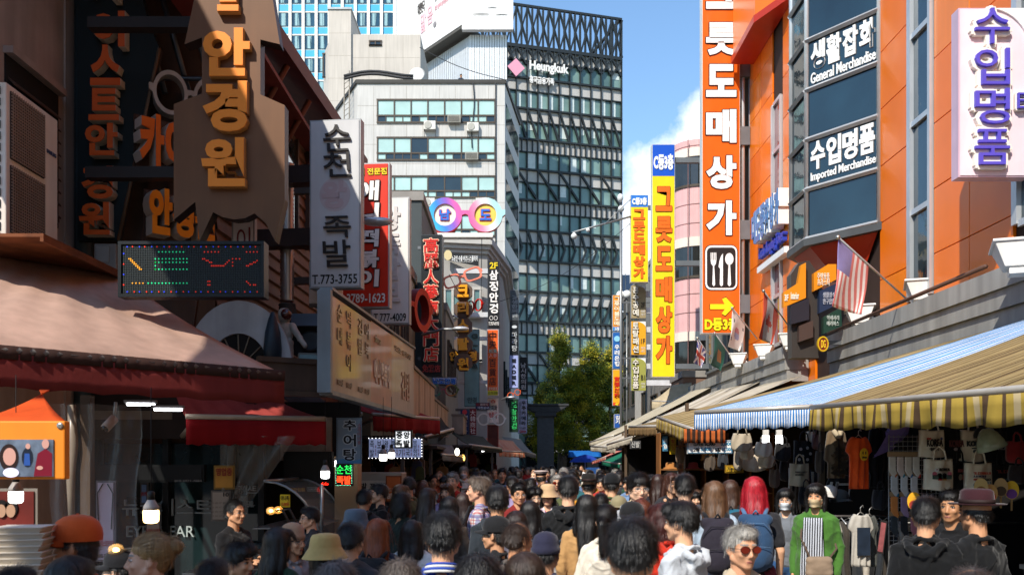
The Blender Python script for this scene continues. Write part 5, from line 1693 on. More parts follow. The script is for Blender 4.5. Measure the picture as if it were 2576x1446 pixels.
s.bracket(8.1, (520, 700), '6E7276', .09).done()
def small_sign(label, y0, y1, face, txt, tcol, fl):
 s = Sign('floor_sign', label, (1588, y0, 1625, y1), 41, .25, 'E8E8E4', 'B8BABC', dirt=.03)
 w, h = s.w / 2, s.h / 2
 pts = [(-w, -h), (w - .01, -h)] + [(-w + (2 * w - .01) * math.cos(a) ** .7 if math.cos(a) > 0 else -w, -h + .8 * s.h + .2 * s.h * 0 + (.2 * s.h) * math.sin(a)) for a in [math.pi / 2 * i / 6 for i in range(7)]]
 s.part('colour_panel', mat(face, .5, var=.05), lambda b: b.prism(pts, -.02, -.001))
 for i, ch in enumerate(txt):
  hh = (y1 - y0 - 6) / len(txt)
  s.t(ch, 1591, y0 + 3 + i * hh, 1606, y0 + 1 + (i + 1) * hh, 'E8E2D2', .02, .09, out=tcol, ob=.05)
 s.t(fl, 1612, (y0 + y1) / 2 + 2, 1622, (y0 + y1) / 2 + 14, '3A342A', .0, .05).t('생활용품', 1612, y1 - 20, 1623, y1 - 14, 'E0DCD2', 0, .03).t('소품가구', 1612, y1 - 12, 1623, y1 - 6, 'E0DCD2', 0, .03)
 s.bracket(8.2, (y0 + 20, y1 - 20), 'D8DADC', .12).done()
small_sign('khaki craft shop sign with raised letters, highest of the three floor signs', 718, 800, '9A8A66', '혼수공예', '4A3A22', '2F')
small_sign('amber fashion shop sign with raised letters, middle of the three floor signs', 808, 892, 'E0A01E', '토탈패션', '4A3A22', '1F')
small_sign('olive import shop sign with raised letters, lowest of the three floor signs', 900, 982, '9A9A4A', '수입상품', '4A4A22', 'B1')
s = Sign('narrow_sign', 'narrow orange bedding market sign topped by a white lamp globe', (1541, 742, 1563, 833), 50, .25, 'E08A1E', 'B8BABC', faces=((822, 833, '2E84C8'),))
s.v('그릇이불도매', 1545, 746, 1559, 820, 'F0E0C0', bold=.03).t('3층', 1546, 823, 1558, 832, 'F0F0EE', .02).bracket(9, (760,)).done()
s = Sign('narrow_sign', 'narrow blue bank sign with a white round emblem', (1541, 835, 1563, 927), 50, .25, '1E5FA8', 'B8BABC')
s.v('우리은행', 1546, 866, 1558, 922, 'F0F0EE', bold=.03).b.prism(ringpts(*s.px(1552, 852), .16, .16), -.03, -.004, s.m('8ECBE8'))
s.bracket(9, (900,)).done()
s = Sign('narrow_sign', 'narrow yellow shooting range sign with red chinese characters', (1541, 929, 1563, 1020), 50, .25, 'ECA81A', 'B8BABC', faces=((1012, 1020, 'D8481E'),))
s.v('實彈射擊', 1545, 946, 1559, 1002, 'C82A1A', bold=.02).t('4F', 1547, 1013, 1557, 1019, 'F0D81E', .03).bracket(9, (950,)).done()
s = Sign('narrow_sign', 'little blue sign at the foot of the narrow signs', (1545, 1041, 1562, 1076), 50, .25, '1E52A0', 'B8BABC')
s.v('김기', 1548, 1044, 1559, 1066, 'F0F0EE', bold=.03).done()
for px, py, l in ((1561, 742, 'white globe lamp on the narrow orange sign'), (1577, 741, 'white globe lamp behind the narrow orange sign')):
 t = thing('globe_lamp', l, 'lamp', P(px, py, 50.6))
 child(t, 'globe', mat('E8E8E2', .3, var=0), lambda b: b.ball((0, 0, 0), .24, 0, 16, 12))
 child(t, 'post', ALUD, lambda b: b.tube([(0, .05, -.23), (0, .05, -P(0, py, 50.6).z)], .05, 6))
# 34 pink white sign on the near right
s = Sign('projecting_sign', 'pink and white projecting sign with raised violet letters at the right edge', (2412, 20, 2592, 445), 13, .22, 'E9D2D8', 'D9B9C8', rough=.4, dirt=.03)
s.part('arch', mat('F2EFEE', .4, var=.03), lambda b: b.prism([(s.w / 2 - .02, s.h / 2 - .02)] + [(s.w / 2 - .02 - .62 * math.sin(a), s.h / 2 - .02 - .62 + .62 * math.cos(a)) if False else (s.w / 2 - .02 - .58 * (1 - math.sin(a)), s.h / 2 - .02 - .62 * (1 - math.cos(a))) for a in [math.pi / 2 * i / 10 for i in range(11)]][::-1], -.03, -.002))
for ch, y0, y1 in (('수', 30, 118), ('입', 130, 220), ('명', 230, 318), ('품', 332, 420)):
 s.t(ch, 2444, y0, 2530, y1, '5A4FC0', .0, .12, out='ECE6DA', ob=.10)
s.t('타', 2552, 235, 2590, 292, '5A4FC0', .0, .1, out='ECE6DA', ob=.09)
s.bracket(7.39, (60, 400), 'C8CACC', .05).done()
# stacked gateway signs
s = Sign('entrance_sign', 'arched entrance sign with amber top and stacked navy and green directory boards', (1963, 655, 2112, 905), 19.2, .3, '3A3430', '5A5650', rough=.5, poly=[(1990, 690), (2010, 660), (2035, 655), (2060, 690), (2060, 900), (1992, 900)])
for pts, col in (([(1966, 738), (2002, 715), (2010, 670), (2022, 664), (2022, 752), (1966, 776)], 'D8861A'), ([(2042, 690), (2078, 668), (2098, 668), (2098, 706), (2042, 735)], 'D8861A'),
     ([(1985, 770), (2030, 752), (2030, 806), (1985, 818)], '2A2830'), ([(2056, 735), (2098, 716), (2098, 770), (2056, 790)], '22304A'),
     ([(2005, 822), (2040, 808), (2040, 850), (2005, 862)], '4A3A34'), ([(2066, 800), (2110, 775), (2112, 822), (2066, 842)], '1E3A30')):
 s.b.prism([s.px(x, y) for x, y in pts], -.14, -.002, s.m(col))
s.t('주방용품', 2050, 690, 2080, 706, 'F0E8D8', .0, .16).t('프라스틱', 2050, 706, 2080, 722, 'F0E8D8', .0, .16).t('생활장식', 2064, 738, 2094, 752, 'B8BCC8', 0, .16).t('완구잡화', 2064, 754, 2094, 768, 'B8BCC8', 0, .16)
s.t('악세사리', 2074, 796, 2104, 808, 'C0C8C0', 0, .16).t('메리야스', 2074, 810, 2104, 822, 'C0C8C0', 0, .16).t('3F', 1968, 744, 1978, 760, 'F0E8D8', .02, .16).t('Interior', 1984, 738, 2004, 756, 'F0E8D8', .02, .16)
s.b.ring(ringpts(*s.px(2062, 868), .115, .16), ringpts(*s.px(2062, 868), .09, .13), -.22, -.15, s.m('C8A01E'))
s.b.prism(ringpts(*s.px(2062, 868), .089, .129), -.20, -.15, s.m('7A2A1E'))
s.t('DG', 2057, 858, 2068, 878, 'E0B82A', .03, .22)
s.bracket(7.39, (700, 860)).done()
# ---- flags on slanting poles
def flag(label, foot, tip, d0, d1, pts_fn, mats, nu=14, nv=10, w=.75, h=1.0, t0=.02):
 a, c = P(*foot, d0), P(*tip, d1)
 t = thing('flag', label, 'flag', a)
 child(t, 'pole', ALU, lambda b: b.tube([V(), c - a], .018, 6))
 child(t, 'finial', mat('B8B4A8', .3, metal=.8), lambda b: b.ball(c - a, .04, 0, 8, 6))
 u = (a - c).normalized()
 def fn(q, v):
  p = (c - a) + u * (t0 + q * w)
  p = p + V((-.10 * v + .10 * math.sin(q * 7 + v * 4) * v * .6, .10 * math.cos(q * 6 + v * 3) * v, -v * h * (1 - .25 * q)))
  return p
 child(t, 'cloth', mats, lambda b: b.grid(fn, nu, nv, pts_fn, True, (0, .004, 0)))
 return t
flag('american stars and stripes flag leaning out over the grey canopy', (2286, 757), (2108, 597), 16.5, 15.2, lambda i, j: 2 if (i < 10 and j < 7) else (0 if i % 3 else 1) if False else (2 if j < 9 and i < 12 else (0 if (i // 2) % 2 else 1)), [fabric('F4EEEC', .04), fabric('E07A74', .05), fabric('8A80B4', .05)], 26, 20, .95, 1.15)
flag('south korean flag on a slanting pole below the orange sign', (1905, 852), (1842, 775), 25, 24, lambda i, j: 1 if (i - 13) ** 2 + (j - 10) ** 2 < 14 and j < 10 else 2 if (i - 13) ** 2 + (j - 10) ** 2 < 14 else 3 if ((i in (4, 5, 22, 23)) and j in (4, 5, 14, 15)) else 0, [fabric('F2F0EE', .04), fabric('D0909A', .04), fabric('A4ACD4', .04), fabric('55555A', .04)], 26, 20, .75, 1.0)
flag('red and white canadian flag hanging beside the entrance sign', (1985, 822), (1921, 732), 21.5, 20.5, lambda i, j: 1 if i < 7 or i > 18 or (abs(i - 13) + abs(j - 10) < 5 and not (abs(i - 13) == 2 and j < 9) and not (j > 11 and i != 13)) else 0, [fabric('F2ECE8', .04), fabric('E0543A', .05)], 26, 20, .8, 1.05)
flag('british union flag below the yellow sign', (1790, 902), (1754, 850), 29, 28.5, lambda i, j: 1 if abs(i - 13) < 2 or abs(j - 8) < 2 else 0 if abs(i - 13) < 4 or abs(j - 8) < 3 or abs((i / 26 - j / 16)) < .07 or abs((i / 26 + j / 16 - 1)) < .07 else 2, [fabric('DCD8DA', .04), fabric('B8483A', .05), fabric('4A4A86', .05)], 26, 16, .55, .75)
flag('dark green flag drooping between the british and korean flags', (1842, 900), (1798, 838), 27, 26.5, lambda i, j: 1 if 8 < i < 14 and 4 < j < 12 else 0, [fabric('1E4A3E', .08), fabric('8A5A2E', .06)], 20, 16, .62, .9)
# ---- white floodlights on the canopy
def floodlight(px, py, d, label, s=1.):
 t = thing('floodlight', label, 'floodlight', P(px, py, d), math.radians(-20), 'floodlights along the canopy')
 t.scale = (s, s, s)
 WHT = mat('DEDCD6', .45, var=.06, dirt=.15)
 T = Matrix.Rotation(math.radians(-14), 4, 'X')
 child(t, 'housing', WHT, lambda b: (b.add([(-.26, -.16, .14), (.26, -.16, .14), (.26, .2, .14), (-.26, .2, .14), (-.15, -.08, -.16), (.15, -.08, -.16), (.15, .12, -.16), (-.15, .12, -.16)],
    [(0, 1, 2, 3), (7, 6, 5, 4), (0, 4, 5, 1), (1, 5, 6, 2), (2, 6, 7, 3), (3, 7, 4, 0)], 0, T), b.box(-.29, -.19, .143, .29, .23, .18, 0, T), b.box(-.1, -.05, -.25, .1, .09, -.162, 0, T)), bevel=.008)
 child(t, 'arm', WHT, lambda b: (b.tube([(.2, .02, .0), (.3, .1, -.12), (.34, .14, -.34)], .03, 6), b.box(.2, .05, -.36, .46, .25, -.33)))
for px, py, d, l, s_ in ((2321, 735, 16.3, 'white floodlight right of the stars and stripes flagpole', 1.05), (2163, 795, 18.8, 'white floodlight left of the american flag foot', 1.05), (2558, 645, 12.2, 'largest white floodlight at the right edge on the canopy', 1.05),
       (1986, 858, 22.4, 'white floodlight on the farther canopy below the entrance sign', .9), (1921, 884, 24.5, 'white floodlight on the farther canopy below the canadian flag', .9), (1857, 905, 26.8, 'white floodlight at the far end of the farther canopy', .9)):
 floodlight(px, py, d, l, s_)
# ---- cctv arm, street lamps, cables
t = thing('cctv_gantry', 'long steel arm carrying two white dome cameras over the street', 'camera arm', P(1586, 545, 40))
child(t, 'arm', ALUD, lambda b: (b.tube([V((0, 0, 0)), P(1440, 585, 39) - P(1586, 545, 40)], .045, 6), b.tube([V((-.0, 0, .75)), P(1520, 565, 39.5) - P(1586, 545, 40)], .018, 5)))
for px, py in ((1444, 585), (1479, 573)):
 child(t, 'dome_camera', [mat('DADAD6', .4), mat('1A1C20', .1)], lambda b: (b.ball(P(px, py + 9 if px < 1460 else py + 6, 39) - P(1586, 545, 40), .13 if px < 1460 else .09, 0, 12, 8), b.tube([P(px, py, 39) - P(1586, 545, 40), P(px, py + 6, 39) - P(1586, 545, 40)], .05, 6)))
t = thing('camera_pole', 'pole with white cameras at its head beside the tower edge', 'camera pole', P(1562, 1162, 48) + V((0, 0, -CH)))
child(t, 'pole', ALUD, lambda b: b.tube([(0, 0, 0), (0, 0, P(0, 490, 48).z)], .07, 8))
child(t, 'camera', mat('DADAD6', .4), lambda b: (b.ball((-.05, -.15, P(0, 500, 48).z), (.16, .2, .22), 0), b.ball((0, -.15, P(0, 527, 48).z), .17, 0)))
def street_lamp(label, px, py, d, px2, py2, d2):
 a, c = P(px, py, d), P(px2, py2, d2)
 t = thing('street_lamp', label, 'lamp', a)
 child(t, 'arm', ALUD, lambda b: b.tube([V(), (c - a) * .6 + V((0, 0, .06)), c - a], .035, 8))
 u = (c - a).normalized()
 child(t, 'lamp_head', mat('C4C8CA', .3, metal=.5), lambda b: b.ball(c - a + u * .1, (.22, .1, .06), 0, 14, 8))
street_lamp('silver street lamp head in front of the red hanging sign', 880, 560, 13.0, 940, 558, 12.4)
street_lamp('silver street lamp arm crossing the ginseng sign', 1062, 842, 23.8, 1150, 828, 23.4)
street_lamp('small street lamp near the dark green optician sign', 1262, 1005, 40, 1284, 1000, 39.6)
def cable(label, a, c, sag, r=.012):
 b = MB()
 b.tube([a.lerp(c, i / 14) + V((0, 0, -sag * math.sin(math.pi * i / 14))) for i in range(15)], r, 4)
 tag(b.build('overhead_cable', mat('2A2A2C', .7, var=0)), label, 'cable')
cable('thin cable from the dark left row to the short yellow sign', P(1252, 760, 42), P(1588, 560, 40.2), .5)
cable('thin cable slanting from the octagon sign to the rainbow glasses bar', P(1130, 690, 26), P(1168, 745, 26.6), .1)
cable('thin cable hanging in front of the stone corner building', P(1212, 600, 33), P(1210, 770, 33), .0)
cable('pair of service cables across the stair tower', P(1056, 120, 81), P(1290, 205, 69), .4, .03)
# ------------------------------------------------------------------ trees at the street's end
def ginkgo(label, px, d, h, r, seed, lean=0.):
 rr = random.Random(seed)
 base = P(px, HY, d)
 base.z = 0
 t = thing('ginkgo_tree', label, 'tree', base, rr.uniform(0, 6), 'ginkgo trees before the office tower')
 tips = []
 def trunk(b):
  b.tube([(0, 0, 0), (.05, 0, h * .2), (0, .08, h * .5), (.05, 0, h * .82), (0, 0, h * .97)], [.26, .2, .13, .06, .02], 8)
  for i in range(48):
   z = h * rr.uniform(.2, .93)
   f = (z / h - .18) / .8
   L = r * (math.sin(math.pi * min(1, .30 + f * .72)) ** .8) * rr.uniform(.55, 1.05)
   a = rr.uniform(0, 6.283)
   e = V((math.cos(a) * L, math.sin(a) * L, z + L * rr.uniform(.35, .8)))
   m_ = V((e.x * .5, e.y * .5, z + (e.z - z) * .35))
   b.tube([(0, 0, z), m_, e], [.07, .045, .012], 5)
   tips.extend([m_, e, m_.lerp(e, .5), V((0, 0, z)).lerp(m_, .6), m_.lerp(e, .8)])
  for q in range(6):
   tips.append(V((0, 0, h * (.8 + .035 * q))))
 child(t, 'trunk', mat('4A3E34', .9, var=.2, bump=.5, bscale=12), trunk)
 ms = [mat('A0961F', .7, var=.2, scale=.8), mat('76802A', .7, var=.2, scale=.8), mat('B8A428', .7, var=.2, scale=.8), mat('4A5820', .7, var=.2, scale=.8)]
 def crown(b):
  vs, fs, mi = [], [], []
  for c in tips:
   cm = rr.choice((0, 1, 1, 3, 1, 3, 2))
   rad = rr.uniform(.35, .75)
   for k in range(rr.randint(130, 210)):
    o = V((rr.gauss(0, 1), rr.gauss(0, 1), rr.gauss(0, .8))) * rad * .55
    p = c + o
    s = rr.uniform(.05, .105)
    u = V((rr.gauss(0, 1), rr.gauss(0, 1), rr.gauss(0, 1))).normalized()
    w_ = u.orthogonal().normalized()
    n = len(vs)
    vs += [p - u * s, p + w_ * s * .8, p + u * s, p - w_ * s * .8]
    fs.append((n, n + 1, n + 2, n + 3))
    mi.append(cm if rr.random() < .75 else rr.randint(0, 3))
  b.add(vs, fs, mi)
 child(t, 'crown', ms, crown)
ginkgo('tall yellowing ginkgo tree rising highest in front of the office tower', 1408, 96, 15.9, 2.3, 3)
ginkgo('yellowing ginkgo tree beside the narrow signs at the right', 1488, 97, 14.8, 2.4, 8)
ginkgo('low ginkgo tree between the two taller ones', 1446, 95, 11.5, 2.4, 5)
ginkgo('slim ginkgo tree peeping from behind the narrow orange sign', 1535, 99, 14.6, 2.0, 21)
ginkgo('short dark ginkgo tree left of the gate pillar', 1372, 98, 10.4, 2.1, 33)
# ------------------------------------------------------------------ awnings
def awning(label, FL, FR, BR, BL, hv, mats, nu, mf, sag=.05, wave=.02, bar=mat('B8B2A8', .4, metal=.4), trim=None, name='awning', group=None, vm=None, arms=True):
 t = thing(name, label, 'awning', FL, 0, group)
 o = FL
 FL, FR, BR, BL = [p - o for p in (FL, FR, BR, BL)]
 def can(u, v):
  p = FL.lerp(FR, u).lerp(BL.lerp(BR, u), v)
  return p + V((0, 0, -sag * math.sin(math.pi * v) * (1 + .5 * math.sin(u * 9)) - .012 * math.sin(u * math.pi * 14) * math.sin(math.pi * v)))
 child(t, 'canopy', mats, lambda b: b.grid(can, nu, 8, lambda i, j: mf(i), True, (0, 0, -.006)))
 nrm = (FR - FL).cross(V((0, 0, 1))).normalized()
 def val(u, v):
  p = FL.lerp(FR, u) + nrm * .02
  return p + V((0, 0, -.03 - hv * v + .012 * math.sin(u * 60) * v)) + nrm * (wave * (math.sin(u * 47) + .6 * math.sin(u * 83 + 1)) * v)
 child(t, 'valance', mats, lambda b: b.grid(val, nu, 3, (lambda i, j: vm(i)) if vm else (lambda i, j: mf(i)), True, -nrm * .005))
 child(t, 'front_bar', bar, lambda b: b.tube([FL, FR], .028, 8))
 if trim:
  def tr(u, v):
   return FL.lerp(FR, u) + nrm * (.028 + .012 * math.sin(u * 260)) + V((0, 0, .03 - .10 * v))
  child(t, 'trim', trim, lambda b: b.grid(tr, 90, 1, 0, True, -nrm * .006))
 if arms:
  child(t, 'arm', bar, lambda b: [b.tube([a + V((0, 0, -.05)), a.lerp(c, .55) + V((0, 0, -.28)), c + V((0, 0, -.5))], .03, 6) for a, c in ((FL.lerp(FR, .08), BL.lerp(BR, .08)), (FL.lerp(FR, .92), BL.lerp(BR, .92)))])
 return t
def cloth(c, dirt=.12, trans=0):
 m = mat(c, .8, var=.12, scale=1.6, dirt=dirt, bump=.12, bscale=18, spec=.2)
 t = m.node_tree
 if 'Translucent BSDF' not in t.nodes:              # canvas lets some daylight through
  b, o = t.nodes['Principled BSDF'], t.nodes['Material Output']
  tr, mx_ = t.nodes.new('ShaderNodeBsdfTranslucent'), t.nodes.new('ShaderNodeMixShader')
  tr.name = 'Translucent BSDF'
  mx_.inputs[0].default_value = .26
  src = b.inputs['Base Color']
  if src.is_linked:
   t.links.new(src.links[0].from_socket, tr.inputs['Color'])
  else:
   tr.inputs['Color'].default_value = src.default_value
  t.links.new(b.outputs[0], mx_.inputs[1])
  t.links.new(tr.outputs[0], mx_.inputs[2])
  t.links.new(mx_.outputs[0], o.inputs['Surface'])
 return m
PINKB = cloth('C9A795', .14)
MAROON = cloth('8A3A36', .2)
awning('big faded pink awning with a maroon valance over the left food stalls', V((-4.9, 5.26, 2.75)), V((-2.13, 8.5, 2.75)), V((-4.38, 9.82, 4.05)), V((-4.96, 9.15, 4.05)), .25, [PINKB, MAROON], 30, lambda i: 0, .06, .006, mat('6E6A66', .5), mat('3A2620', .8, var=.3), vm=lambda i: 1)
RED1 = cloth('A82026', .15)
RED1_LIT = cloth('B8504A', .15)  # same red cloth, sunlight on the canopy top put into its colour
awning('dark red awning below the big pink one', P(467, 1047, 9.7), P(819, 1053, 10.5), P(660, 985, 10.9), P(440, 985, 10.3), .27, [RED1_LIT, RED1], 24, lambda i: 0, .03, .008, mat('B9A893', .5), vm=lambda i: 1)
GREYA = cloth('4A4A4A', .2)
awning('charcoal awning beside the dark red one', P(816, 1046, 13), P(911, 1041, 13.4), P(800, 996, 14.0), P(700, 992, 13.6), .05, [GREYA], 12, lambda i: 0)
awning('weathered crimson awning under the long faded menu board', P(936, 1041, 14.5), P(1104, 1053, 16), P(1010, 1012, 17.3), P(870, 1008, 15.6), .24, [cloth('9A2A2E', .3), cloth('A83A3A', .3)], 26, lambda i: (i // 3) % 2, .03, .02)
awning('small grey awning farther along the left stalls', P(1110, 1142, 19), P(1165, 1147, 20), P(1137, 1119, 21.5), P(1074, 1115, 20.5), .1, [cloth('7E7E7A')], 10, lambda i: 0)
awning('dark green awning below the trading company signs', P(1180, 1118, 23), P(1262, 1128, 25), P(1215, 1098, 27), P(1136, 1086, 25), .08, [cloth('3A443E')], 10, lambda i: 0)
awning('orange and white striped awning near the street end', P(1255, 1133, 30), P(1320, 1137, 31), P(1290, 1108, 35), P(1222, 1101, 34), .16, [cloth('E86A3A', .05), cloth('E8C9A8', .05)], 26, lambda i: i % 2)
awning('grey white awning just beyond the orange striped one', P(1322, 1137, 33), P(1347, 1143, 34), P(1310, 1104, 38), P(1262, 1098, 37), .1, [cloth('8E8E88')], 10, lambda i: 0)
awning('black awning over the lit menu at the left', P(1068, 1098, 17.5), P(1140, 1078, 19.5), P(1110, 1050, 20), P(1040, 1040, 18), .05, [cloth('26241F')], 8, lambda i: 0)
# ---- the left fronts above the awnings
def condenser():
 t = thing('air_conditioner', 'large two fan air conditioner on the rusty plate at the left edge', 'air conditioner', V((-4.62, 8.35, 3.98)), 0)
 BE = mat('E0D6CA', .45, var=.06, dirt=.15)
 # long grille side faces the street, the finned end faces along it
 child(t, 'casing', BE, lambda b: b.box(-.42, 0, 0, .0, .95, 1.42), bevel=.012)
 def gr(b):
  for j in range(2):
   z0 = .06 + j * .68
   b.box(.001, .06, z0, .012, .66, z0 + .62, 0)
   for i in range(22):
    b.box(.0125, .06, z0 + .01 + i * .028, .022, .66, z0 + .022 + i * .028, 1)
   for i in range(16):
    b.box(.0225, .07 + i * .038, z0, .027, .078 + i * .038, z0 + .62, 1)
 child(t, 'fan_grille', [mat('3A2E28', .8), mat('8E7A6A', .5)], gr)
 def fins(b):
  for i in range(13):
   z = .07 + i * .103
   for x0 in (-.40, -.21):
    b.box(x0, -.012, z, x0 + .16, -.001, z + .07, 0)
 child(t, 'fin_grille', mat('16211E', .6), fins)
 child(t, 'lettering', mat('3A4A6A', .5), lambda b: b.text('SAMSUNG', 0, 0, .19, .04, -.004, -.0005, 0, .04, Matrix.Translation((.003, .72, 1.02)) @ Matrix.Rotation(math.pi / 2, 4, 'Z')))
 child(t, 'bracket', mat('8E8A84', .5), lambda b: b.tube([(-.35, -.02, .45), (-.05, -.03, .0)], .03, 5))
condenser()
b = MB()
b.box(-5.0, 8.0, 3.90, -4.1, 9.75, 3.93, 0)
b.box(-4.13, 8.0, 3.86, -4.10, 9.75, 3.899, 0)
tag(b.build('rusty_plate', mat('6E3E22', .8, var=.4, scale=6)), 'rusty steel plate under the large air conditioner', 'plate')
t = thing('flexible_duct', 'ribbed silver exhaust duct rising beside the grey white hanging sign', 'duct', P(722, 760, 11.9))
def duct(b):
 pts, rs = [], []
 for i in range(70):
  pts.append(V((0, 0, i * .026)))
  rs.append(.095 if i % 2 else .082)
 b.tube(pts, rs, 12)
child(t, 'pipe', mat('A9A6A2', .3, metal=.8, var=.15), duct)
def elbow(b):
 pts, rs = [], []
 for i in range(40):
  a = math.pi / 2 * i / 39
  pts.append(V((.45 - .45 * math.cos(a), 0, -.02 - .42 * math.sin(a))))
  rs.append(.115 if i % 2 else .10)
 b.tube(pts, rs, 12)
child(t, 'elbow', mat('3A3634', .7, var=.2), elbow)
# rooftop clutter over the stalls
t = thing('exhaust_hood', 'dark kitchen exhaust fan box under the ribbed duct', 'exhaust fan', P(782, 830, 11.2))
child(t, 'box', mat('2A2F33', .5, var=.2, dirt=.2), lambda b: b.box(-.24, 0, -.30, .24, .4, .2), bevel=.01)
child(t, 'flap', mat('4A545A', .45, metal=.3), lambda b: b.add([(-.23, -.005, .19), (.23, -.005, .19), (.2, -.16, .02), (-.2, -.16, .02), (-.23, -.015, .2), (.23, -.015, .2), (.21, -.17, .03), (-.21, -.17, .03)], [(0, 1, 2, 3), (7, 6, 5, 4), (0, 3, 7, 4), (1, 5, 6, 2), (2, 6, 7, 3)]))
child(t, 'outlet', mat('3E4448', .5), lambda b: b.lathe([(.12, 0), (.13, .03), (.10, .04), (.02, .02)], 16, 0, Matrix.Translation((0, -.01, -.14)) @ Matrix.Rotation(math.pi / 2, 4, 'X')))
t = thing('work_lamp', 'unlit square work lamp standing on the brown fascia', 'lamp', P(777, 912, 10.6))
child(t, 'housing', mat('6A6A62', .5, metal=.3), lambda b: b.prism([(-.15, -.13), (.15, -.13), (.17, .11), (-.13, .12)], 0, .16), bevel=.02)
child(t, 'glass', mat('7A9A9E', .06, var=.3, scale=5, spec=.8), lambda b: b.prism([(-.125, -.1), (.125, -.1), (.145, .085), (-.105, .092)], -.012, -.001))
b = MB()
b.box(-.0, 0, 0, .9, .05, .30, 0)
b.box(-.0, -.02, .303, .9, .07, .36, 0)
b.box(-.0, -.02, -.06, .9, .07, -.003, 0)
tag(b.build('stall_fascia', mat('5A463A', .6, var=.15, dirt=.3), None, V((-2.75, 9.9, 2.72)), (0, 0, .55)), 'brown boarded fascia between the pink awning and the menu board', 'fascia')
def astronaut():
 pr = [('e', (0, 0, .53), (.085, .09, .09)), ('e', (0, .02, .33), (.10, .08, .14)), ('e', (0, .09, .36), (.085, .06, .12)), ('c', (.09, 0, .40), .045, (.20, -.06, .24), .038), ('c', (.20, -.06, .24), .036, (.27, -.12, .15), .03),
    ('c', (-.09, 0, .40), .045, (-.15, -.03, .2), .035), ('c', (.05, 0, .2), .06, (.06, 0, .02), .045), ('c', (-.05, 0, .2), .06, (-.06, 0, .02), .045)]
 me = remesh(pr, .012, 2, .004)
 t = thing('astronaut_figure', 'weathered white astronaut figure with a red brown visor', 'figure', P(716, 905, 10.9))
 o = bpy.data.objects.new('body', me)
 me.materials.append(mat('A99F92', .6, var=.2, scale=9, bump=.3, bscale=30))
 COL.objects.link(o)
 o.parent = t
 child(t, 'visor', mat('4A1E1A', .1, spec=.8), lambda b: b.ball((.025, -.04, .535), (.072, .065, .068), 0, 14, 10))
astronaut()
b = MB()
prof = [(.02, .60), (.05, .52), (.09, .36), (.105, .18), (.10, 0)]
b.lathe(prof[::-1], 16, 0)
b.lathe([(.08, -.06), (.085, -.002), (.03, -.001)], 14, 1)
tag(b.build('rocket_figure', [mat('22303C', .4, var=.2), mat('5A2A1E', .6)], None, P(686, 915, 10.6)), 'dark blue toy rocket beside the astronaut figure', 'figure')
t = thing('arched_sign', 'weathered white arched board with a dark fan shaped opening behind the pink awning', 'sign', P(600, 925, 10.6))
def arch(b):
 o_ = [(math.cos(a) * .62, math.sin(a) * .78) for a in [math.pi * i / 20 for i in range(21)]]
 i_ = [(math.cos(a) * .34, math.sin(a) * .40) for a in [math.pi * i / 20 for i in range(21)]]
 b.prism(o_ + i_[::-1], 0, .06, 0)
child(t, 'board', mat('A9ABAE', .7, var=.15, dirt=.2), arch)
child(t, 'opening', [mat('120F0E', .8), mat('8A7A66', .5)], lambda b: (b.prism([(math.cos(a) * .335, math.sin(a) * .395) for a in [math.pi * i / 20 for i in range(21)]], .03, .05, 0), [b.tube([(0, .02, 0), (math.cos(a) * .33, .02, math.sin(a) * .39)], .008, 4, 1) for a in (.7, 1.2, 1.6, 2.1, 2.6)]))
s = Sign('column_banner', 'little white banner with a dark red letter under the brown banner', (582, 545, 640, 612), 9.6, .1, 'C9C6C4', '8A8A8A')
s.t('이', 596, 572, 630, 640, '6E2A2A', .0, .012).done()
t = thing('meter_box', 'pale electric meter box at the foot of the black vertical board', 'box', P(264, 650, 9.9))
child(t, 'casing', mat('8E887E', .5, dirt=.2), lambda b: b.box(-.12, 0, -.2, .12, .14, .16), bevel=.01)
child(t, 'door', mat('9A948A', .5, dirt=.2), lambda b: b.box(-.09, -.012, -.04, .05, -.001, .13), bevel=.004)
# ---- left stall interiors
def bulb_lamp(label, px, py, d, s, col, em, warm_neck='9A9490'):
 t = thing('pendant_bulb', label, 'bulb lamp', P(px, py, d), 0, 'hanging bulbs over the food stalls')
 t.scale = (s, s, s)
 child(t, 'bulb', mat(col, .4, var=0, emit=em), lambda b: b.lathe([(.01, -.105), (.045, -.10), (.058, -.085), (.06, -.02), (.058, -.0005)], 18))
 child(t, 'neck', mat(warm_neck, .5), lambda b: b.lathe([(.0605, .0), (.056, .03), (.03, .075), (.026, .08)], 18))
 child(t, 'socket', mat('1E1C1A', .5), lambda b: b.lathe([(.027, .081), (.028, .14), (.012, .15)], 12))
 child(t, 'cord', mat('161414', .7), lambda b: b.tube([(0, 0, .15), (0, 0, .75 / s)], .004, 4))
for a in (('largest warm pendant bulb in front of the eyewear shop', 380, 1282, 5.6, .78, 'FFD890', 5.5), ('cool white bulb under the orange corner sign', 40, 1235, 5.9, .75, 'F4F2EA', 3.5), ('white bulb left of the hanging loach soup cloth', 818, 1184, 9.6, .78, 'F4F4F4', 4.5),
    ('second white bulb half hidden behind the red and green dot sign', 852, 1158, 10.9, .8, 'F4F4F4', 4.5), ('white bulb below the lit pork sign, left of the pair', 964, 1142, 12.0, .85, 'F8F2E8', 4.5), ('white bulb below the lit pork sign, right of the pair', 985, 1138, 12.3, .75, 'F8F2E8', 4.5)):
 bulb_lamp(*a)
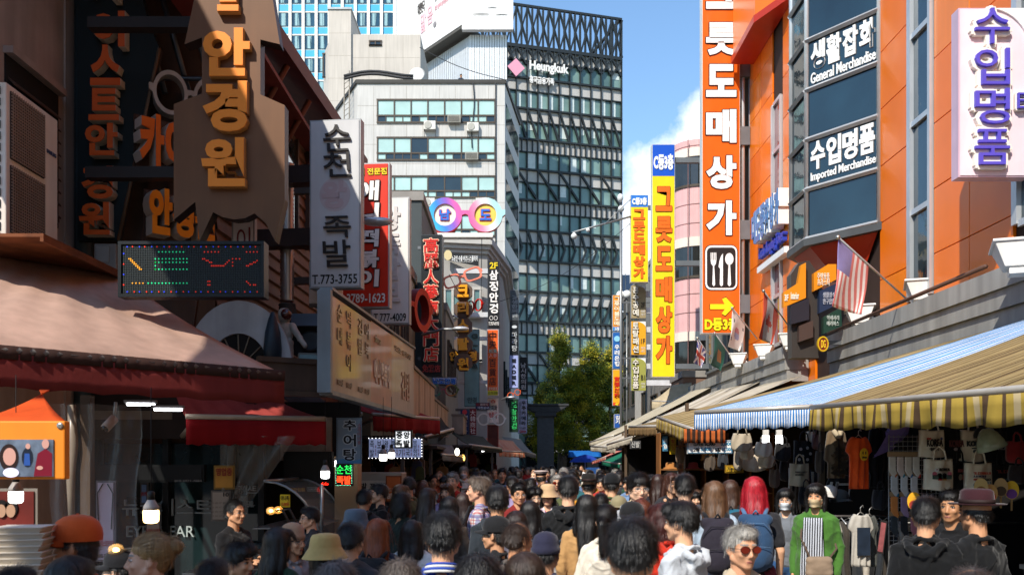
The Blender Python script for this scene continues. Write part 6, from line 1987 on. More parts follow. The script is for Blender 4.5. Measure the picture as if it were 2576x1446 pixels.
for px, py, d, l in ((682, 1284, 8.2, 'glowing filament bulb on a bent stem over the food counter'), (700, 1282, 8.3, 'second glowing filament bulb beside the yellow price card'), (292, 1382, 5.2, 'glowing filament bulb behind the blond man')):
 t = thing('filament_bulb', l, 'bulb lamp', P(px, py, d))
 child(t, 'glass', mat('E8C890', .05, var=0, alpha=.35, spec=.8), lambda b: b.ball((0, 0, 0), (.045, .04, .035), 0, 14, 10))
 child(t, 'filament', mat('FFC860', .4, var=0, emit=14), lambda b: b.ball((0, 0, 0), (.020, .014, .014), 0, 8, 6))
 child(t, 'stem', mat('2A2420', .5), lambda b: b.tube([(.045, 0, 0), (.10, 0, .01), (.2, .05, -.2), (.22, .1, -.6)], .012, 6))
for px, py, l in ((354, 1016, 'white fluorescent tube light under the pink awning, left one'), (423, 1029, 'white fluorescent tube light under the pink awning, right one')):
 t = thing('tube_light', l, 'lamp', P(px, py, 9.6), math.radians(8))
 child(t, 'tube', mat('F2F6FF', .4, var=0, emit=5), lambda b: b.box(-.14, -.03, -.018, .14, .03, .012), bevel=.01)
 child(t, 'fitting', mat('8E8A86', .5), lambda b: b.box(-.16, -.04, .0125, .16, .04, .04))
t = thing('bullet_camera', 'pale bullet security camera under the pink awning', 'camera', P(274, 1062, 8.8))
child(t, 'body', mat('A9948A', .5), lambda b: b.tube([(-.015, -.05, -.06), (.03, .05, .04)], .045, 12))
child(t, 'lens', mat('0E0E10', .1), lambda b: b.tube([(-.018, -.058, -.067), (-.0152, -.0505, -.0605)], .036, 12))
child(t, 'mount', mat('8E8A86', .5), lambda b: b.tube([(.03, .05, .05), (.04, .06, .2)], .015, 6))
def eyewear_shop():
 t = thing('eyewear_shopfront', 'dim glass shopfront of the eyewear shop behind the stalls', 'shopfront', (0, 10.72, 0))
 child(t, 'glass', mat('182628', .05, var=.5, scale=1.5, spec=.6), lambda b: b.box(-4.85, .1, 0, -3.0, .14, 2.15))
 child(t, 'mullion', mat('15181A', .4), lambda b: [b.box(x, .0, 0, x + .07, .099, 2.2) for x in (-4.9, -4.1, -3.34, -2.98)])
 child(t, 'lettering', mat('A8B4B4', .5, var=0), lambda b: (b.text('뉴카이스트', -4.6, 1.30, -3.55, 1.50, .06, .098, 0, .0), b.text('EYE WEAR', -4.55, 1.05, -3.75, 1.18, .06, .098, 0, .0), b.text('뉴카이스트', -3.28, 1.55, -3.02, 1.66, .06, .098, 0, .0), b.text('-EYE WEAR-', -3.28, 1.40, -3.04, 1.47, .06, .098, 0, .0)))
 child(t, 'header', [mat('2A1E18', .8, var=.3), mat('6A5A4A', .7)], lambda b: (b.box(-4.95, -.22, 2.2, -2.95, -.02, 3.1, 0), b.box(-4.95, -.23, 2.42, -3.9, -.223, 2.52, 1)))
 child(t, 'counter', mat('3A4A4C', .3, var=.2), lambda b: b.box(-3.3, -.2, 0, -2.4, .09, .98))
eyewear_shop()
s = Sign('dark_led_bar', 'unlit black led bar above the eyewear shop window', (245, 1168, 512, 1212), 10.3, .1, '0C0D0E', '161819', rough=.4)
s.part('dot_matrix', mat('1E2022', .5), lambda b: [b.box(-.58 + i * .03, -.004, -.07 + j * .028, -.568 + i * .03, -.0005, -.058 + j * .028) for i in range(39) for j in range(6)])
s.t('010-5971-7684', 440, 1206, 508, 1211, '9A9A98', 0, .008).done()
s = Sign('hanging_poster', 'crumpled yellow poster with red brush writing right of the eyewear shop', (537, 1170, 590, 1230), 10.1, .01, 'C08A3A', '8A6A2E', rough=.7, var=.3)
s.t('영업중', 544, 1176, 584, 1196, '8A2A22', .02, .008).done()
s = Sign('wall_calendar', 'paper calendar showing a ten below the yellow poster', (530, 1233, 580, 1310), 10.1, .01, 'A89A8A', '6A6058', rough=.7)
s.t('10', 562, 1238, 576, 1248, '2A2622', .02, .008)
for q in range(4):
 s.t('3 10 17 24 31', 535, 1262 + q * 11, 576, 1266 + q * 11, '4A443E', .0, .006)
s.done()
for x0, y0, x1, y1, l in ((352, 1214, 372, 1268, 'blue lit spectacles poster inside the eyewear shop window'), (365, 1268, 405, 1420, 'pale standing panel with red letters inside the eyewear shop window')):
 s = Sign('window_panel', l, (x0, y0, x1, y1), 10.6, .02, '7A9AC8' if x0 == 352 else 'B8A89A', '5A5A5A', rough=.6)
 s.t('뉴카이스트안경', x0 + 3, y0 + (y1 - y0) * .4, x1 - 2, y0 + (y1 - y0) * .4 + 12, 'A83A34', .02, .008).done()
s = Sign('standing_banner', 'pale lilac standing banner with spectacles drawings and red letters', (240, 1208, 290, 1412), 8.2, .02, 'BBA8B8', '6A6066', rough=.6)
s.t('뉴카이스트안경원', 243, 1358, 288, 1374, 'A83A3A', .02, .006).t('Tel 02-757-3946', 243, 1392, 286, 1402, '2A2422', .02, .006)
for sx in (-1, 1):
 s.b.tube([V((sx * .02, -.006, s.fy(1216))), V((sx * .07, -.006, s.fy(1240))), V((sx * .055, -.006, s.fy(1330)))], .005, 5, s.m('2A2626'))
s.done()
b = MB()
b.grid(lambda u, v: V((-3.85 + u * .62 + .02 * math.sin(v * 11), 7.6 + .06 * math.sin(u * 21 + v * 2) + u * .3, 2.42 - v * 1.75)), 40, 14, 0)
tag(b.build('plastic_curtain', mat('E0E4E6', .12, var=0, alpha=.13, spec=.8)), 'crumpled clear plastic curtain beside the eyewear shop', 'curtain')
b = MB()
b.grid(lambda u, v: V((-3.25 + u * (.85 - .55 * v) , 10.15 + .05 * math.sin(u * 19 + v * 3), 2.22 - v * .8)), 40, 14, 0)
tag(b.build('plastic_curtain', mat('C8C4B8', .12, var=0, alpha=.22, spec=.8)), 'gathered clear plastic curtain under the dark red awning', 'curtain')
t = thing('stall_post', 'brown wooden post left of the eyewear shop', 'post', P(220, HY, 9.2) + V((0, 0, -CH)))
child(t, 'post', mat('4A3A2C', .8, var=.2), lambda b: b.box(-.05, -.05, 0, .05, .05, 2.6))
child(t, 'wrap', mat('8E8274', .3, var=.2), lambda b: b.tube([(-.12, -.08, 2.5), (-.10, -.09, 2.1), (-.13, -.08, 1.8), (-.12, -.08, 1.3)], [.04, .05, .045, .03], 8))
# orange corner sign with a screen
def corner_stall():
 d = 5.6
 k = d / F
 t = thing('corner_sign', 'orange box sign with a video screen at the left edge', 'sign', (0, d, 0))
 X = lambda px: (px - CX) * k
 Z = lambda py: CH + (HY - py) * k
 child(t, 'box', mat('E8861E', .6, var=.06, dirt=.06), lambda b: b.box(X(-70), 0, Z(1205), X(163), .07, Z(1058)), bevel=.01)
 child(t, 'awning', [cloth('E05A24'), cloth('C8401E')], lambda b: b.grid(lambda u, v: V((X(-70) + (X(155) - X(-70) - .62 * v) * u, .035 + .9 * v, Z(1056) + .26 * v - .02 * math.sin(math.pi * v))), 8, 6, lambda i, j: 0, True, (0, 0, -.01)))
 sc = child(t, 'screen', mat('56606E', .2, var=.6, scale=9, emit=.35), lambda b: b.box(X(-70), -.012, Z(1198), X(136), -.0005, Z(1105)))
 z = lambda py: Z(py)
 def fig(b):
  def el(cx, cy, rx, ry, m, y):
   b.prism([(X(cx) + rx * k * math.cos(a), Z(cy) + ry * k * math.sin(a)) for a in [2 * math.pi * i / 20 for i in range(20)]], y, y + .002, m)
  el(26, 1150, 24, 34, 0, -.016); el(28, 1148, 16, 22, 1, -.019); el(32, 1188, 20, 12, 2, -.021)
  b.prism([(X(88), Z(1197)), (X(134), Z(1197)), (X(134), Z(1140)), (X(118), Z(1128)), (X(98), Z(1140))], -.016, -.014, 3)
  el(118, 1116, 9, 12, 1, -.018); el(104, 1176, 8, 5, 1, -.019)
  el(72, 1150, 14, 24, 4, -.016); el(74, 1122, 6, 7, 1, -.018)
  b.prism([(X(64), Z(1170)), (X(80), Z(1170)), (X(78), Z(1140)), (X(66), Z(1140))], -.0185, -.017, 5)
 child(sc, 'picture', [mat('2A1E1C', .3, emit=.2), mat('B08478', .3, emit=.35, var=.05), mat('C8C4D8', .3, emit=.4), mat('6A1626', .3, emit=.3), mat('1E2430', .3, emit=.2), mat('2A4A8A', .3, emit=.3)], fig)
 child(t, 'grommet', mat('B0ACA4', .3, metal=.8), lambda b: b.lathe([(.008, 0), (.02, 0), (.02, .006), (.008, .006)], 12, 0, Matrix.Translation((X(152), -.003, Z(1070))) @ Matrix.Rotation(math.pi / 2, 4, 'X')))
corner_stall()
s = Sign('wall_poster', 'dark red poster of two people on the left stall', (-20, 1228, 92, 1345), 6.3, .03, '6A241C', '8A8278', var=.5)
for cx in (6, 30):
 s.b.prism(ringpts(*s.px(cx, 1278), .045, .06, 20), -.012, -.001, s.m('1A1414'))
 s.b.prism(ringpts(*s.px(cx, 1284), .032, .045, 20), -.016, -.0125, s.m('B08A70'))
s.done()
# stack of foam boxes
foam = None
ORD = 'topmost second third fourth fifth sixth seventh eighth ninth tenth eleventh twelfth thirteenth fourteenth fifteenth sixteenth seventeenth eighteenth nineteenth twentieth'.split()
for i in range(20):
 lab = 'white foam food box, %s in the stack on the left counter' % (ORD[i] if i == 0 else ORD[i] + ' from the top')
 if foam is None:
  foam = thing('foam_box', lab, 'food box', (0, 0, 0), 0, 'foam boxes stacked on the left counter')
  child(foam, 'tray', mat('C9BFB0', .6, var=.04), lambda b: b.add([(-.095, -.085, .0), (.095, -.085, 0), (.095, .085, 0), (-.095, .085, 0), (-.110, -.10, .03), (.110, -.10, .03), (.110, .10, .03), (-.110, .10, .03)],
     [(3, 2, 1, 0), (4, 5, 6, 7), (0, 1, 5, 4), (1, 2, 6, 5), (2, 3, 7, 6), (3, 0, 4, 7)]))
  child(foam, 'rim', mat('D2C9BC', .6, var=.04), lambda b: b.box(-.118, -.108, .0305, .118, .108, .035))
  o = foam
 else:
  o = copy_tree(foam)
  o['label'] = lab
 o.location = (-2.16 + R.uniform(-.006, .006), 4.05 + R.uniform(-.006, .006), 1.62 - i * .027)
 o.scale = (.88, .88, .82)
 o.rotation_euler = (0, 0, R.uniform(-.06, .06) + .2)
b = MB()
b.box(-3.3, 3.9, 0, -1.75, 4.7, 1.0, 0)
b.box(-3.32, 3.87, 1.003, -1.72, 4.73, 1.045, 1)
tag(b.build('stall_counter', [mat('5A2A22', .6), mat('8E8A86', .35, metal=.6)]), 'steel topped counter under the foam boxes', 'counter')
# the pork stall
def pork_stall():
 t = thing('food_stall', 'pork food stall with a steel counter and curved glass case', 'stall')
 STE = mat('8E8E8C', .3, metal=.7, var=.1)
 child(t, 'counter', [mat('7A1E1C', .5, var=.1), STE], lambda b: (b.box(-3.0, 8.4, 0, -2.05, 11.4, .86, 0), b.box(-3.02, 8.37, .863, -2.0, 11.42, .92, 1)))
 child(t, 'counter_sign', [mat('D8D0C8', .5), mat('7A1E1C', .5)], lambda b: (b.box(-2.96, 8.33, .55, -2.1, 8.365, .8, 0), b.text('포장 전문', -2.85, .59, -2.2, .77, 8.31, 8.329, 1, .02)))
 child(t, 'glass_case', mat('AEBABC', .06, var=.1, alpha=.25, spec=.9), lambda b: b.grid(lambda u, v: V((-2.62 + .60 * math.sin(v * 1.5), 9.7 + u * 1.5, 1.72 - .78 * (1 - math.cos(v * 1.5)))), 8, 12, 0))
 child(t, 'case_frame', STE, lambda b: ([b.tube([(-2.62 + .605 * math.sin(v * 1.5 / 8), y, 1.725 - .78 * (1 - math.cos(v * 1.5 / 8))) for v in range(9)], .014, 6) for y in (9.7, 11.2)], b.tube([(-2.62, 9.7, 1.73), (-2.62, 11.2, 1.73)], .02, 6), b.tube([(-2.02, 9.7, .95), (-2.02, 9.7, 1.7)], .02, 6), b.box(-2.75, 9.7, 1.22, -2.1, 11.2, 1.235)))
 child(t, 'back_wall', mat('2A2420', .8, var=.3), lambda b: b.box(-3.2, 11.7, 0, -1.95, 11.8, 2.7))
 child(t, 'price_panel', mat('A9947E', .6, var=.25, scale=6), lambda b: b.box(-2.95, 11.64, 1.95, -2.3, 11.695, 2.5))
 rr = random.Random(4)
 for i in range(16):
  c = V((-2.45 + rr.uniform(-.3, .3), rr.uniform(8.5, 9.6), .92))
  m_ = remesh([('e', (0, 0, .05), (.11, .07, .05)), ('e', (.07, .03, .06), (.07, .05, .045)), ('e', (-.06, -.02, .07), (.06, .06, .04))], .012, 2, .01) if i == 0 else m_
  if i == 0:
   m_.materials.append(None)
  o = bpy.data.objects.new('pork_knuckle', m_)
  o.material_slots[0].link = 'OBJECT'
  o.material_slots[0].material = mat(rr.choice(['5A2E1A', '6E3A20', '4A2416']), .3, var=.3, scale=20, coat=.3)
  COL.objects.link(o)
  o.location = c
  o.rotation_euler = (0, 0, rr.uniform(0, 6))
  tag(o, 'glossy brown pork knuckle among those piled on the food stall counter', 'meat', 'pork knuckles on the stall counter')
pork_stall()
s = Sign('price_card', 'yellow price card with black and red writing on the pork stall', (704, 1243, 729, 1275), 8.9, .01, 'E8C42A', 'E8C42A')
s.t('미니족', 707, 1246, 727, 1258, '2A2418', .02, .006).t('12,000원', 708, 1262, 727, 1272, 'C8381E', .02, .006).done()
s = Sign('stall_sign', 'dark red strip sign with yellow chinese characters on the pork stall', (725, 1224, 771, 1238), 11.0, .02, '5A1A16', '3A1412')
s.t('眞空包裝', 728, 1226, 768, 1236, 'C8962A', .02, .008).done()
s = Sign('stall_sign', 'small white notice with black writing on the pork stall', (772, 1224, 799, 1236), 11.0, .02, 'C8C4BC', '8A8680')
s.t('현금환영, 감사합니다', 774, 1226, 797, 1234, '2A2624', .01, .006).done()
s = Sign('dark_led_box', 'large unlit black display box with a few red dots over the pork stall', (712, 1135, 834, 1224), 11.2, .14, '0B0B0C', '141415', rough=.35)
s.part('lit_dots', mat('FF2A16', .4, var=0, emit=3), lambda b: [b.box(s.px(806 + i * 2.6, 0)[0], -.005, s.fy(1219 - j * 2.6), s.px(807.6 + i * 2.6, 0)[0], -.0005, s.fy(1217.4 - j * 2.6)) for i in range(8) for j in range(1 + (i * 7) % 3)])
s.done()
s = Sign('cloth_banner', 'hanging grey blue cloth with black brush letters for loach soup', (846, 1050, 910, 1166), 10.8, .008, '7E8E9A', '6A7A86', rough=.8, cat='banner')
for ch, y0, y1 in (('추', 1056, 1082), ('어', 1092, 1122), ('탕', 1128, 1158)):
 s.t(ch, 864, y0, 896, y1, '101214', .03, .006, out='B8C0C4', ob=.07)
s.v('소래미녀食', 900, 1064, 908, 1118, '9A3A3E', bold=0, raise_=.005)
s.b.prism([s.px(x, y) for x, y in ((847, 1165), (847, 1156), (870, 1152), (890, 1158), (909, 1154), (909, 1165))], -.004, -.001, s.m('4A86B0'))
s.done()
s = Sign('dot_led_sign', 'bright dot matrix sign with green and red korean letters', (843, 1166, 887, 1222), 10.6, .08, '0A0A0A', '1A1A1A', rough=.4)
s.t('순천', 847, 1169, 883, 1191, 'X' and '2AE85A', .0, .01, emit=1.2).t('족발', 847, 1196, 883, 1217, 'FF3A16', .03, .01, emit=2.2)
s.part('lit_dots', mat('8AF0C0', .4, var=0, emit=2), lambda b: [b.box(s.px(x, 0)[0], -.012, s.fy(y + 1), s.px(x + 1.2, 0)[0], -.006, s.fy(y)) for x, y in [(845 + i * 3.6, 1219.5) for i in range(11)] + [(844.5, 1170 + i * 4) for i in range(12)] + [(884.5, 1170 + i * 4) for i in range(12)]])
s.done()
s = Sign('lit_menu_board', 'blue white backlit menu board edged with tiny lights', (925, 1100, 1063, 1153), 13.2, .12, 'AEBBDD', '3A3E48', rough=.4)
s.fm.node_tree.nodes['Principled BSDF'].inputs['Emission Color'].default_value = (*lin('8E9CC8'), 1)
s.fm.node_tree.nodes['Principled BSDF'].inputs['Emission Strength'].default_value = .28
for i, wd in enumerate(('족발', '보쌈', '왕족', '편육', '고기', '대국', '보쌈정식')):
 s.v(wd, 931 + i * 18, 1106, 941 + i * 18, 1150, '1E2230', bold=.01, raise_=.01)
 s.v('辣味猪', 943 + i * 18, 1118, 947 + i * 18, 1146, '8A3A5A', bold=0, raise_=.008)
s.part('light_dot', mat('FFFFFF', .4, var=0, emit=4), lambda b: [b.box(s.px(x, 0)[0], -.012, s.fy(y + 1.4), s.px(x + 1.4, 0)[0], -.006, s.fy(y)) for x, y in [(927 + i * 9, 1101) for i in range(15)] + [(927 + i * 9, 1151) for i in range(15)] + [(1060.5, 1104 + i * 7) for i in range(7)]])
s.done()
s = Sign('lit_box_sign', 'square backlit white sign with four bold black letters', (992, 1081, 1036, 1127), 12.4, .12, 'F4F4F2', '1E1E1E', rough=.4)
s.fm.node_tree.nodes['Principled BSDF'].inputs['Emission Color'].default_value = (.85, .88, .9, 1)
s.fm.node_tree.nodes['Principled BSDF'].inputs['Emission Strength'].default_value = .75
for ch, x, y in (('중', 997, 1085), ('앙', 1015, 1085), ('족', 996, 1106), ('발', 1015, 1106)):
 s.t(ch, x, y, x + 16, y + 18, '101010', .05, .01)
s.done()
t = thing('display_fridge', 'white display fridge with a lit header at the pork stall next door', 'fridge', P(925, HY, 13.4) + V((0, 0, -CH)))
child(t, 'cabinet', mat('A9A49A', .5, var=.1), lambda b: b.box(-.5, 0, 0, .5, .6, 1.78), bevel=.02)
child(t, 'window', mat('5A6468', .08, var=.5, scale=5, spec=.7), lambda b: b.box(-.42, -.012, .6, .42, -.002, 1.35))
child(t, 'header', [mat('C9C2B6', .5), mat('2A2420', .5), mat('A83A30', .5)], lambda b: (b.box(-.46, -.014, 1.40, .46, -.002, 1.66, 0), b.text('내산족발 포장전문', -.4, 1.52, .42, 1.63, -.022, -.0145, 1, .02), b.text('냉동포장배달', -.4, 1.43, -.05, 1.49, -.022, -.0145, 2, .01)))
s = Sign('wall_poster', 'orange poster with cream lettering beside the display fridge', (970, 1196, 1010, 1262), 13.2, .02, 'C86A34', '8A4A24')
s.t('BEST', 974, 1240, 1006, 1254, 'E8D2B8', .04, .006).t('남도진공정원', 976, 1226, 1004, 1236, 'E8D2B8', .01, .006).done()
b = MB()
b.box(-.14, -.14, .95, .14, .14, 2.0, 0)
b.box(-.15, -.15, 0, .15, .15, .947, 1)
tag(b.build('stall_pillar', [mat('A98A66', .6, var=.08), mat('8E5226', .6, var=.15)], None, P(876, HY, 11.2) + V((0, 0, -CH))), 'tan pillar with an orange base below the dot matrix sign', 'pillar')
# simple dark stalls along the left towards the end of the street
def far_stall(label, x0, x1, y0, y1, top, seed):
 rr = random.Random(seed)
 t = thing('market_stall', label, 'stall')
 child(t, 'back_panel', mat('1E1A18', .9, var=.3), lambda b: b.box(x0, y1 - .1, 0, x1, y1, top))
 child(t, 'counter', mat('4A3A30', .7, var=.2), lambda b: b.box(x0, y0, 0, x1, y0 + .9, .85))
 child(t, 'roof', mat('3A3634', .8), lambda b: b.box(x0 - .1, y0 - .2, top + .005, x1 + .1, y1, top + .06))
 for px_ in (x0 + .05, x1 - .05):
  child(t, 'post', mat('5A5652', .5, metal=.4), lambda b: b.box(px_ - .03, y0, .855, px_ + .03, y0 + .06, top))
 for i in range(12):
  x = x0 + (x1 - x0) * rr.random()
  z = top - rr.uniform(.12, .5)
  b = MB()
  w_, h_ = rr.uniform(.08, .16), rr.uniform(.2, .4)
  b.prism([(-w_, -h_), (w_, -h_), (w_ * .9, -.05), (w_ * .4, 0), (-w_ * .4, 0), (-w_ * .9, -.05)], 0, .07)
  b.tube([(-w_ * .4, .03, 0), (0, .03, .1), (w_ * .4, .03, 0)], .008, 4)
  o = b.build('hanging_bag', fabric(rr.choice(['6A5A48', '2A2A2E', '8A3A3A', '3A4A6A', 'A99A82', '4A5A3A'])), None, (x, y1 - .25 - rr.random() * .3, z))
  tag(o, 'small bag among the goods hung in ' + label, 'bag', 'goods hung in ' + label)
far_stall('the dim stall past the display fridge', -2.9, -1.75, 15, 18, 2.3, 1)
far_stall('the dim stall under the small grey awning', -2.7, -1.6, 18.5, 21.5, 2.2, 2)
far_stall('the dim stall under the dark green awning', -2.5, -1.1, 23, 27, 2.3, 3)
far_stall('the dim stall by the orange striped awning', -2.2, -.6, 30, 35, 2.3, 4)
for px, py, d, c, l in ((1215, 1131, 27, 'F4F4F0', 'tiny white bulb near the dark green awning'), (1150, 1136, 19, 'F6F0E0', 'tiny strip lamp beside the small grey awning'), (1164, 1152, 20, 'FFC860', 'tiny round amber lamp among the left stalls')):
 b = MB()
 b.ball((0, 0, 0), (.05, .05, .08), 0, 10, 8)
 b.tube([(0, 0, .081), (0, 0, .3)], .008, 4, 1)
 tag(b.build('pendant_bulb', [mat(c, .4, var=0, emit=3), mat('1A1816', .7)], None, P(px, py, d)), l, 'bulb lamp')
for x, y0, y1, z0, z1, c_, l in ((-1.66, 15.2, 19.6, 2.72, 3.5, 'B49C82', 'weathered beige fascia beyond the end of the long menu board'), (-1.72, 20.0, 24.6, 2.6, 3.3, 'A08C76', 'second weathered beige fascia above the small grey awning'), (-1.35, 25.2, 30.5, 2.7, 3.2, '8E8274', 'grey beige fascia near the white round spectacles')):
 b = MB()
 b.box(x - .3, y0, z0, x, y1, z1, 0)
 b.box(x - .32, y0 - .02, z1 + .002, x + .03, y1 + .02, z1 + .06, 1)
 for k in range(1, 4):
  b.box(x + .0005, y0 + (y1 - y0) * k / 4 - .015, z0, x + .006, y0 + (y1 - y0) * k / 4 + .015, z1, 1)
 tag(b.build('shop_fascia', [mat(c_, .6, var=.14, dirt=.25), mat('6A5E52', .6, var=.1)]), l, 'fascia')
aircon(P(792, 775, 12.3), 'tan condenser on the boarded wall behind the long menu board', .8, 1.57, 'condensers on the left fronts', .9)
# ------------------------------------------------------------------ right-hand stalls
YEL, BRN, CRM = cloth('BDA048', .16), cloth('5E4A36', .15), cloth('CDB98E', .1)
BEI, BEI2 = cloth('AA9468', .14), cloth('7C6844', .15)
pat = [0, 0, 1, 0, 0, 2, 2, 0, 1, 1, 0, 0]
awning('yellow and brown striped awning nearest on the right', V((3.33, 10.17, 2.54)), V((3.55, 5.0, 2.40)), V((6.95, 5.0, 3.84)), V((6.95, 10.17, 3.84)), .225, [YEL, BRN, CRM, BEI, BEI2], 120, lambda i: (3, 3, 4, 3, 3, 3, 4, 3, 1, 4, 3, 3)[i % 12], .05, .02, vm=lambda i: pat[i % 12])
BLU, WHI = cloth('2478BE', .04), cloth('E6E8EA', .04)
LBL = cloth('5C9CD2', .05)
awning('blue and white striped awning in the middle of the right row', P(1749, 1037, 11.6), P(2044, 1022, 10.4), V((6.95, 10.35, 3.85)), V((6.95, 12.4, 3.86)), .2, [BLU, WHI, LBL], 96, lambda i: (2, 2, 1, 2, 2, 1, 0, 1)[i % 8], .05, .012, vm=lambda i: i % 2)
awning('beige and mustard awning next to the blue striped one', P(1654, 1049, 16.5), P(1746, 1080, 13), V((6.95, 13.2, 3.85)), V((6.95, 17.5, 3.85)), .2, [YEL, BRN, CRM, BEI, BEI2], 60, lambda i: (3, 3, 4, 3, 2, 3)[i % 6], .05, .015, vm=lambda i: (0, 2, 0, 2, 4, 0)[i % 6])
awning('tan awning with a fringed edge behind the mustard one', P(1583, 1073, 20), P(1655, 1071, 18.2), V((6.95, 18, 3.85)), V((6.9, 21.8, 3.75)), .17, [BEI2, cloth('9A7A56'), BEI], 50, lambda i: (0, 0, 2)[i % 3], .04, .012, vm=lambda i: i % 2)
awning('cream awning over the shoe stall', P(1528, 1118, 22.5), P(1592, 1098, 20.5), V((6.95, 21.9, 4.0)), V((6.95, 25, 4.1)), .12, [cloth('D2C8B4')], 16, lambda i: 0, .04)
awning('long pale awning, lowest of the right row', P(1487, 1122, 27.5), P(1550, 1126, 23.5), V((6.95, 25.3, 4.2)), V((6.95, 30.5, 4.4)), .12, [cloth('D8D0C0'), cloth('BFB4A0')], 24, lambda i: (i // 4) % 2, .04)
awning('far cream awning reaching out beside the narrow signs', P(1484, 1112, 32), P(1545, 1094, 30.8), V((7.0, 31.2, 4.6)), V((7.0, 36, 4.8)), .1, [cloth('C9BFA8')], 10, lambda i: 0, .04)
awning('faded red and white awning high on the brown shophouse', P(1655, 1031, 34.8), P(1712, 1024, 34.6), V((6.6, 35.2, 4.4)), V((5.9, 35.4, 4.4)), .1, [cloth('D8B8A4'), cloth('C86A5A')], 14, lambda i: i % 2, .02)
awning('dirty cream awning rolled out under the pink building', P(1640, 1008, 35.0), P(1750, 1012, 34.6), V((6.9, 35.15, 5.0)), V((6.2, 35.3, 4.9)), .3, [cloth('C8B89A'), cloth('8E7E66')], 12, lambda i: 0, .04)
awning('red and pink striped low awning near the blue parasol', P(1490, 1160, 38), P(1525, 1148, 36), V((5.6, 37, 2.9)), V((5.6, 41, 2.9)), .1, [cloth('C85A4A'), cloth('D8A89A')], 14, lambda i: i % 2, .02)
awning('green low awning beside the blue parasol', P(1515, 1160, 35), P(1560, 1166, 31.5), V((5.3, 32.5, 2.7)), V((5.3, 36, 2.8)), .12, [cloth('1E7A5E', .05), cloth('2A8A6A', .05)], 10, lambda i: 0, .02)
awning('sky blue sheet awning behind the green low awning', P(1530, 1152, 38), P(1562, 1146, 34.8), V((5.5, 35.5, 2.9)), V((5.5, 38.5, 2.9)), .06, [cloth('2A7AB8', .05)], 8, lambda i: 0, .02)
# parasol, truck awning with numerals
t = thing('parasol', 'round blue parasol standing in the crowd', 'parasol', (0, 0, 0))
c = P(1472, 1142, 50)
t.location = (c.x, c.y, 0)
def para(b):
 n = 10
 vs = [(0, 0, c.z)]
 for r_, dz in ((.35, -.09), (.65, -.24), (.86, -.42)):
  for i in range(n * 2):
   a = math.pi * i / n
   q = 1 - (.05 if i % 2 else 0)
   vs.append((r_ * q * math.cos(a), r_ * q * math.sin(a), c.z + dz - (.02 if i % 2 else 0)))
 N2 = n * 2
 fs = [(0, 1 + i, 1 + (i + 1) % N2) for i in range(N2)]
 for k in range(2):
  fs += [(1 + k * N2 + i, 1 + (k + 1) * N2 + i, 1 + (k + 1) * N2 + (i + 1) % N2, 1 + k * N2 + (i + 1) % N2) for i in range(N2)]
 b.add(vs, fs, 0)
child(t, 'canopy', cloth('2A4AB0', .04), para)
child(t, 'pole', ALU, lambda b: b.tube([(0, 0, 0), (0, 0, c.z - .02)], .025, 6))
t = thing('market_truck', 'blue covered market truck with an amber number display', 'truck', P(1476, HY, 72) + V((0, 0, -CH)))
t.scale = (.62, .62, .95)
child(t, 'body', [mat('1E4A86', .5), mat('14161A', .4)], lambda b: (b.box(-1.9, 0, .5, 1.6, 3, 1.6, 0), b.box(-1.8, -.02, 1.605, 1.5, 2.9, 2.2, 1)), bevel=.03)
child(t, 'cover', cloth('1E6AB8', .05), lambda b: b.grid(lambda u, v: V((-2.2 + 4.0 * u, -.6 + 3.6 * v, 2.25 + .95 * math.sin(math.pi * (.15 + .7 * v)) - .2)), 8, 8, 0, True, (0, 0, -.02)))
child(t, 'display', [mat('0E0E0E', .4), mat('D8E83A', .4, var=0, emit=2)], lambda b: (b.box(-1.5, -.66, 2.0, -.3, -.6, 2.5, 0), b.text('600', -1.35, 2.08, -.45, 2.42, -.68, -.661, 1, .03)))
for x in (-1.3, 1.1):
 child(t, 'wheel', mat('151515', .7), lambda b: b.lathe([(.2, -.12), (.42, -.12), (.45, -.06), (.45, .06), (.42, .12), (.2, .12)], 18, 0, Matrix.Translation((x, .1, .46)) @ Matrix.Rotation(math.pi / 2, 4, 'X')))
# stall shells: posts, side screens facing up the street, floor racks
def stall_shell(label, y, x0, x1, top, col='1A1716'):
 t = thing('stall_screen', label, 'screen')
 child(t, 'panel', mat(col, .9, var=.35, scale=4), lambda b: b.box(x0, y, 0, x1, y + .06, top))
 child(t, 'rail', mat('8E8A86', .35, metal=.7), lambda b: (b.tube([(x0, y - .12, top - .12), (x1, y - .12, top - .12)], .014, 6), b.tube([(x0, y - .12, 1.15), (x1, y - .12, 1.15)], .014, 6)))
 child(t, 'post', mat('5A4A3A', .6, var=.1), lambda b: b.box(x0 - .06, y - .08, 0, x0 - .003, y, top + .1))
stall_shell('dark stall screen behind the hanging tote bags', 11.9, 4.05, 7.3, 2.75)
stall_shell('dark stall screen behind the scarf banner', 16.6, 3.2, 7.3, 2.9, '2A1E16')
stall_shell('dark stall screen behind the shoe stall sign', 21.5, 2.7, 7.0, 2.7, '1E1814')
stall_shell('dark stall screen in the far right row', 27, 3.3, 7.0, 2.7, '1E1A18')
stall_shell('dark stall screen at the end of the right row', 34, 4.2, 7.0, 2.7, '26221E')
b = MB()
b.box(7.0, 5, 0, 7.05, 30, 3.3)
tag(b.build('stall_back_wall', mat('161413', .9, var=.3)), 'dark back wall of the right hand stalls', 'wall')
def G(px, py, d):
 return P(px, py, d)
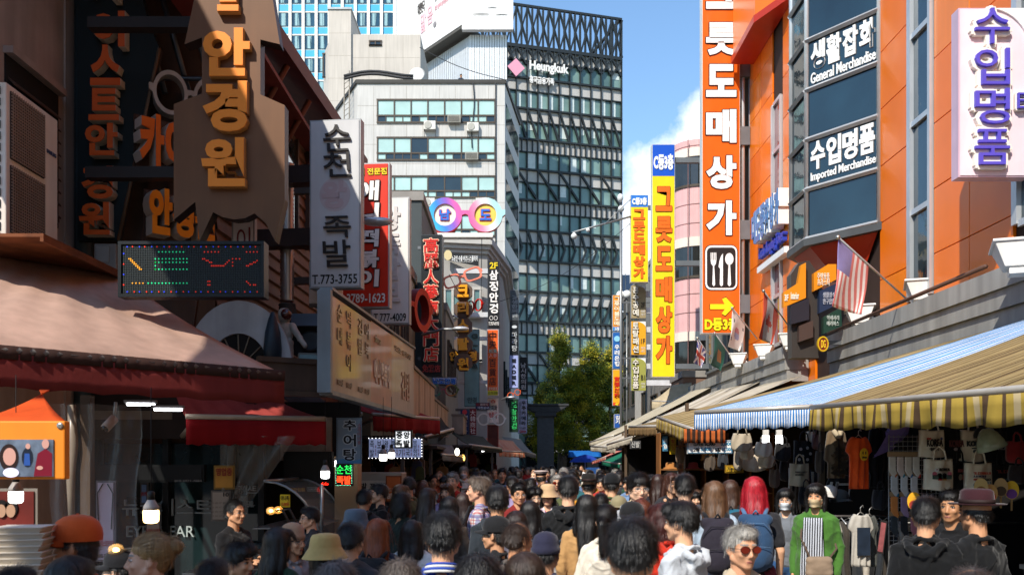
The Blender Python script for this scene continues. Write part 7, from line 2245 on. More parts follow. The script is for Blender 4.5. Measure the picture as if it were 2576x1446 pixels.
def tee(name, label, px0, py0, px1, py1, d, col, cat='t-shirt', print_fn=None, rz=0, group=None, sleeve=.3, hanger=True):
 k = d / F
 w_, h_ = (px1 - px0) * k / 2, (py1 - py0) * k
 t = thing(name, label, cat, P((px0 + px1) / 2, py0, d), rz, group)
 me = MB()
 pts = [(-.35 * w_, -.02 * h_), (-.7 * w_, -.06 * h_), (-w_, -sleeve * h_), (-.74 * w_, -(sleeve + .05) * h_), (-.66 * w_, -.28 * h_), (-.70 * w_, -.98 * h_), (-.3 * w_, -h_), (.3 * w_, -.99 * h_), (.70 * w_, -.98 * h_), (.66 * w_, -.28 * h_), (.74 * w_, -(sleeve + .05) * h_), (w_, -sleeve * h_), (.7 * w_, -.06 * h_), (.35 * w_, -.02 * h_), (.12 * w_, -.07 * h_), (-.12 * w_, -.07 * h_)]
 def body(b):
  # cloth as a grid clipped to the outline rows, with soft folds
  import bisect
  rows = 18
  def half(v):
   ks = [(0, .5), (.06, .72), (max(.1, sleeve * .6), .9), (sleeve, 1.0), (sleeve + .04, .72), (sleeve + .1, .68), (1, .72)]
   for (a, x), (c_, y) in zip(ks, ks[1:]):
    if v <= c_:
     return x + (y - x) * (v - a) / max(1e-6, c_ - a)
   return ks[-1][1]
  b.grid(lambda u, v: V(((u * 2 - 1) * half(v) * w_, -.035 * (1 - (u * 2 - 1) ** 2) - .012 * math.sin(u * 19 + v * 2.5) * (.3 + v) , -v * h_ - .03 * h_ * (1 - (u * 2 - 1) ** 2) * (1 if v < .05 else 0))), 24, rows, 0, True, (0, .03, 0))
 child(t, 'cloth', fabric(col), body)
 if hanger:
  child(t, 'hanger', mat('B8B4AE', .3, metal=.6), lambda b: (b.tube([(-.4 * w_, .012, -.05 * h_), (0, .012, .02), (.4 * w_, .012, -.05 * h_)], .006, 5), b.tube([(0, .012, .02), (.0, .012, .06), (.025, .012, .085), (.03, .012, .06)], .004, 5)))
 if print_fn:
  print_fn(t, w_, h_)
 return t
def smile(t, w_, h_):
 def fn(b):
  c_ = (.18 * w_, -.34 * h_)
  b.prism(ringpts(*c_, .30 * w_, .12 * h_, 24), -.062, -.05, 0)
  for s_ in (-.1, .1):
   b.prism(ringpts(c_[0] + s_ * w_, c_[1] + .03 * h_, .035 * w_, .028 * h_, 12), -.066, -.0625, 1)
  b.text('drew', c_[0] - .17 * w_, c_[1] - .075 * h_, c_[0] + .2 * w_, c_[1] - .03 * h_, -.066, -.0625, 1, .04)
 child(t, 'print', [mat('E8B020', .6, var=0), mat('1E1A16', .6, var=0)], fn)
tee('hanging_tshirt', 'bright orange t-shirt with a round yellow face print hanging at the stall corner', 2126, 1098, 2196, 1229, 9.9, 'E8541A', 't-shirt', smile, .12)
def panelprint(t, w_, h_):
 child(t, 'print', mat('1E2A3A', .7, var=.3, scale=12), lambda b: b.box(-.5 * w_, -.062, -.78 * h_, .48 * w_, -.052, -.25 * h_))
tee('hanging_tshirt', 'pale grey t-shirt with a dark square print beside the green coat', 2132, 1292, 2200, 1424, 8.9, 'B0AAA0', 't-shirt', panelprint, .1)
tee('hanging_tshirt', 'dark grey t-shirt behind the pale printed one', 2165, 1296, 2212, 1424, 9.15, '4A4C48', 't-shirt', None, .15)
def camo(t, w_, h_):
 rr = random.Random(2)
 child(t, 'camouflage', [mat('3A3226', .8), mat('5A4A34', .8)], lambda b: [b.prism([(x + rx * rr.uniform(.7, 1.2) * math.cos(a), z + .03 * math.sin(a) * rr.uniform(.6, 1.2)) for a in [2 * math.pi * i / 9 for i in range(9)]], -.060, -.0535, rr.randint(0, 1)) for x, z, rx in [(rr.uniform(-.42, .42) * w_, -rr.uniform(.2, .9) * h_, rr.uniform(.03, .07)) for _ in range(26)]])
 child(t, 'collar', mat('A99A80', .8), lambda b: b.tube([(-.3 * w_, -.02, .0), (-.1 * w_, -.06, -.12 * h_), (.0, -.06, -.14 * h_), (.12 * w_, -.05, -.1 * h_), (.3 * w_, -.02, .0)], .03, 7))
 child(t, 'zip', mat('2A2620', .5), lambda b: b.box(-.006, -.066, -.97 * h_, .006, -.05, -.15 * h_))
tee('hanging_jacket', 'camouflage quilted jacket with a fleece collar hanging left of the orange t-shirt', 2072, 1082, 2136, 1202, 10.6, '6A5842', 'jacket', camo, .1, None, .62)
tee('hanging_jacket', 'long black jacket hanging right of the orange t-shirt', 2180, 1075, 2236, 1226, 10.2, '14161A', 'jacket', None, .1, None, .7)
tee('hanging_tshirt', 'black and white graphic t-shirt below the camouflage jacket', 2078, 1194, 2150, 1262, 10.9, '1A1A1C', 't-shirt', lambda t, w_, h_: child(t, 'print', mat('B8B8B4', .7), lambda b: ([b.prism([(-.9 * w_ + i * .07, -.5 * h_), (-.9 * w_ + .03 + i * .07, -.5 * h_), (-.8 * w_ + .03 + i * .07, -.25 * h_), (-.8 * w_ + i * .07, -.25 * h_)], -.06, -.052) for i in range(2)], b.ring([(-.35 * w_, -.8 * h_), (.5 * w_, -.8 * h_), (.6 * w_, -.3 * h_), (-.4 * w_, -.3 * h_)], [(-.27 * w_, -.72 * h_), (.42 * w_, -.72 * h_), (.5 * w_, -.38 * h_), (-.32 * w_, -.38 * h_)], -.06, -.052))), 0, None, .45)
def tote(label, px0, py0, px1, py1, d, col, prints=(), rz=0, handles=True, group='souvenir tote bags on the right stall', shape=0):
 """A hanging bag: a soft body with handles; prints = (text, fx0, fz0, fx1, fz1, colour, bold)"""
 k = d / F
 w_, h_ = (px1 - px0) * k / 2, (py1 - py0) * k
 t = thing('tote_bag' if shape == 0 else 'shoulder_bag', label, 'bag', P((px0 + px1) / 2, py0, d), rz, group)
 def half(v):
  return (.93 + .07 * v) if shape == 0 else (.55 + .45 * math.sin(math.pi * min(1, .15 + v * .6))) * (1 if v < .8 else math.sqrt(max(0.02, 1 - ((v - .8) / .2) ** 2)) * .5 + .5)
 child(t, 'body', fabric(col), lambda b: b.grid(lambda u, v: V(((u * 2 - 1) * half(v) * w_, -.05 * (1 - (u * 2 - 1) ** 2) * (.4 + v) - .008 * math.sin(u * 13 + v * 3), -v * h_ + .02 * h_ * math.cos(u * 6))), 18, 12, 0, True, (0, .05, 0)))
 if handles:
  child(t, 'handle', fabric(col), lambda b: b.tube([(-.45 * w_, -.02, -.02 * h_), (-.35 * w_, -.01, .28 * h_), (-.05 * w_, 0, .42 * h_), (.05 * w_, 0, .42 * h_), (.35 * w_, -.01, .28 * h_), (.45 * w_, -.02, -.02 * h_)], .009, 5))
 if prints:
  mats = []
  b = MB()
  for p in prints:
   m_ = mat(p[5], .7, var=.05)
   if m_ not in mats:
    mats.append(m_)
   i = mats.index(m_)
   x0, z0, x1, z1 = (p[1] * 2 - 1) * w_, -p[4] * h_, (p[3] * 2 - 1) * w_, -p[2] * h_
   if p[0] == 'disc':
    b.prism(ringpts((x0 + x1) / 2, (z0 + z1) / 2, (x1 - x0) / 2, (z1 - z0) / 2, 20), -.068, -.057, i)
   elif p[0] == 'box':
    b.box(x0, -.068, z0, x1, -.057, z1, i)
   else:
    b.text(p[0], x0, z0, x1, z1, -.069, -.0575, i, p[6])
  b.build('print', mats, t)
 return t
NAT, BLK = 'E4DAC4', '17181A'
tote('natural tote bag with large black KOREA lettering and a brush script line', 2314, 1082, 2376, 1150, 9.3, NAT, [('KOREA', .18, .32, .82, .60, '1E1A18', .02), ('대한민국', .30, .64, .66, .76, '3A3430', 0), ('box', .18, .28, .34, .34, 'B8343A'), ('disc', .72, .26, .80, .36, '3A4A86')])
tote('black tote bag with dim red KOREA lettering between the two natural ones', 2374, 1082, 2420, 1152, 9.35, BLK, [('KOREA', .15, .35, .95, .60, '6A3A3A', .02), ('disc', .4, .62, .6, .74, 'A99A9A')])
tote('natural tote bag with bold KOREA lettering over a round seal', 2418, 1082, 2474, 1160, 9.3, NAT, [('KOREA', .12, .34, .98, .52, '2A3438', .05), ('box', .35, .56, .6, .6, '3A4448'), ('disc', .40, .62, .55, .74, '4A5458')])
tote('black tote bag with pale KOREA lettering behind the green lampshade', 2470, 1085, 2534, 1160, 9.4, BLK, [('KOREA', .2, .42, .9, .62, '8E9498', .02)])
tote('natural tote bag with two figures in costume under KOREA', 2326, 1155, 2398, 1232, 9.15, NAT, [('KOREA', .42, .28, .78, .38, '1E1A18', .04), ('disc', .26, .28, .38, .4, 'E8E4E0'), ('disc', .3, .3, .35, .36, 'B83A4A'), ('box', .18, .5, .84, .64, '4A5A52'), ('disc', .36, .44, .5, .6, '1E1614'), ('disc', .52, .44, .66, .6, '1E1614'), ('box', .38, .58, .5, .68, 'C83A3A'), ('box', .53, .58, .66, .68, 'B8864A'), ('disc', .18, .4, .32, .54, 'C86A7A'), ('disc', .70, .4, .84, .54, 'C86A7A')])
tote('black tote bag with two figures in costume under KOREA', 2396, 1160, 2430, 1235, 9.25, BLK, [('KOREA', .2, .25, .8, .36, '8A4A4A', .04), ('disc', .25, .42, .5, .62, '8A7A6A'), ('disc', .5, .42, .78, .62, 'A83A3A')])
tote('natural tote bag with rows of coloured letters and a round flag emblem', 2428, 1165, 2496, 1246, 9.1, NAT, [('ㄱㄴㄷㄹㅁㅂㅅㅇ', .2, .26, .82, .34, 'C84A34', .02), ('ㅈㅊㅋㅌㅍㅎ', .2, .36, .65, .43, '2A3A5A', .02), ('HELLO', .5, .46, .82, .53, '2A3A3A', .03), ('안녕하세요', .2, .46, .48, .53, 'C84A34', .02), ('ㅎㅏㅇㅣ', .48, .56, .82, .63, '3A6A7A', .02), ('disc', .2, .58, .42, .76, '2A5A8A'), ('disc', .22, .58, .42, .67, 'C84A34'), ('서울', .48, .66, .7, .73, 'C84A34', .02), ('SEOUL', .42, .76, .82, .83, '2A3A5A', .04)])
tote('black tote bag with dim coloured letters at the right end of the row', 2496, 1165, 2534, 1240, 9.3, BLK, [('ㄱㄴㄷㅁ', .1, .22, .9, .32, '8A3A2E', .02), ('HELLO', .1, .5, .9, .58, '3A5A6A', .02)])
tote('beige tote bag with two small lines of capitals', 1987, 1166, 2036, 1222, 12.0, 'C4B296', [('MARGARET', .2, .33, .82, .41, '2A2420', .0), ('HOWELL', .2, .45, .68, .53, '2A2420', .0)], 0, True, 'bags hung in the bag stall')
tote('black tote bag scattered with pale flowers', 1998, 1108, 2046, 1166, 12.3, '141416', [('disc', x, y, x + .14, y + .13, 'A8A4A4') for x, y in ((.2, .3), (.55, .25), (.7, .5), (.3, .6), (.55, .75), (.12, .75))], 0, True, 'bags hung in the bag stall')
for i, (px0, py0, px1, py1, c_, l) in enumerate(((1840, 1090, 1892, 1136, 'A89C88', 'woven taupe shoulder bag under the striped orange cloth'), (1862, 1120, 1896, 1156, 'C8BAA0', 'half moon straw coloured bag in the bag stall'), (1846, 1130, 1868, 1182, 'A09480', 'long slouchy woven bag in the bag stall'), (1868, 1142, 1930, 1186, 'B0A490', 'wide woven bag in the bag stall'),
    (1900, 1112, 1944, 1150, 'D4CAB8', 'quilted cream half moon bag in the bag stall'), (1908, 1145, 1950, 1176, 'BEB29C', 'oval woven crossbody bag in the bag stall'), (1950, 1115, 1990, 1160, '1E1E20', 'black quilted handbag beside the bright windows'), (1962, 1160, 1990, 1210, '2A2624', 'dark leather bag left of the beige tote'), (2044, 1092, 2072, 1130, '6A4A44', 'dusty pink knit bag near the camouflage jacket'), (2030, 1085, 2052, 1112, 'B0A48E', 'small cream cloth bag near the camouflage jacket'))):
 tote(l, px0, py0, px1, py1, 12.2 + (i % 4) * .12, c_, (), 0, True, 'bags hung in the bag stall', 1)
for i, (px0, py0, px1, py1, d_, c_, l) in enumerate(((2534, 1110, 2580, 1165, 9.0, '8A2A2E', 'crimson shoulder bag at the right edge under the yellow valance'), (2540, 1170, 2585, 1215, 8.8, '2A2426', 'dark pouch bag at the right edge below the crimson one'), (2052, 1135, 2074, 1190, 11.6, '4A4038', 'narrow brown pouch left of the camouflage jacket'), (2238, 1082, 2262, 1122, 9.9, '3A3A40', 'charcoal pouch above the sock packs'),
    (1700, 1125, 1722, 1165, 15.6, '7A6248', 'tan crossbody bag by the hat shelves'), (1772, 1145, 1800, 1185, 13.4, '52483E', 'umber sling bag below the scarf banner'), (1806, 1142, 1832, 1180, 13.3, '2E3238', 'slate sling bag below the scarf banner'), (2010, 1225, 2046, 1272, 11.9, '1C1C20', 'black satchel under the beige tote bag'), (1936, 1180, 1962, 1226, 12.3, '5E4E42', 'mocha bucket bag right of the yellow shop card'), (2196, 1232, 2232, 1282, 9.9, '26262A', 'black drawstring bag below the long black jacket'))):
 tote(l, px0, py0, px1, py1, d_, c_, (), 0, True, 'bags hung in the bag stall', 1)
for i in range(22):
 px = 1985 + (i * 37) % 78
 b = MB()
 x = R.uniform(-.02, .02)
 b.tube([(0, 0, 0), (x, -.01, -.25), (-x, 0, -.5), (.0, .01, -.52), (x + .02, .01, -.25), (.015, 0, 0)], .011, 5)
 o = b.build('hanging_strap', mat(R.choice(['2A2420', '8A8278', 'B4AA9C', '4A3428', '16161A']), .6, var=.2), None, P(px, 1176 + (i * 7) % 20, 12.05 + (i % 5) * .07))
 tag(o, 'belt or strap hung among others under the dark bags left of the camouflage jacket', 'strap', 'straps hung in the bag stall')
for i, px in enumerate((1927, 1961)):
 t = thing('strip_lamp', 'bright white strip lamp in the bag stall, %s one' % ('left', 'right')[i], 'lamp', P(px, 1110, 13.2))
 child(t, 'tube', mat('FFFFFF', .4, var=0, emit=4), lambda b: b.box(-.05, 0, -.09, .05, .03, .09), bevel=.01)
 child(t, 'cap', mat('D8D4CE', .4), lambda b: b.box(-.04, 0, .0905, .04, .04, .17))
# scarf banner and other stall signs
s = Sign('scarf_banner', 'white price banner with a blue border announcing scarves', (1728, 1106, 1843, 1141), 12.9, .01, 'F0EAE4', 'B8B4AE', rough=.6, cat='banner')
s.b.ring([s.px(1730, 1108), s.px(1842, 1108), s.px(1842, 1139), s.px(1730, 1139)], [s.px(1731.5, 1109.5), s.px(1840.5, 1109.5), s.px(1840.5, 1137.5), s.px(1731.5, 1137.5)], -.004, -.0005, s.m('3A7A9A'))
s.t('스카프 SCARF', 1744, 1111, 1800, 1121.5, '26221E', .04, .005).t('3,000', 1813, 1111, 1842, 1121.5, '3A86A8', .04, .005).t('2장', 1744, 1125, 1760, 1135.5, '26221E', .04, .005).t('5,000', 1762, 1125, 1789, 1135, '3A86A8', .04, .005).t('/ 5장', 1792, 1125, 1814, 1135.5, '26221E', .04, .005).t('10,000', 1816, 1125, 1842, 1135, '3A86A8', .04, .005).done()
s = Sign('stall_sign', 'yellow shop card with black writing above the red haired woman', (1824, 1169, 1872, 1189), 12.6, .02, 'C8A02A', '8A6A1E')
s.t('기능성 신발', 1829, 1173, 1868, 1185, '26221A', .03, .005).done()
s = Sign('stall_sign', 'charcoal shoe stall sign with white letters', (1585, 1108, 1612, 1128), 20.5, .03, '3A3A3C', '5A5A5C')
s.t('신발', 1588, 1110, 1609, 1125, 'B8B8B6', .02, .01).done()
s = Sign('stall_sign', 'little grey sign behind the mustard awning corner', (1722, 1088, 1758, 1108), 13.9, .03, '5A585A', '3A3A3C')
s.t('신발', 1740, 1094, 1756, 1105, '1E1E1E', .02, .01).done()
s = Sign('stall_sign', 'yellow pennant card with scribbled prices beside the hat shelves', (1685, 1098, 1701, 1142), 16.0, .02, 'D8C02A', 'B89A1E')
s.v('할인가', 1688, 1104, 1698, 1136, 'B8482A', bold=.02, raise_=.006).done()
s = Sign('stall_sign', 'light blue pennant card beside the hat shelves', (1667, 1096, 1680, 1134), 16.0, .02, '6AA8C8', '4A86A8')
s.v('세일', 1669, 1102, 1678, 1128, 'E8E8E4', bold=.02, raise_=.006).done()
s = Sign('stall_sign', 'blue stall board in the far right row', (1551, 1105, 1572, 1133), 32, .04, '2A62B8', '1E4A8A')
s.t('수선', 1560, 1110, 1570, 1118, 'E8E8E8', .02, .02).t('가방', 1554, 1122, 1570, 1128, 'E8E8E8', .01, .02).done()
b = MB()
b.grid(lambda u, v: V((u * .58, .03 * math.sin(u * 40), -v * .2)), 30, 3, lambda i, j: (i // 2) % 2, True, (0, .01, 0))
tag(b.build('striped_cloth', [cloth('C86A34'), cloth('3A2A22')], None, P(1728, 1082, 12.6) + V((.0, .2, .03))), 'orange and black striped cloth hung under the blue awning', 'cloth')
# hat shelves
t = thing('hat_shelf', 'wooden cubby shelf of straw hats behind the scarf banner', 'shelf', P(1700, HY, 16.35) + V((0, 0, -CH)))
def shelf(b):
 for i in range(6):
  b.box(-.32 + i * .40, -.2, .9, -.30 + i * .40, .2, 2.45)
 for j in range(4):
  b.box(-.299, -.19, .95 + j * .42, 1.68, .19, .97 + j * .42)
child(t, 'frame', mat('8A5A2E', .6, var=.2), shelf)
rr = random.Random(6)
HT = [('8A6A3E', 'straw brown'), ('C8A878', 'pale straw'), ('A8703A', 'amber straw'), ('6A4A34', 'dark straw'), ('B8505A', 'rose pink')]
for j in range(3):
 for i in range(5):
  c_, nm = HT[(i * 2 + j) % 5]
  b = MB()
  b.lathe([(.15, 0), (.148, .01), (.095, .03), (.09, .09), (.07, .115), (.02, .12)], 14)
  o = b.build('straw_hat', fabric(c_), None, P(1700, HY, 16.35) + V((-.1 + i * .4, -.05, -CH + .972 + j * .42)))
  tag(o, '%s hat in the %s cubby row, %s column from the left' % (nm, ('lowest', 'middle', 'top')[j], ('first', 'second', 'third', 'fourth', 'fifth')[i]), 'hat', 'straw hats on the cubby shelf')
# sock rack
t = thing('grid_rack', 'white wire grid rack holding packs of socks', 'rack', P(2236, HY, 9.7) + V((0, 0, -CH)))
def gridr(b):
 for i in range(13):
  b.tube([(i * .05, 0, .35), (i * .05, 0, 2.22)], .003 if 0 < i < 12 else .008, 4)
 for j in range(38):
  b.tube([(0, .006, .35 + j * .05), (.6, .006, .35 + j * .05)], .003, 4)
child(t, 'grid', mat('B8B8B4', .4, metal=.5), gridr)
def socks(label, px, py, d, c1, c2):
 k = d / F
 t = thing('sock_pack', label, 'socks', P(px, py, d), R.uniform(-.06, .06), 'packs of socks on the wire rack')
 w_ = .045
 child(t, 'card', mat('A98A66', .7), lambda b: b.box(-w_, -.01, -.05, w_, .0, .0))
 child(t, 'sock', [fabric(c1), fabric(c2)], lambda b: (b.prism([(-w_ * .8, -.05), (w_ * .8, -.05), (w_ * .8, -.19), (w_ * 1.1, -.23), (w_ * .9, -.27), (w_ * .2, -.265), (-w_ * .8, -.2)], -.028, -.002, 0), b.prism([(w_ * .75, -.225), (w_ * 1.12, -.235), (w_ * .9, -.275), (w_ * .3, -.268)], -.030, -.001, 1)), bevel=.008)
 return t
SK = [[('D8CFC0', 'C86A3A', 'cream sock pack with orange toes'), ('D8C4B8', '3A8AA0', 'cream sock pack with teal toes'), ('E0D4C4', '4A7AB0', 'cream sock pack with blue toes'), ('E0D8CC', 'C84A3A', 'cream sock pack with red toes')],
   [('C9CDD0', '3A86A8', 'white sock pack with blue heels'), ('D0D2D4', '6AA0B8', 'white sock pack with pale blue heels'), ('CFCBCB', '7A2A34', 'white sock pack with maroon heels')],
   [('D88A4A', 'D88A4A', 'plain apricot sock pack'), ('A890B8', 'A890B8', 'plain lilac sock pack'), ('A8B49A', 'A8B49A', 'plain sage sock pack')],
   [('3A4248', '5A626A', 'charcoal sock pack'), ('2A2E34', '5A626A', 'black sock pack'), ('B87A8A', 'C8C4C0', 'pink sock pack')]]
for j, row in enumerate(SK):
 for i, (c1, c2, l) in enumerate(row):
  socks(l + ' in the %s row of the rack' % ('top', 'second', 'third', 'lowest')[j], (2248 if j else 2243) + i * (25 if j else 20), (1136, 1184, 1236, 1285)[j], 9.6, c1, c2)
# purple umbrella, lampshade, fans, caps, clothes rail
t = thing('umbrella', 'open lilac umbrella hanging sideways behind the socks', 'umbrella', P(2285, 1090, 9.95), 0)
def umb(b):
 T = Matrix.Rotation(math.radians(118), 4, 'Y') @ Matrix.Rotation(.3, 4, 'X')
 n = 8
 vs = [(0, 0, 0)] + [(r_ * math.cos(2 * math.pi * i / n), r_ * math.sin(2 * math.pi * i / n), -dz) for r_, dz in ((.22, .06), (.40, .20)) for i in range(n)]
 fs = [(0, 1 + i, 1 + (i + 1) % n) for i in range(n)] + [(1 + i, 1 + n + i, 1 + n + (i + 1) % n, 1 + (i + 1) % n) for i in range(n)]
 b.add(vs, fs, 0, T)
 for i in range(n):
  b.tube([(0, 0, -.01), (.22 * math.cos(2 * math.pi * i / n), .22 * math.sin(2 * math.pi * i / n), -.07), (.40 * math.cos(2 * math.pi * i / n), .40 * math.sin(2 * math.pi * i / n), -.21)], .004, 4, 1, T)
 b.tube([(0, 0, .03), (0, 0, -.5)], .008, 5, 1, T)
child(t, 'canopy', [cloth('8A78B0', .05), mat('2A2630', .5)], umb)
t = thing('lampshade', 'pale green glass lampshade hanging before the tote bags', 'lamp', P(2478, 1078, 8.7), 0)
child(t, 'shade', mat('9AA88E', .2, var=.2, scale=12, spec=.6, coat=.4), lambda b: b.lathe([(.03, 0), (.05, -.01), (.09, -.06), (.125, -.14), (.14, -.2), (.132, -.2), (.11, -.13)], 20, 0, Matrix.Rotation(-.35, 4, 'Y')))
child(t, 'cord', mat('1A1816', .6), lambda b: b.tube([(0, 0, 0), (0, 0, .35)], .005, 4))
for i, (px, py, c1, c2, l) in enumerate(((2468, 1225, 'C8A86A', '8A5A2A', 'tan paper fan at the left of the fan row'), (2492, 1240, 'C89A5A', 'C84A2A', 'amber paper fan second in the fan row'), (2518, 1225, 'B89A6A', '4A3A2A', 'brown paper fan third in the fan row'), (2545, 1232, 'D8B02A', '6A3A86', 'yellow paper fan with a violet swirl'), (2300, 1260, 'D8A01E', 'A8321E', 'yellow and red round fan behind the dark haired shopper'))):
 t = thing('hand_fan', l, 'fan', P(px, py, 8.4), R.uniform(-.5, -.2), 'paper fans on the right stall')
 child(t, 'leaf', [mat(c1, .6, var=.1), mat(c2, .6)], lambda b: (b.prism(ringpts(0, 0, .06, .085, 20), 0, .006, 0), b.prism(ringpts(.0, -.035, .045, .045, 16), -.003, -.0005, 1)))
 child(t, 'handle', mat('8A6A3E', .6), lambda b: b.box(-.008, 0, -.19, .008, .008, -.083))
b = MB()
b.box(0, 0, 0, 2.3, 1.2, .04, 0)
b.box(.02, .02, -.85, 2.28, 1.18, -.003, 1)
tag(b.build('stall_table', [mat('8E8A82', .6, var=.1), mat('1E1C1A', .8, var=.3)], None, V((4.55, 7.0, .98))), 'low stall table in front of the fans', 'table')
rr = random.Random(9)
for i in range(26):
 c_, nm = rr.choice([('B8B4AE', 'pale'), ('8A3A3A', 'red'), ('2A3A5A', 'navy'), ('C8A84A', 'gold'), ('4A5A4A', 'green'), ('C87A8A', 'pink')])
 b = MB()
 w_, d_, h_ = rr.uniform(.05, .1), rr.uniform(.05, .09), rr.uniform(.02, .07)
 b.box(-w_, -d_, 0, w_, d_, h_, 0)
 b.box(-w_ * .8, -d_ * .8, h_ + .0005, w_ * .8, d_ * .8, h_ + .004, 1)
 o = b.build('souvenir_box', [mat(c_, .4, var=.2), mat('D8D2C8', .5, var=.3, scale=30)], None, V((4.7 + (i % 9) * .24, 7.15 + (i // 9) * .34, 1.0205)), (0, 0, rr.uniform(-.3, .3)))
 tag(o, '%s souvenir box laid out on the low stall table' % nm, 'box', 'souvenir boxes on the stall table')
t = thing('clothes_rail', 'rail crowded with dark clothes behind the woman in green', 'clothes rail', P(2150, HY, 10.2) + V((0, 0, -CH)))
child(t, 'rail', mat('8E8A86', .3, metal=.8), lambda b: (b.tube([(-.75, 0, 1.33), (.5, 0, 1.33)], .014, 6), b.tube([(-.75, 0, 0), (-.75, 0, 1.33)], .014, 6), b.tube([(.5, 0, 0), (.5, 0, 1.33)], .014, 6)))
for i in range(14):
 c_, nm = rr.choice([('1E1E20', 'black'), ('2A2E34', 'charcoal'), ('B8B0A4', 'cream'), ('3A342E', 'brown')])
 b = MB()
 b.grid(lambda u, v: V((-.02 * math.sin(v * 5 + i), (u - .5) * .42 * (1 if v > .12 else .3 + v * 5.8), -.04 - v * .85)), 8, 10, 0, True, (.05, 0, 0))
 b.tube([(.02, -.15, -.06), (.02, 0, .0), (.02, .15, -.06)], .006, 4, 1)
 o = b.build('hanging_garment', [fabric(c_), ALU], None, P(2150, HY, 10.2) + V((-.68 + i * .085, 0, -CH + 1.31)), (0, 0, rr.uniform(-.2, .2)))
 tag(o, '%s garment packed on the rail behind the woman in green' % nm, 'garment', 'garments packed on the rail')
hm = shared(('hat', 'cap'), hat_mesh, 'cap')
for i, (px, py, c_, l) in enumerate(((2085, 1240, 'C9C5BE', 'white and black baseball cap on the clothes stall'), (2115, 1250, '3A3E40', 'grey baseball cap on the clothes stall'), (2480, 1095, '1E2224', 'black baseball cap above the tote bags'), (1780, 1150, 'B8803A', 'amber bucket shaped cap in the hat stall'), (1800, 1165, '8A5A2E', 'brown cap in the hat stall'))):
 o = worn('baseball_hat', hm, [fabric(c_), fabric('1A1A1A')], None)
 d_ = (10.6, 10.6, 9.2, 14.2, 14.0)[i]
 p = P(px, py, d_)
 o.location = p - V((0, 0, 1.64))
 o.rotation_euler = (0, 0, (-.6, .4, .2, -.8, .9)[i])
 tag(o, l, 'cap')
t = thing('easel_sign', 'small slanted framed sign beside the hanging t-shirts', 'sign', P(2215, 1350, 8.5), -.5)
child(t, 'frame', mat('1A1614', .5), lambda b: b.prism([(-.035, -.15), (.025, -.16), (.06, .15), (.0, .16)], 0, .02))
child(t, 'face', mat('8A4A4A', .5, var=.3, scale=20), lambda b: b.prism([(-.025, -.13), (.018, -.14), (.05, .13), (.008, .14)], -.004, -.0005))
# shoes stacked on racks in the shoe stall
t = thing('shoe_rack', 'dark rack crowded with shoes behind the crowd', 'rack', V((3.3, 18.5, 0)))
child(t, 'shelf', mat('3A2E26', .7), lambda b: [b.box(0, 0, .5 + j * .35, 2.2, .4, .53 + j * .35) for j in range(4)] + [b.box(x, .0, 0, x + .04, .39, 1.6) for x in (-.041, 2.201)])
sm_ = shared(('s', 'stand'), make_shoes, 'stand')
for j in range(4):
 for i in range(7):
  c_, nm = rr.choice([('1A1A1A', 'black'), ('D0CCC4', 'white'), ('6A4A30', 'brown'), ('8A8A8A', 'grey')])
  o = worn('display_shoes', sm_, [mat(c_, .5)], None)
  o.location = V((3.5 + i * .3, 18.72, .535 + j * .35))
  tag(o, '%s pair of shoes on the dark rack' % nm, 'shoes', 'shoes on the dark rack')
# ------------------------------------------------------------------ the crowd
PLACED = []
def plaid(name, base, c1, c2):
 m = bpy.data.materials.new(name)
 m.use_nodes = True
 t = m.node_tree
 bs = t.nodes['Principled BSDF']
 bs.inputs['Roughness'].default_value = .85
 tcn = t.nodes.new('ShaderNodeTexCoord')
 prev = None
 for axis, c_, sc in ((0, c1, 40), (2, c1, 40), (0, c2, 13.3), (2, c2, 13.3)):
  wv = t.nodes.new('ShaderNodeTexWave')
  wv.bands_direction = 'XYZ'[axis]
  wv.inputs['Scale'].default_value = sc / 6.283 * 1.6
  t.links.new(tcn.outputs['Object'], wv.inputs['Vector'])
  g = t.nodes.new('ShaderNodeMath'); g.operation = 'GREATER_THAN'; g.inputs[1].default_value = .72
  t.links.new(wv.outputs['Fac'], g.inputs[0])
  h = t.nodes.new('ShaderNodeMath'); h.operation = 'MULTIPLY'; h.inputs[1].default_value = .6
  t.links.new(g.outputs[0], h.inputs[0])
  mx_ = t.nodes.new('ShaderNodeMix'); mx_.data_type = 'RGBA'
  if prev is None:
   mx_.inputs['A'].default_value = (*lin(base), 1)
  else:
   t.links.new(prev, mx_.inputs['A'])
  mx_.inputs['B'].default_value = (*lin(c_), 1)
  t.links.new(h.outputs[0], mx_.inputs['Factor'])
  prev = mx_.outputs['Result']
 t.links.new(prev, bs.inputs['Base Color'])
 return m
def stripes_v(name, a, c_):
 m = bpy.data.materials.new(name)
 m.use_nodes = True
 t = m.node_tree
 bs = t.nodes['Principled BSDF']
 bs.inputs['Roughness'].default_value = .85
 tcn = t.nodes.new('ShaderNodeTexCoord')
 wv = t.nodes.new('ShaderNodeTexWave')
 wv.bands_direction = 'X'
 wv.inputs['Scale'].default_value = 14
 wv.inputs['Distortion'].default_value = .6
 t.links.new(tcn.outputs['Object'], wv.inputs['Vector'])
 g = t.nodes.new('ShaderNodeMath'); g.operation = 'GREATER_THAN'; g.inputs[1].default_value = .5
 t.links.new(wv.outputs['Fac'], g.inputs[0])
 mx_ = t.nodes.new('ShaderNodeMix'); mx_.data_type = 'RGBA'
 mx_.inputs['A'].default_value = (*lin(a), 1)
 mx_.inputs['B'].default_value = (*lin(c_), 1)
 t.links.new(g.outputs[0], mx_.inputs['Factor'])
 t.links.new(mx_.outputs['Result'], bs.inputs['Base Color'])
 return m
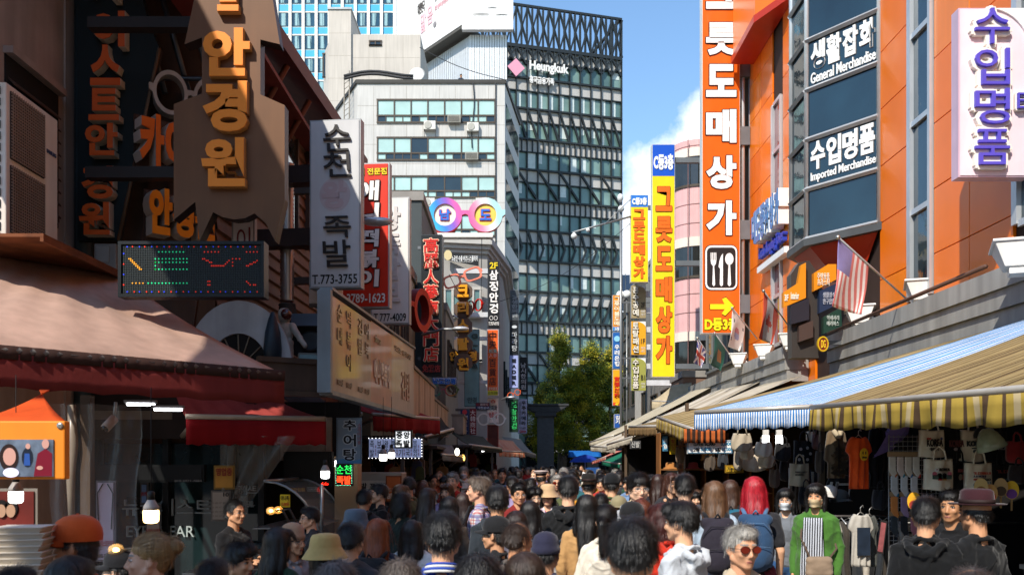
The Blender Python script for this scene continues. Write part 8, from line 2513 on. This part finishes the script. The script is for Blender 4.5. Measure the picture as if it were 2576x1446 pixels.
def at(px, ytop, d, face, label, **kw):
 """A person whose head top shows at (px, ytop) from d metres away; face = degrees turned from looking at the camera."""
 d *= 1.14
 h = CH - (ytop - HY) * d / F
 x = (px - CX) / F * d
 h = min(max(h, 1.42), 1.92)
 PLACED.append((x, d))
 if kw.pop('extra', 0):
  pass
 return person(x, d, h * 1.0, math.radians(face), label, **kw)
B_, LB = 180, 0
at(1590, 1300, 2.9, 172, 'person seen from behind at the bottom edge with thick black hair and a pale jacket', hair='mop', hairc='0E0C0B', top='hoodie', topc='C9CCD0', pose='stand', skin='D8A27C')
va = at(1115, 1287, 3.9, 178, 'person with a glossy black bowl cut and blue varsity jacket with white collar stripes', hair='mop', hairc='0E0C0B', top='jacket', topc='2C4AA6')
child(va, 'collar', [mat('2C4AA6', .8), mat('D8D8D4', .8)], lambda b: [b.tube([(math.cos(a) * (.078 + .004 * q), .026 + math.sin(a) * (.082 + .004 * q), 1.452 - .012 * q + .022 * math.sin(a)) for a in [2 * math.pi * i / 24 for i in range(25)]], .0075, 6, q % 2) for q in range(4)])
at(1868, 1316, 4.1, 14, 'grey haired person facing the camera with amber sunglasses and a beige jacket', hair='short', hairc='B5B0A8', top='jacket', topc='B8A88E', specs='sun', skin='D09A78')
at(1712, 1258, 4.8, -128, 'person with black hair looking left in a pale grey hooded jacket', hair='parted', hairc='14110F', top='hoodie', topc='BFC4CA', skin='DDA985')
at(185, 1304, 3.7, -80, 'bearded person in profile wearing an orange baseball cap and rust orange jacket', hair='crop', hairc='2A1E16', top='jacket', topc='B0562A', hat='cap', hatc='C8521E', specs='clear', skin='C68E6A')
at(372, 1338, 3.7, -72, 'blond person with a small topknot looking down in a red and white jacket', hair='bun', hairc='A88250', top='jacket', topc='B0302C', skin='D8A88C')
at(178, 1392, 3.1, 175, 'person with straight black hair at the very bottom left before the orange cap', hair='bob', hairc='0E0C0B', g='f', top='jacket', topc='1E1E20')
at(40, 1420, 3.3, 160, 'person with short tousled black hair in the bottom left corner', hair='short', hairc='14100E', top='jacket', topc='26221E')
at(296, 1386, 4.6, -90, 'person in a plain black baseball cap between the orange cap and the blond topknot', hair='short', hat='cap', hatc='17171A', top='jacket', topc='1E1E22')
at(602, 1362, 4.5, 70, 'person in profile with short black hair and dark jacket below the food counter', hair='parted', top='jacket', topc='1C2430', skin='D8A27C')
at(536, 1402, 3.9, 170, 'person with messy dark hair at the bottom edge below the eyewear shop', hair='short', top='jacket', topc='1A1A1C')
at(592, 1254, 7.2, 62, 'heavy set stall keeper in black with cropped hair and thin glasses', hair='crop', top='sweater', topc='141416', specs='clear', skin='CB9570', pose='hold')
at(700, 1322, 5.0, 150, 'person with long black hair and dark green coat near the bottom left', hair='long', g='f', top='jacket', topc='1E3A2A')
at(740, 1320, 5.7, 58, 'person in a camel beanie and round glasses looking right', hair='bob', hairc='1E1814', g='f', top='jacket', topc='8A8688', hat='beanie', hatc='A88468', specs='clear')
at(778, 1272, 7.6, -60, 'person in a charcoal jacket looking down at the food counter with glasses', hair='short', top='jacket', topc='35363A', specs='clear')
at(822, 1347, 4.6, 150, 'person in a tan bucket hat seen from behind in half sun', hair='bob', g='f', top='jacket', topc='26241F', hat='bucket', hatc='C2A264')
at(884, 1310, 4.9, 165, 'person with greying black hair and a grey sling strap over a dark jacket', hair='short', hairc='1E1C1C', top='jacket', topc='3A3C40')
at(896, 1284, 6.0, 175, 'person in a washed denim bucket hat behind the greying head', hair='short', top='jacket', topc='2E3034', hat='bucket', hatc='56626E')
t_ = at(950, 1300, 5.8, 172, 'person with coppery orange long hair and a dark navy jacket', hair='long', hairc='9A4A20', g='f', top='jacket', topc='222C3C')
carried('backpack', t_, 'black backpack worn by the person with coppery orange hair', '1C1E22')
at(1036, 1304, 6.0, 176, 'person with very long dark brown hair over a bright white jacket', hair='long', hairc='221814', g='f', top='padded', topc='DEDCD8')
at(1244, 1302, 5.6, -110, 'person in a plain black cap and black jacket left of the balding head', hair='crop', top='jacket', topc='1E1E20', hat='cap', hatc='1A1A1C')
at(1306, 1308, 4.9, 125, 'person with thinning brown hair turned right in warm sunlight', hair='thin', hairc='3A2A20', top='jacket', topc='5A5048', skin='C98E66')
at(1320, 1384, 3.3, 178, 'person with smooth brown shoulder length hair at the bottom edge', hair='bob', hairc='3A2A20', g='f', top='jacket', topc='4A4440')
at(1374, 1344, 4.6, 168, 'person in a navy quilted jacket and dark knitted cap', hair='short', top='padded', topc='2A2E4A', hat='beanie', hatc='26263A')
at(1204, 1394, 3.2, 175, 'person with curly black hair at the bottom edge right of the varsity jacket', hair='curly', g='f', top='jacket', topc='26221E')
at(1010, 1408, 3.4, 178, 'person with curly grey brown hair at the bottom edge below the white jacket', hair='curly', hairc='5A5048', g='f', top='jacket', topc='3A363A')
at(848, 1412, 3.5, 172, 'person with greying curls at the bottom edge below the bucket hat', hair='curly', hairc='6A625E', g='f', top='jacket', topc='2A262E')
at(1252, 1221, 6.6, 176, 'person in a dark slate hooded top with thick black hair left of centre', hair='mop', top='hoodie', topc='2A3036')
pl_ = at(1202, 1196, 7.9, -95, 'grey bearded person in a red and blue checked shirt looking left', hair='short', hairc='6E5E50', top='sweater', topc='C8C0C0', skin='D8A284', topm=plaid('check_shirt', 'D2CCCC', 'A83A3A', '3A5A9A'))
carried('shoulder_bag', pl_, 'black strapped bag of the person in the checked shirt', '1A1A1C')
at(1607, 1187, 6.9, 8, 'tall person with a dark fringe and round glasses in a light grey hoodie, facing us', hair='mop', hairc='1A1512', top='hoodie', topc='9C9DA0', specs='clear', skin='E0B294', pose='walk')
t_ = at(1430, 1193, 7.2, 174, 'tall person in a black hooded sweatshirt and dark jeans seen from behind', hair='short', top='hoodie', topc='17181A', legc='22262A', pose='walk')
carried('shoulder_bag', t_, 'bright blue shoulder bag of the tall person in the black hood', '1E78B4', '2A3A4A')
at(1476, 1240, 6.4, 172, 'person with long black hair in a camel sweater carrying a small strap bag', hair='long', hairc='161210', g='f', top='sweater', topc='B48A58', legs='wide', legc='7A96B4')
at(1527, 1266, 5.8, 160, 'person with a black ponytail and cream jacket', hair='ponytail', hairc='161210', g='f', top='jacket', topc='D8CFBE')
at(1592, 1266, 5.9, 150, 'person in a black cap with small white lettering', hair='short', top='jacket', topc='2A2A2C', hat='cap', hatc='1A1A1C')
at(1664, 1262, 5.5, -150, 'person with dark auburn hair in a scarlet hooded top', hair='bob', hairc='4A1E16', g='f', top='hoodie', topc='D0341E')
at(1541, 1192, 9.8, 160, 'person in an olive green bomber jacket and black cap', hair='short', top='jacket', topc='4E5E3C', hat='cap', hatc='15171A')
at(1481, 1196, 10.3, 178, 'person in a navy and ochre jacket with a black brimmed hat', hair='short', top='jacket', topc='C08222', hat='fedora', hatc='1A1816')
at(1722, 1189, 7.4, 170, 'broad person in a slate grey hooded jacket seen from behind', hair='short', top='hoodie', topc='42454C')
t_ = at(1797, 1206, 7.0, 174, 'person with brown blond hair in a pale denim jacket', hair='long', hairc='6E4E34', g='f', top='jacket', topc='A2B2C2')
carried('backpack', t_, 'dark speckled backpack on the pale denim jacket', '2A2630')
t_ = at(1837, 1204, 8.6, 168, 'person with chestnut hair in a black jacket beyond the denim jacket', hair='long', hairc='4A2E1E', g='f', top='jacket', topc='1E2224')
carried('backpack', t_, 'teal backpack on the person with chestnut hair', '1E5A70')
t_ = at(1897, 1195, 7.0, 168, 'person with bright red long hair in a black t-shirt', hair='long', hairc='B4182A', g='f', top='tee', topc='26262A', legc='7A2A34')
carried('backpack', t_, 'navy denim backpack under the bright red hair', '2C4664', '4A6A8E')
at(1976, 1225, 8.2, -22, 'person with glasses and a white face mask in a grey striped t-shirt', hair='bob', g='f', top='tee', topc='6A6E74', legc='2A4A72', mask='D8DCE0', specs='clear')
gw = at(2052, 1212, 7.7, -30, 'person in a long green coat over a striped dress with a beige face mask', hair='bob', hairc='14100E', g='f', top='coat', topc='44702C', legc='8A7A70', mask='CDB48C')
child(gw, 'dress', stripes_v('striped_dress', '1C1E24', 'B8BCC4'), lambda b: b.grid(lambda u, v: V(((u - .5) * (.17 + .10 * v), -.130 - .045 * math.sin(math.pi * min(1, v * .9)) + .02 * abs(u - .5) , 1.385 - v * .95)), 10, 14, 0, True, (0, .02, 0)))
b_ = worn('shoulder_bag', shared(('shoulder_bag',), shoulder_bag_mesh), [fabric('8E7A66'), fabric('5A4A3E')], None)
b_.location, b_.rotation_euler, b_.scale = gw.location, (0, 0, gw.rotation_euler.z - 1.1), gw.scale
tag(b_, 'taupe shoulder bag hanging in front of the green coat', 'bag')
at(2330, 1245, 5.2, 150, 'person with curly black hair in a black hooded jacket at the souvenir stall', hair='short', hairc='0E0C0B', top='hoodie', topc='101113')
at(2392, 1228, 5.9, -40, 'person looking down in black between the two shoppers at the souvenir stall', hair='short', hairc='14100E', top='jacket', topc='121214', skin='B8845E')
at(2452, 1240, 5.2, -155, 'person in a maroon brimmed hat and long black coat at the souvenir stall', hair='short', top='coat', topc='101113', hat='fedora', hatc='32141A')
at(2440, 1420, 2.7, 178, 'bald head just showing at the bottom edge below the black coat', hair='thin', hairc='3A3634', top='jacket', topc='2A2A2C')
at(1305, 1213, 8.8, 12, 'person with glasses in a dark red jacket over a checked shirt facing the camera', hair='short', top='jacket', topc='7A2422', specs='clear', skin='CF9874')
at(1378, 1220, 9.4, -10, 'person in a beige bucket hat and blue checked shirt facing the camera', hair='bob', g='f', top='sweater', topc='6A6A9A', hat='bucket', hatc='C0A07A', topm=plaid('blue_check', '4A4A7A', 'B84A4A', 'D8D4D8'))
at(1343, 1224, 9.0, 20, 'person with black framed glasses half hidden behind the beige bucket hat', hair='parted', top='jacket', topc='26282C', specs='clear')
at(1366, 1207, 11.0, -8, 'sunlit person with a receding hairline facing the camera', hair='thin', hairc='1E1A18', top='jacket', topc='2A2C30', skin='D69E78')
at(1362, 1182, 13.5, 165, 'person in a red and white peaked cap', hair='short', top='jacket', topc='2A3A2E', hat='officer', hatc='B8A8A4')
at(1402, 1191, 12.0, -6, 'white haired person in dark glasses facing the camera beyond the bucket hat', hair='short', hairc='B8B4AE', top='jacket', topc='3A3C42', specs='sun')
at(1263, 1176, 16.5, 5, 'smiling sunlit person in a black jacket over a white shirt', hair='short', top='jacket', topc='1E2024', skin='E0AE8A')
at(1076, 1224, 8.4, 158, 'person with long wavy brown hair and black coat near the pork stall', hair='long', hairc='3A281E', g='f', top='coat', topc='1A1A1C')
at(1012, 1238, 8.6, 150, 'person with curly black hair in a dark green parka at the pork stall', hair='curly', g='f', top='jacket', topc='26302C')
at(952, 1214, 9.4, -70, 'person in a black coat looking down at a phone near the pork stall', hair='short', top='coat', topc='18181B', pose='hold')
t_ = at(918, 1228, 8.8, 160, 'person in a dark jacket with spiky black hair near the display fridge', hair='short', top='jacket', topc='26282C')
carried('backpack', t_, 'black backpack of the person near the display fridge', '17181B')
at(1143, 1206, 12.4, 140, 'person in a vermilion cap in the shade of the left stalls', hair='short', top='jacket', topc='2E3440', hat='cap', hatc='C83A1A')
at(1130, 1246, 7.6, 170, 'person with a dark rounded bob in a brown cardigan', hair='bob', hairc='1E1614', g='f', top='sweater', topc='3E342E')
at(1166, 1236, 8.2, 172, 'person with long auburn brown hair in a grey brown coat', hair='long', hairc='34201A', g='f', top='coat', topc='5A5450')
at(1285, 1206, 13.8, -60, 'person in a faded blue and white cap looking left', hair='short', top='jacket', topc='4A5A7A', hat='cap', hatc='6A84B4')
at(1657, 1190, 11.0, 150, 'person with long wavy brown hair and a white mask holding up a phone', hair='long', hairc='3A221A', g='f', top='jacket', topc='26242A', pose='raise', mask='E0E0E0')
at(1690, 1187, 9.6, 20, 'person with brown hair in a black and white striped cardigan facing the camera', hair='long', hairc='4A2A1E', g='f', top='jacket', topc='2A2A2E', topm=None)
at(1333, 1256, 6.9, 174, 'person with long straight black hair and white top left of the tall black hood', hair='long', hairc='141010', g='f', top='jacket', topc='C8C4C0')
at(1298, 1282, 6.2, 176, 'person with a brown bob in front of the long black hair', hair='bob', hairc='2E1E18', g='f', top='jacket', topc='5A5660')
at(1556, 1250, 8.4, -20, 'person in an olive cap with pale lettering peeping left of the grey hoodie', hair='short', top='jacket', topc='8A7E6A', hat='cap', hatc='8A8062')
at(1512, 1238, 8.9, 170, 'child with short black hair in a grey hood beside the camel sweater', hair='short', top='hoodie', topc='8E9096')
at(1612, 1252, 6.6, 175, 'person with reddish brown hair directly behind the black lettered cap', hair='bob', hairc='6A3420', g='f', top='jacket', topc='1E2A3A')
at(1160, 194, 72.4, 20, 'tiny person standing on the roof of the pale stone office block', hair='short', top='jacket', topc='2A3446') if False else None
pr_ = person((1160 - CX) / F * 72.4, 72.4, 1.76, .3, 'tiny person looking over the roof edge of the pale stone office block', hair='short', top='jacket', topc='2A3446', group=None)
pr_.location.z = CH + (HY - 211) / F * 70 - .02
# the rest of the crowd, near to far, each with a look of its own
TOPC = [('black', '17181B'), ('charcoal', '33363B'), ('navy', '222C44'), ('grey', '7E8288'), ('beige', 'B8A788'), ('cream', 'D2CABA'), ('white', 'DAD9D6'), ('brown', '5A4434'), ('olive', '565C3C'), ('maroon', '5E2228'), ('denim blue', '6A84A8'), ('forest green', '2A4A38'), ('burgundy pink', 'A8687A'), ('mustard', 'B48A2E'), ('red', 'B03028'), ('teal', '2A5A62'), ('lilac', '9A8CB4'), ('rust', '9A4E2C')]
HM = [('short', 'short black hair', '1E1815'), ('mop', 'a thick black fringe', '1A1512'), ('parted', 'parted dark hair', '2E231C'), ('crop', 'cropped hair', '1A1614'), ('thin', 'thinning hair', '2A2420'), ('short', 'silver hair', 'A8A49E'), ('short', 'dark brown hair', '33241A')]
HF = [('long', 'long black hair', '1E1815'), ('long', 'long brown hair', '553A28'), ('bob', 'a black bob', '14110F'), ('bob', 'a chestnut bob', '5E3A28'), ('ponytail', 'a black ponytail', '14110F'), ('bun', 'tied up dark hair', '1E1814'), ('curly', 'curly dark hair', '1A1412'), ('long', 'light brown hair', '7A5A3E')]
KIND = [('jacket', 'jacket'), ('hoodie', 'hooded top'), ('sweater', 'sweater'), ('padded', 'padded jacket'), ('coat', 'long coat')]
HATS = [('cap', 'cap'), ('bucket', 'bucket hat'), ('beanie', 'knitted cap')]
HATC = [('black', '17181B'), ('beige', 'B8A070'), ('navy', '222C44'), ('white', 'D8D8D4'), ('red', 'B03028'), ('grey', '6E7278'), ('khaki', '7A7450'), ('pale blue', '8AA8CC')]
USED = set()
rc = random.Random(77)
n = 0
tries = 0
while n < 222 and tries < 20000:
 tries += 1
 u = rc.random()
 d = 1 / (1 / 10.5 + (1 / 56 - 1 / 10.5) * (u ** .56))
 xl = -1.75 + .012 * d if d < 30 else -.9
 xr = 2.55 + .02 * d if d < 30 else 3.6
 x = rc.uniform(xl, xr)
 gap = .47 if d < 16 else .42
 if any((x - a) ** 2 + (d - c_) ** 2 < gap ** 2 for a, c_ in PLACED):
  continue
 g = 'm' if rc.random() < .5 else 'f'
 kind, kl = rc.choice(KIND)
 cn, cc = rc.choice(TOPC[:2] if rc.random() < .2 else TOPC[2:])
 hk, hl, hc = rc.choice(HM if g == 'm' else HF)
 away = rc.random() < .5
 hat = rc.choice(HATS) if rc.random() < .3 else None
 zone = 'in the shade of the left stalls' if x < -.75 else 'by the right hand stalls' if x > 1.9 else 'left of the middle of the lane' if x < .5 else 'right of the middle of the lane'
 depth = 'just behind the front of the crowd' if d < 13 else 'in the middle of the crowd' if d < 18 else 'deep in the crowd' if d < 30 else 'at the far end of the crowd'
 hd, hh = (rc.choice(HATC) if hat else (None, None))
 side = 'by the left stalls' if x < -.75 else 'by the right stalls' if x > 1.9 else 'left of mid lane' if x < .5 else 'right of mid lane'
 dep = 'near the front' if d < 13 else 'in mid crowd' if d < 18 else 'deep in the crowd' if d < 30 else 'at the far end'
 lab = 'person with %s, %s %s%s, %s, %s, %s' % (hl.replace('a ', '', 1), cn, kl, ' and %s %s' % (hd, hat[1]) if hat else '', 'from behind' if away else 'facing us', side, dep)
 if len(lab.split()) > 16:
  lab = 'person in %s %s%s, %s, %s, %s' % (cn, kl, ' and %s %s' % (hd, hat[1]) if hat else '', 'from behind' if away else 'facing us', side, dep)
 if len(lab.split()) > 16:
  continue
 if lab in USED:
  continue
 USED.add(lab)
 PLACED.append((x, d))
 h = rc.gauss(1.72 if g == 'm' else 1.61, .05)
 face = 180 + rc.gauss(0, 22) if away else rc.gauss(0, 25)
 person(x, d, h, math.radians(face), lab, g=g, pose=rc.choice(['stand', 'walk', 'walk', 'hold'] if d < 30 else ['stand', 'walk']), top=kind, topc=cc, hair=hk, hairc=hc, hat=hat[0] if hat else None, hatc=hh,
     legc=rc.choice(['1B1D22', '22324A', '3A3A3C', '6A6458', '26262A']), legs=rc.choice(['slim', 'wide']), specs='clear' if rc.random() < .15 and not away else None, mask='D8DCE0' if rc.random() < .08 and not away else None)
 n += 1
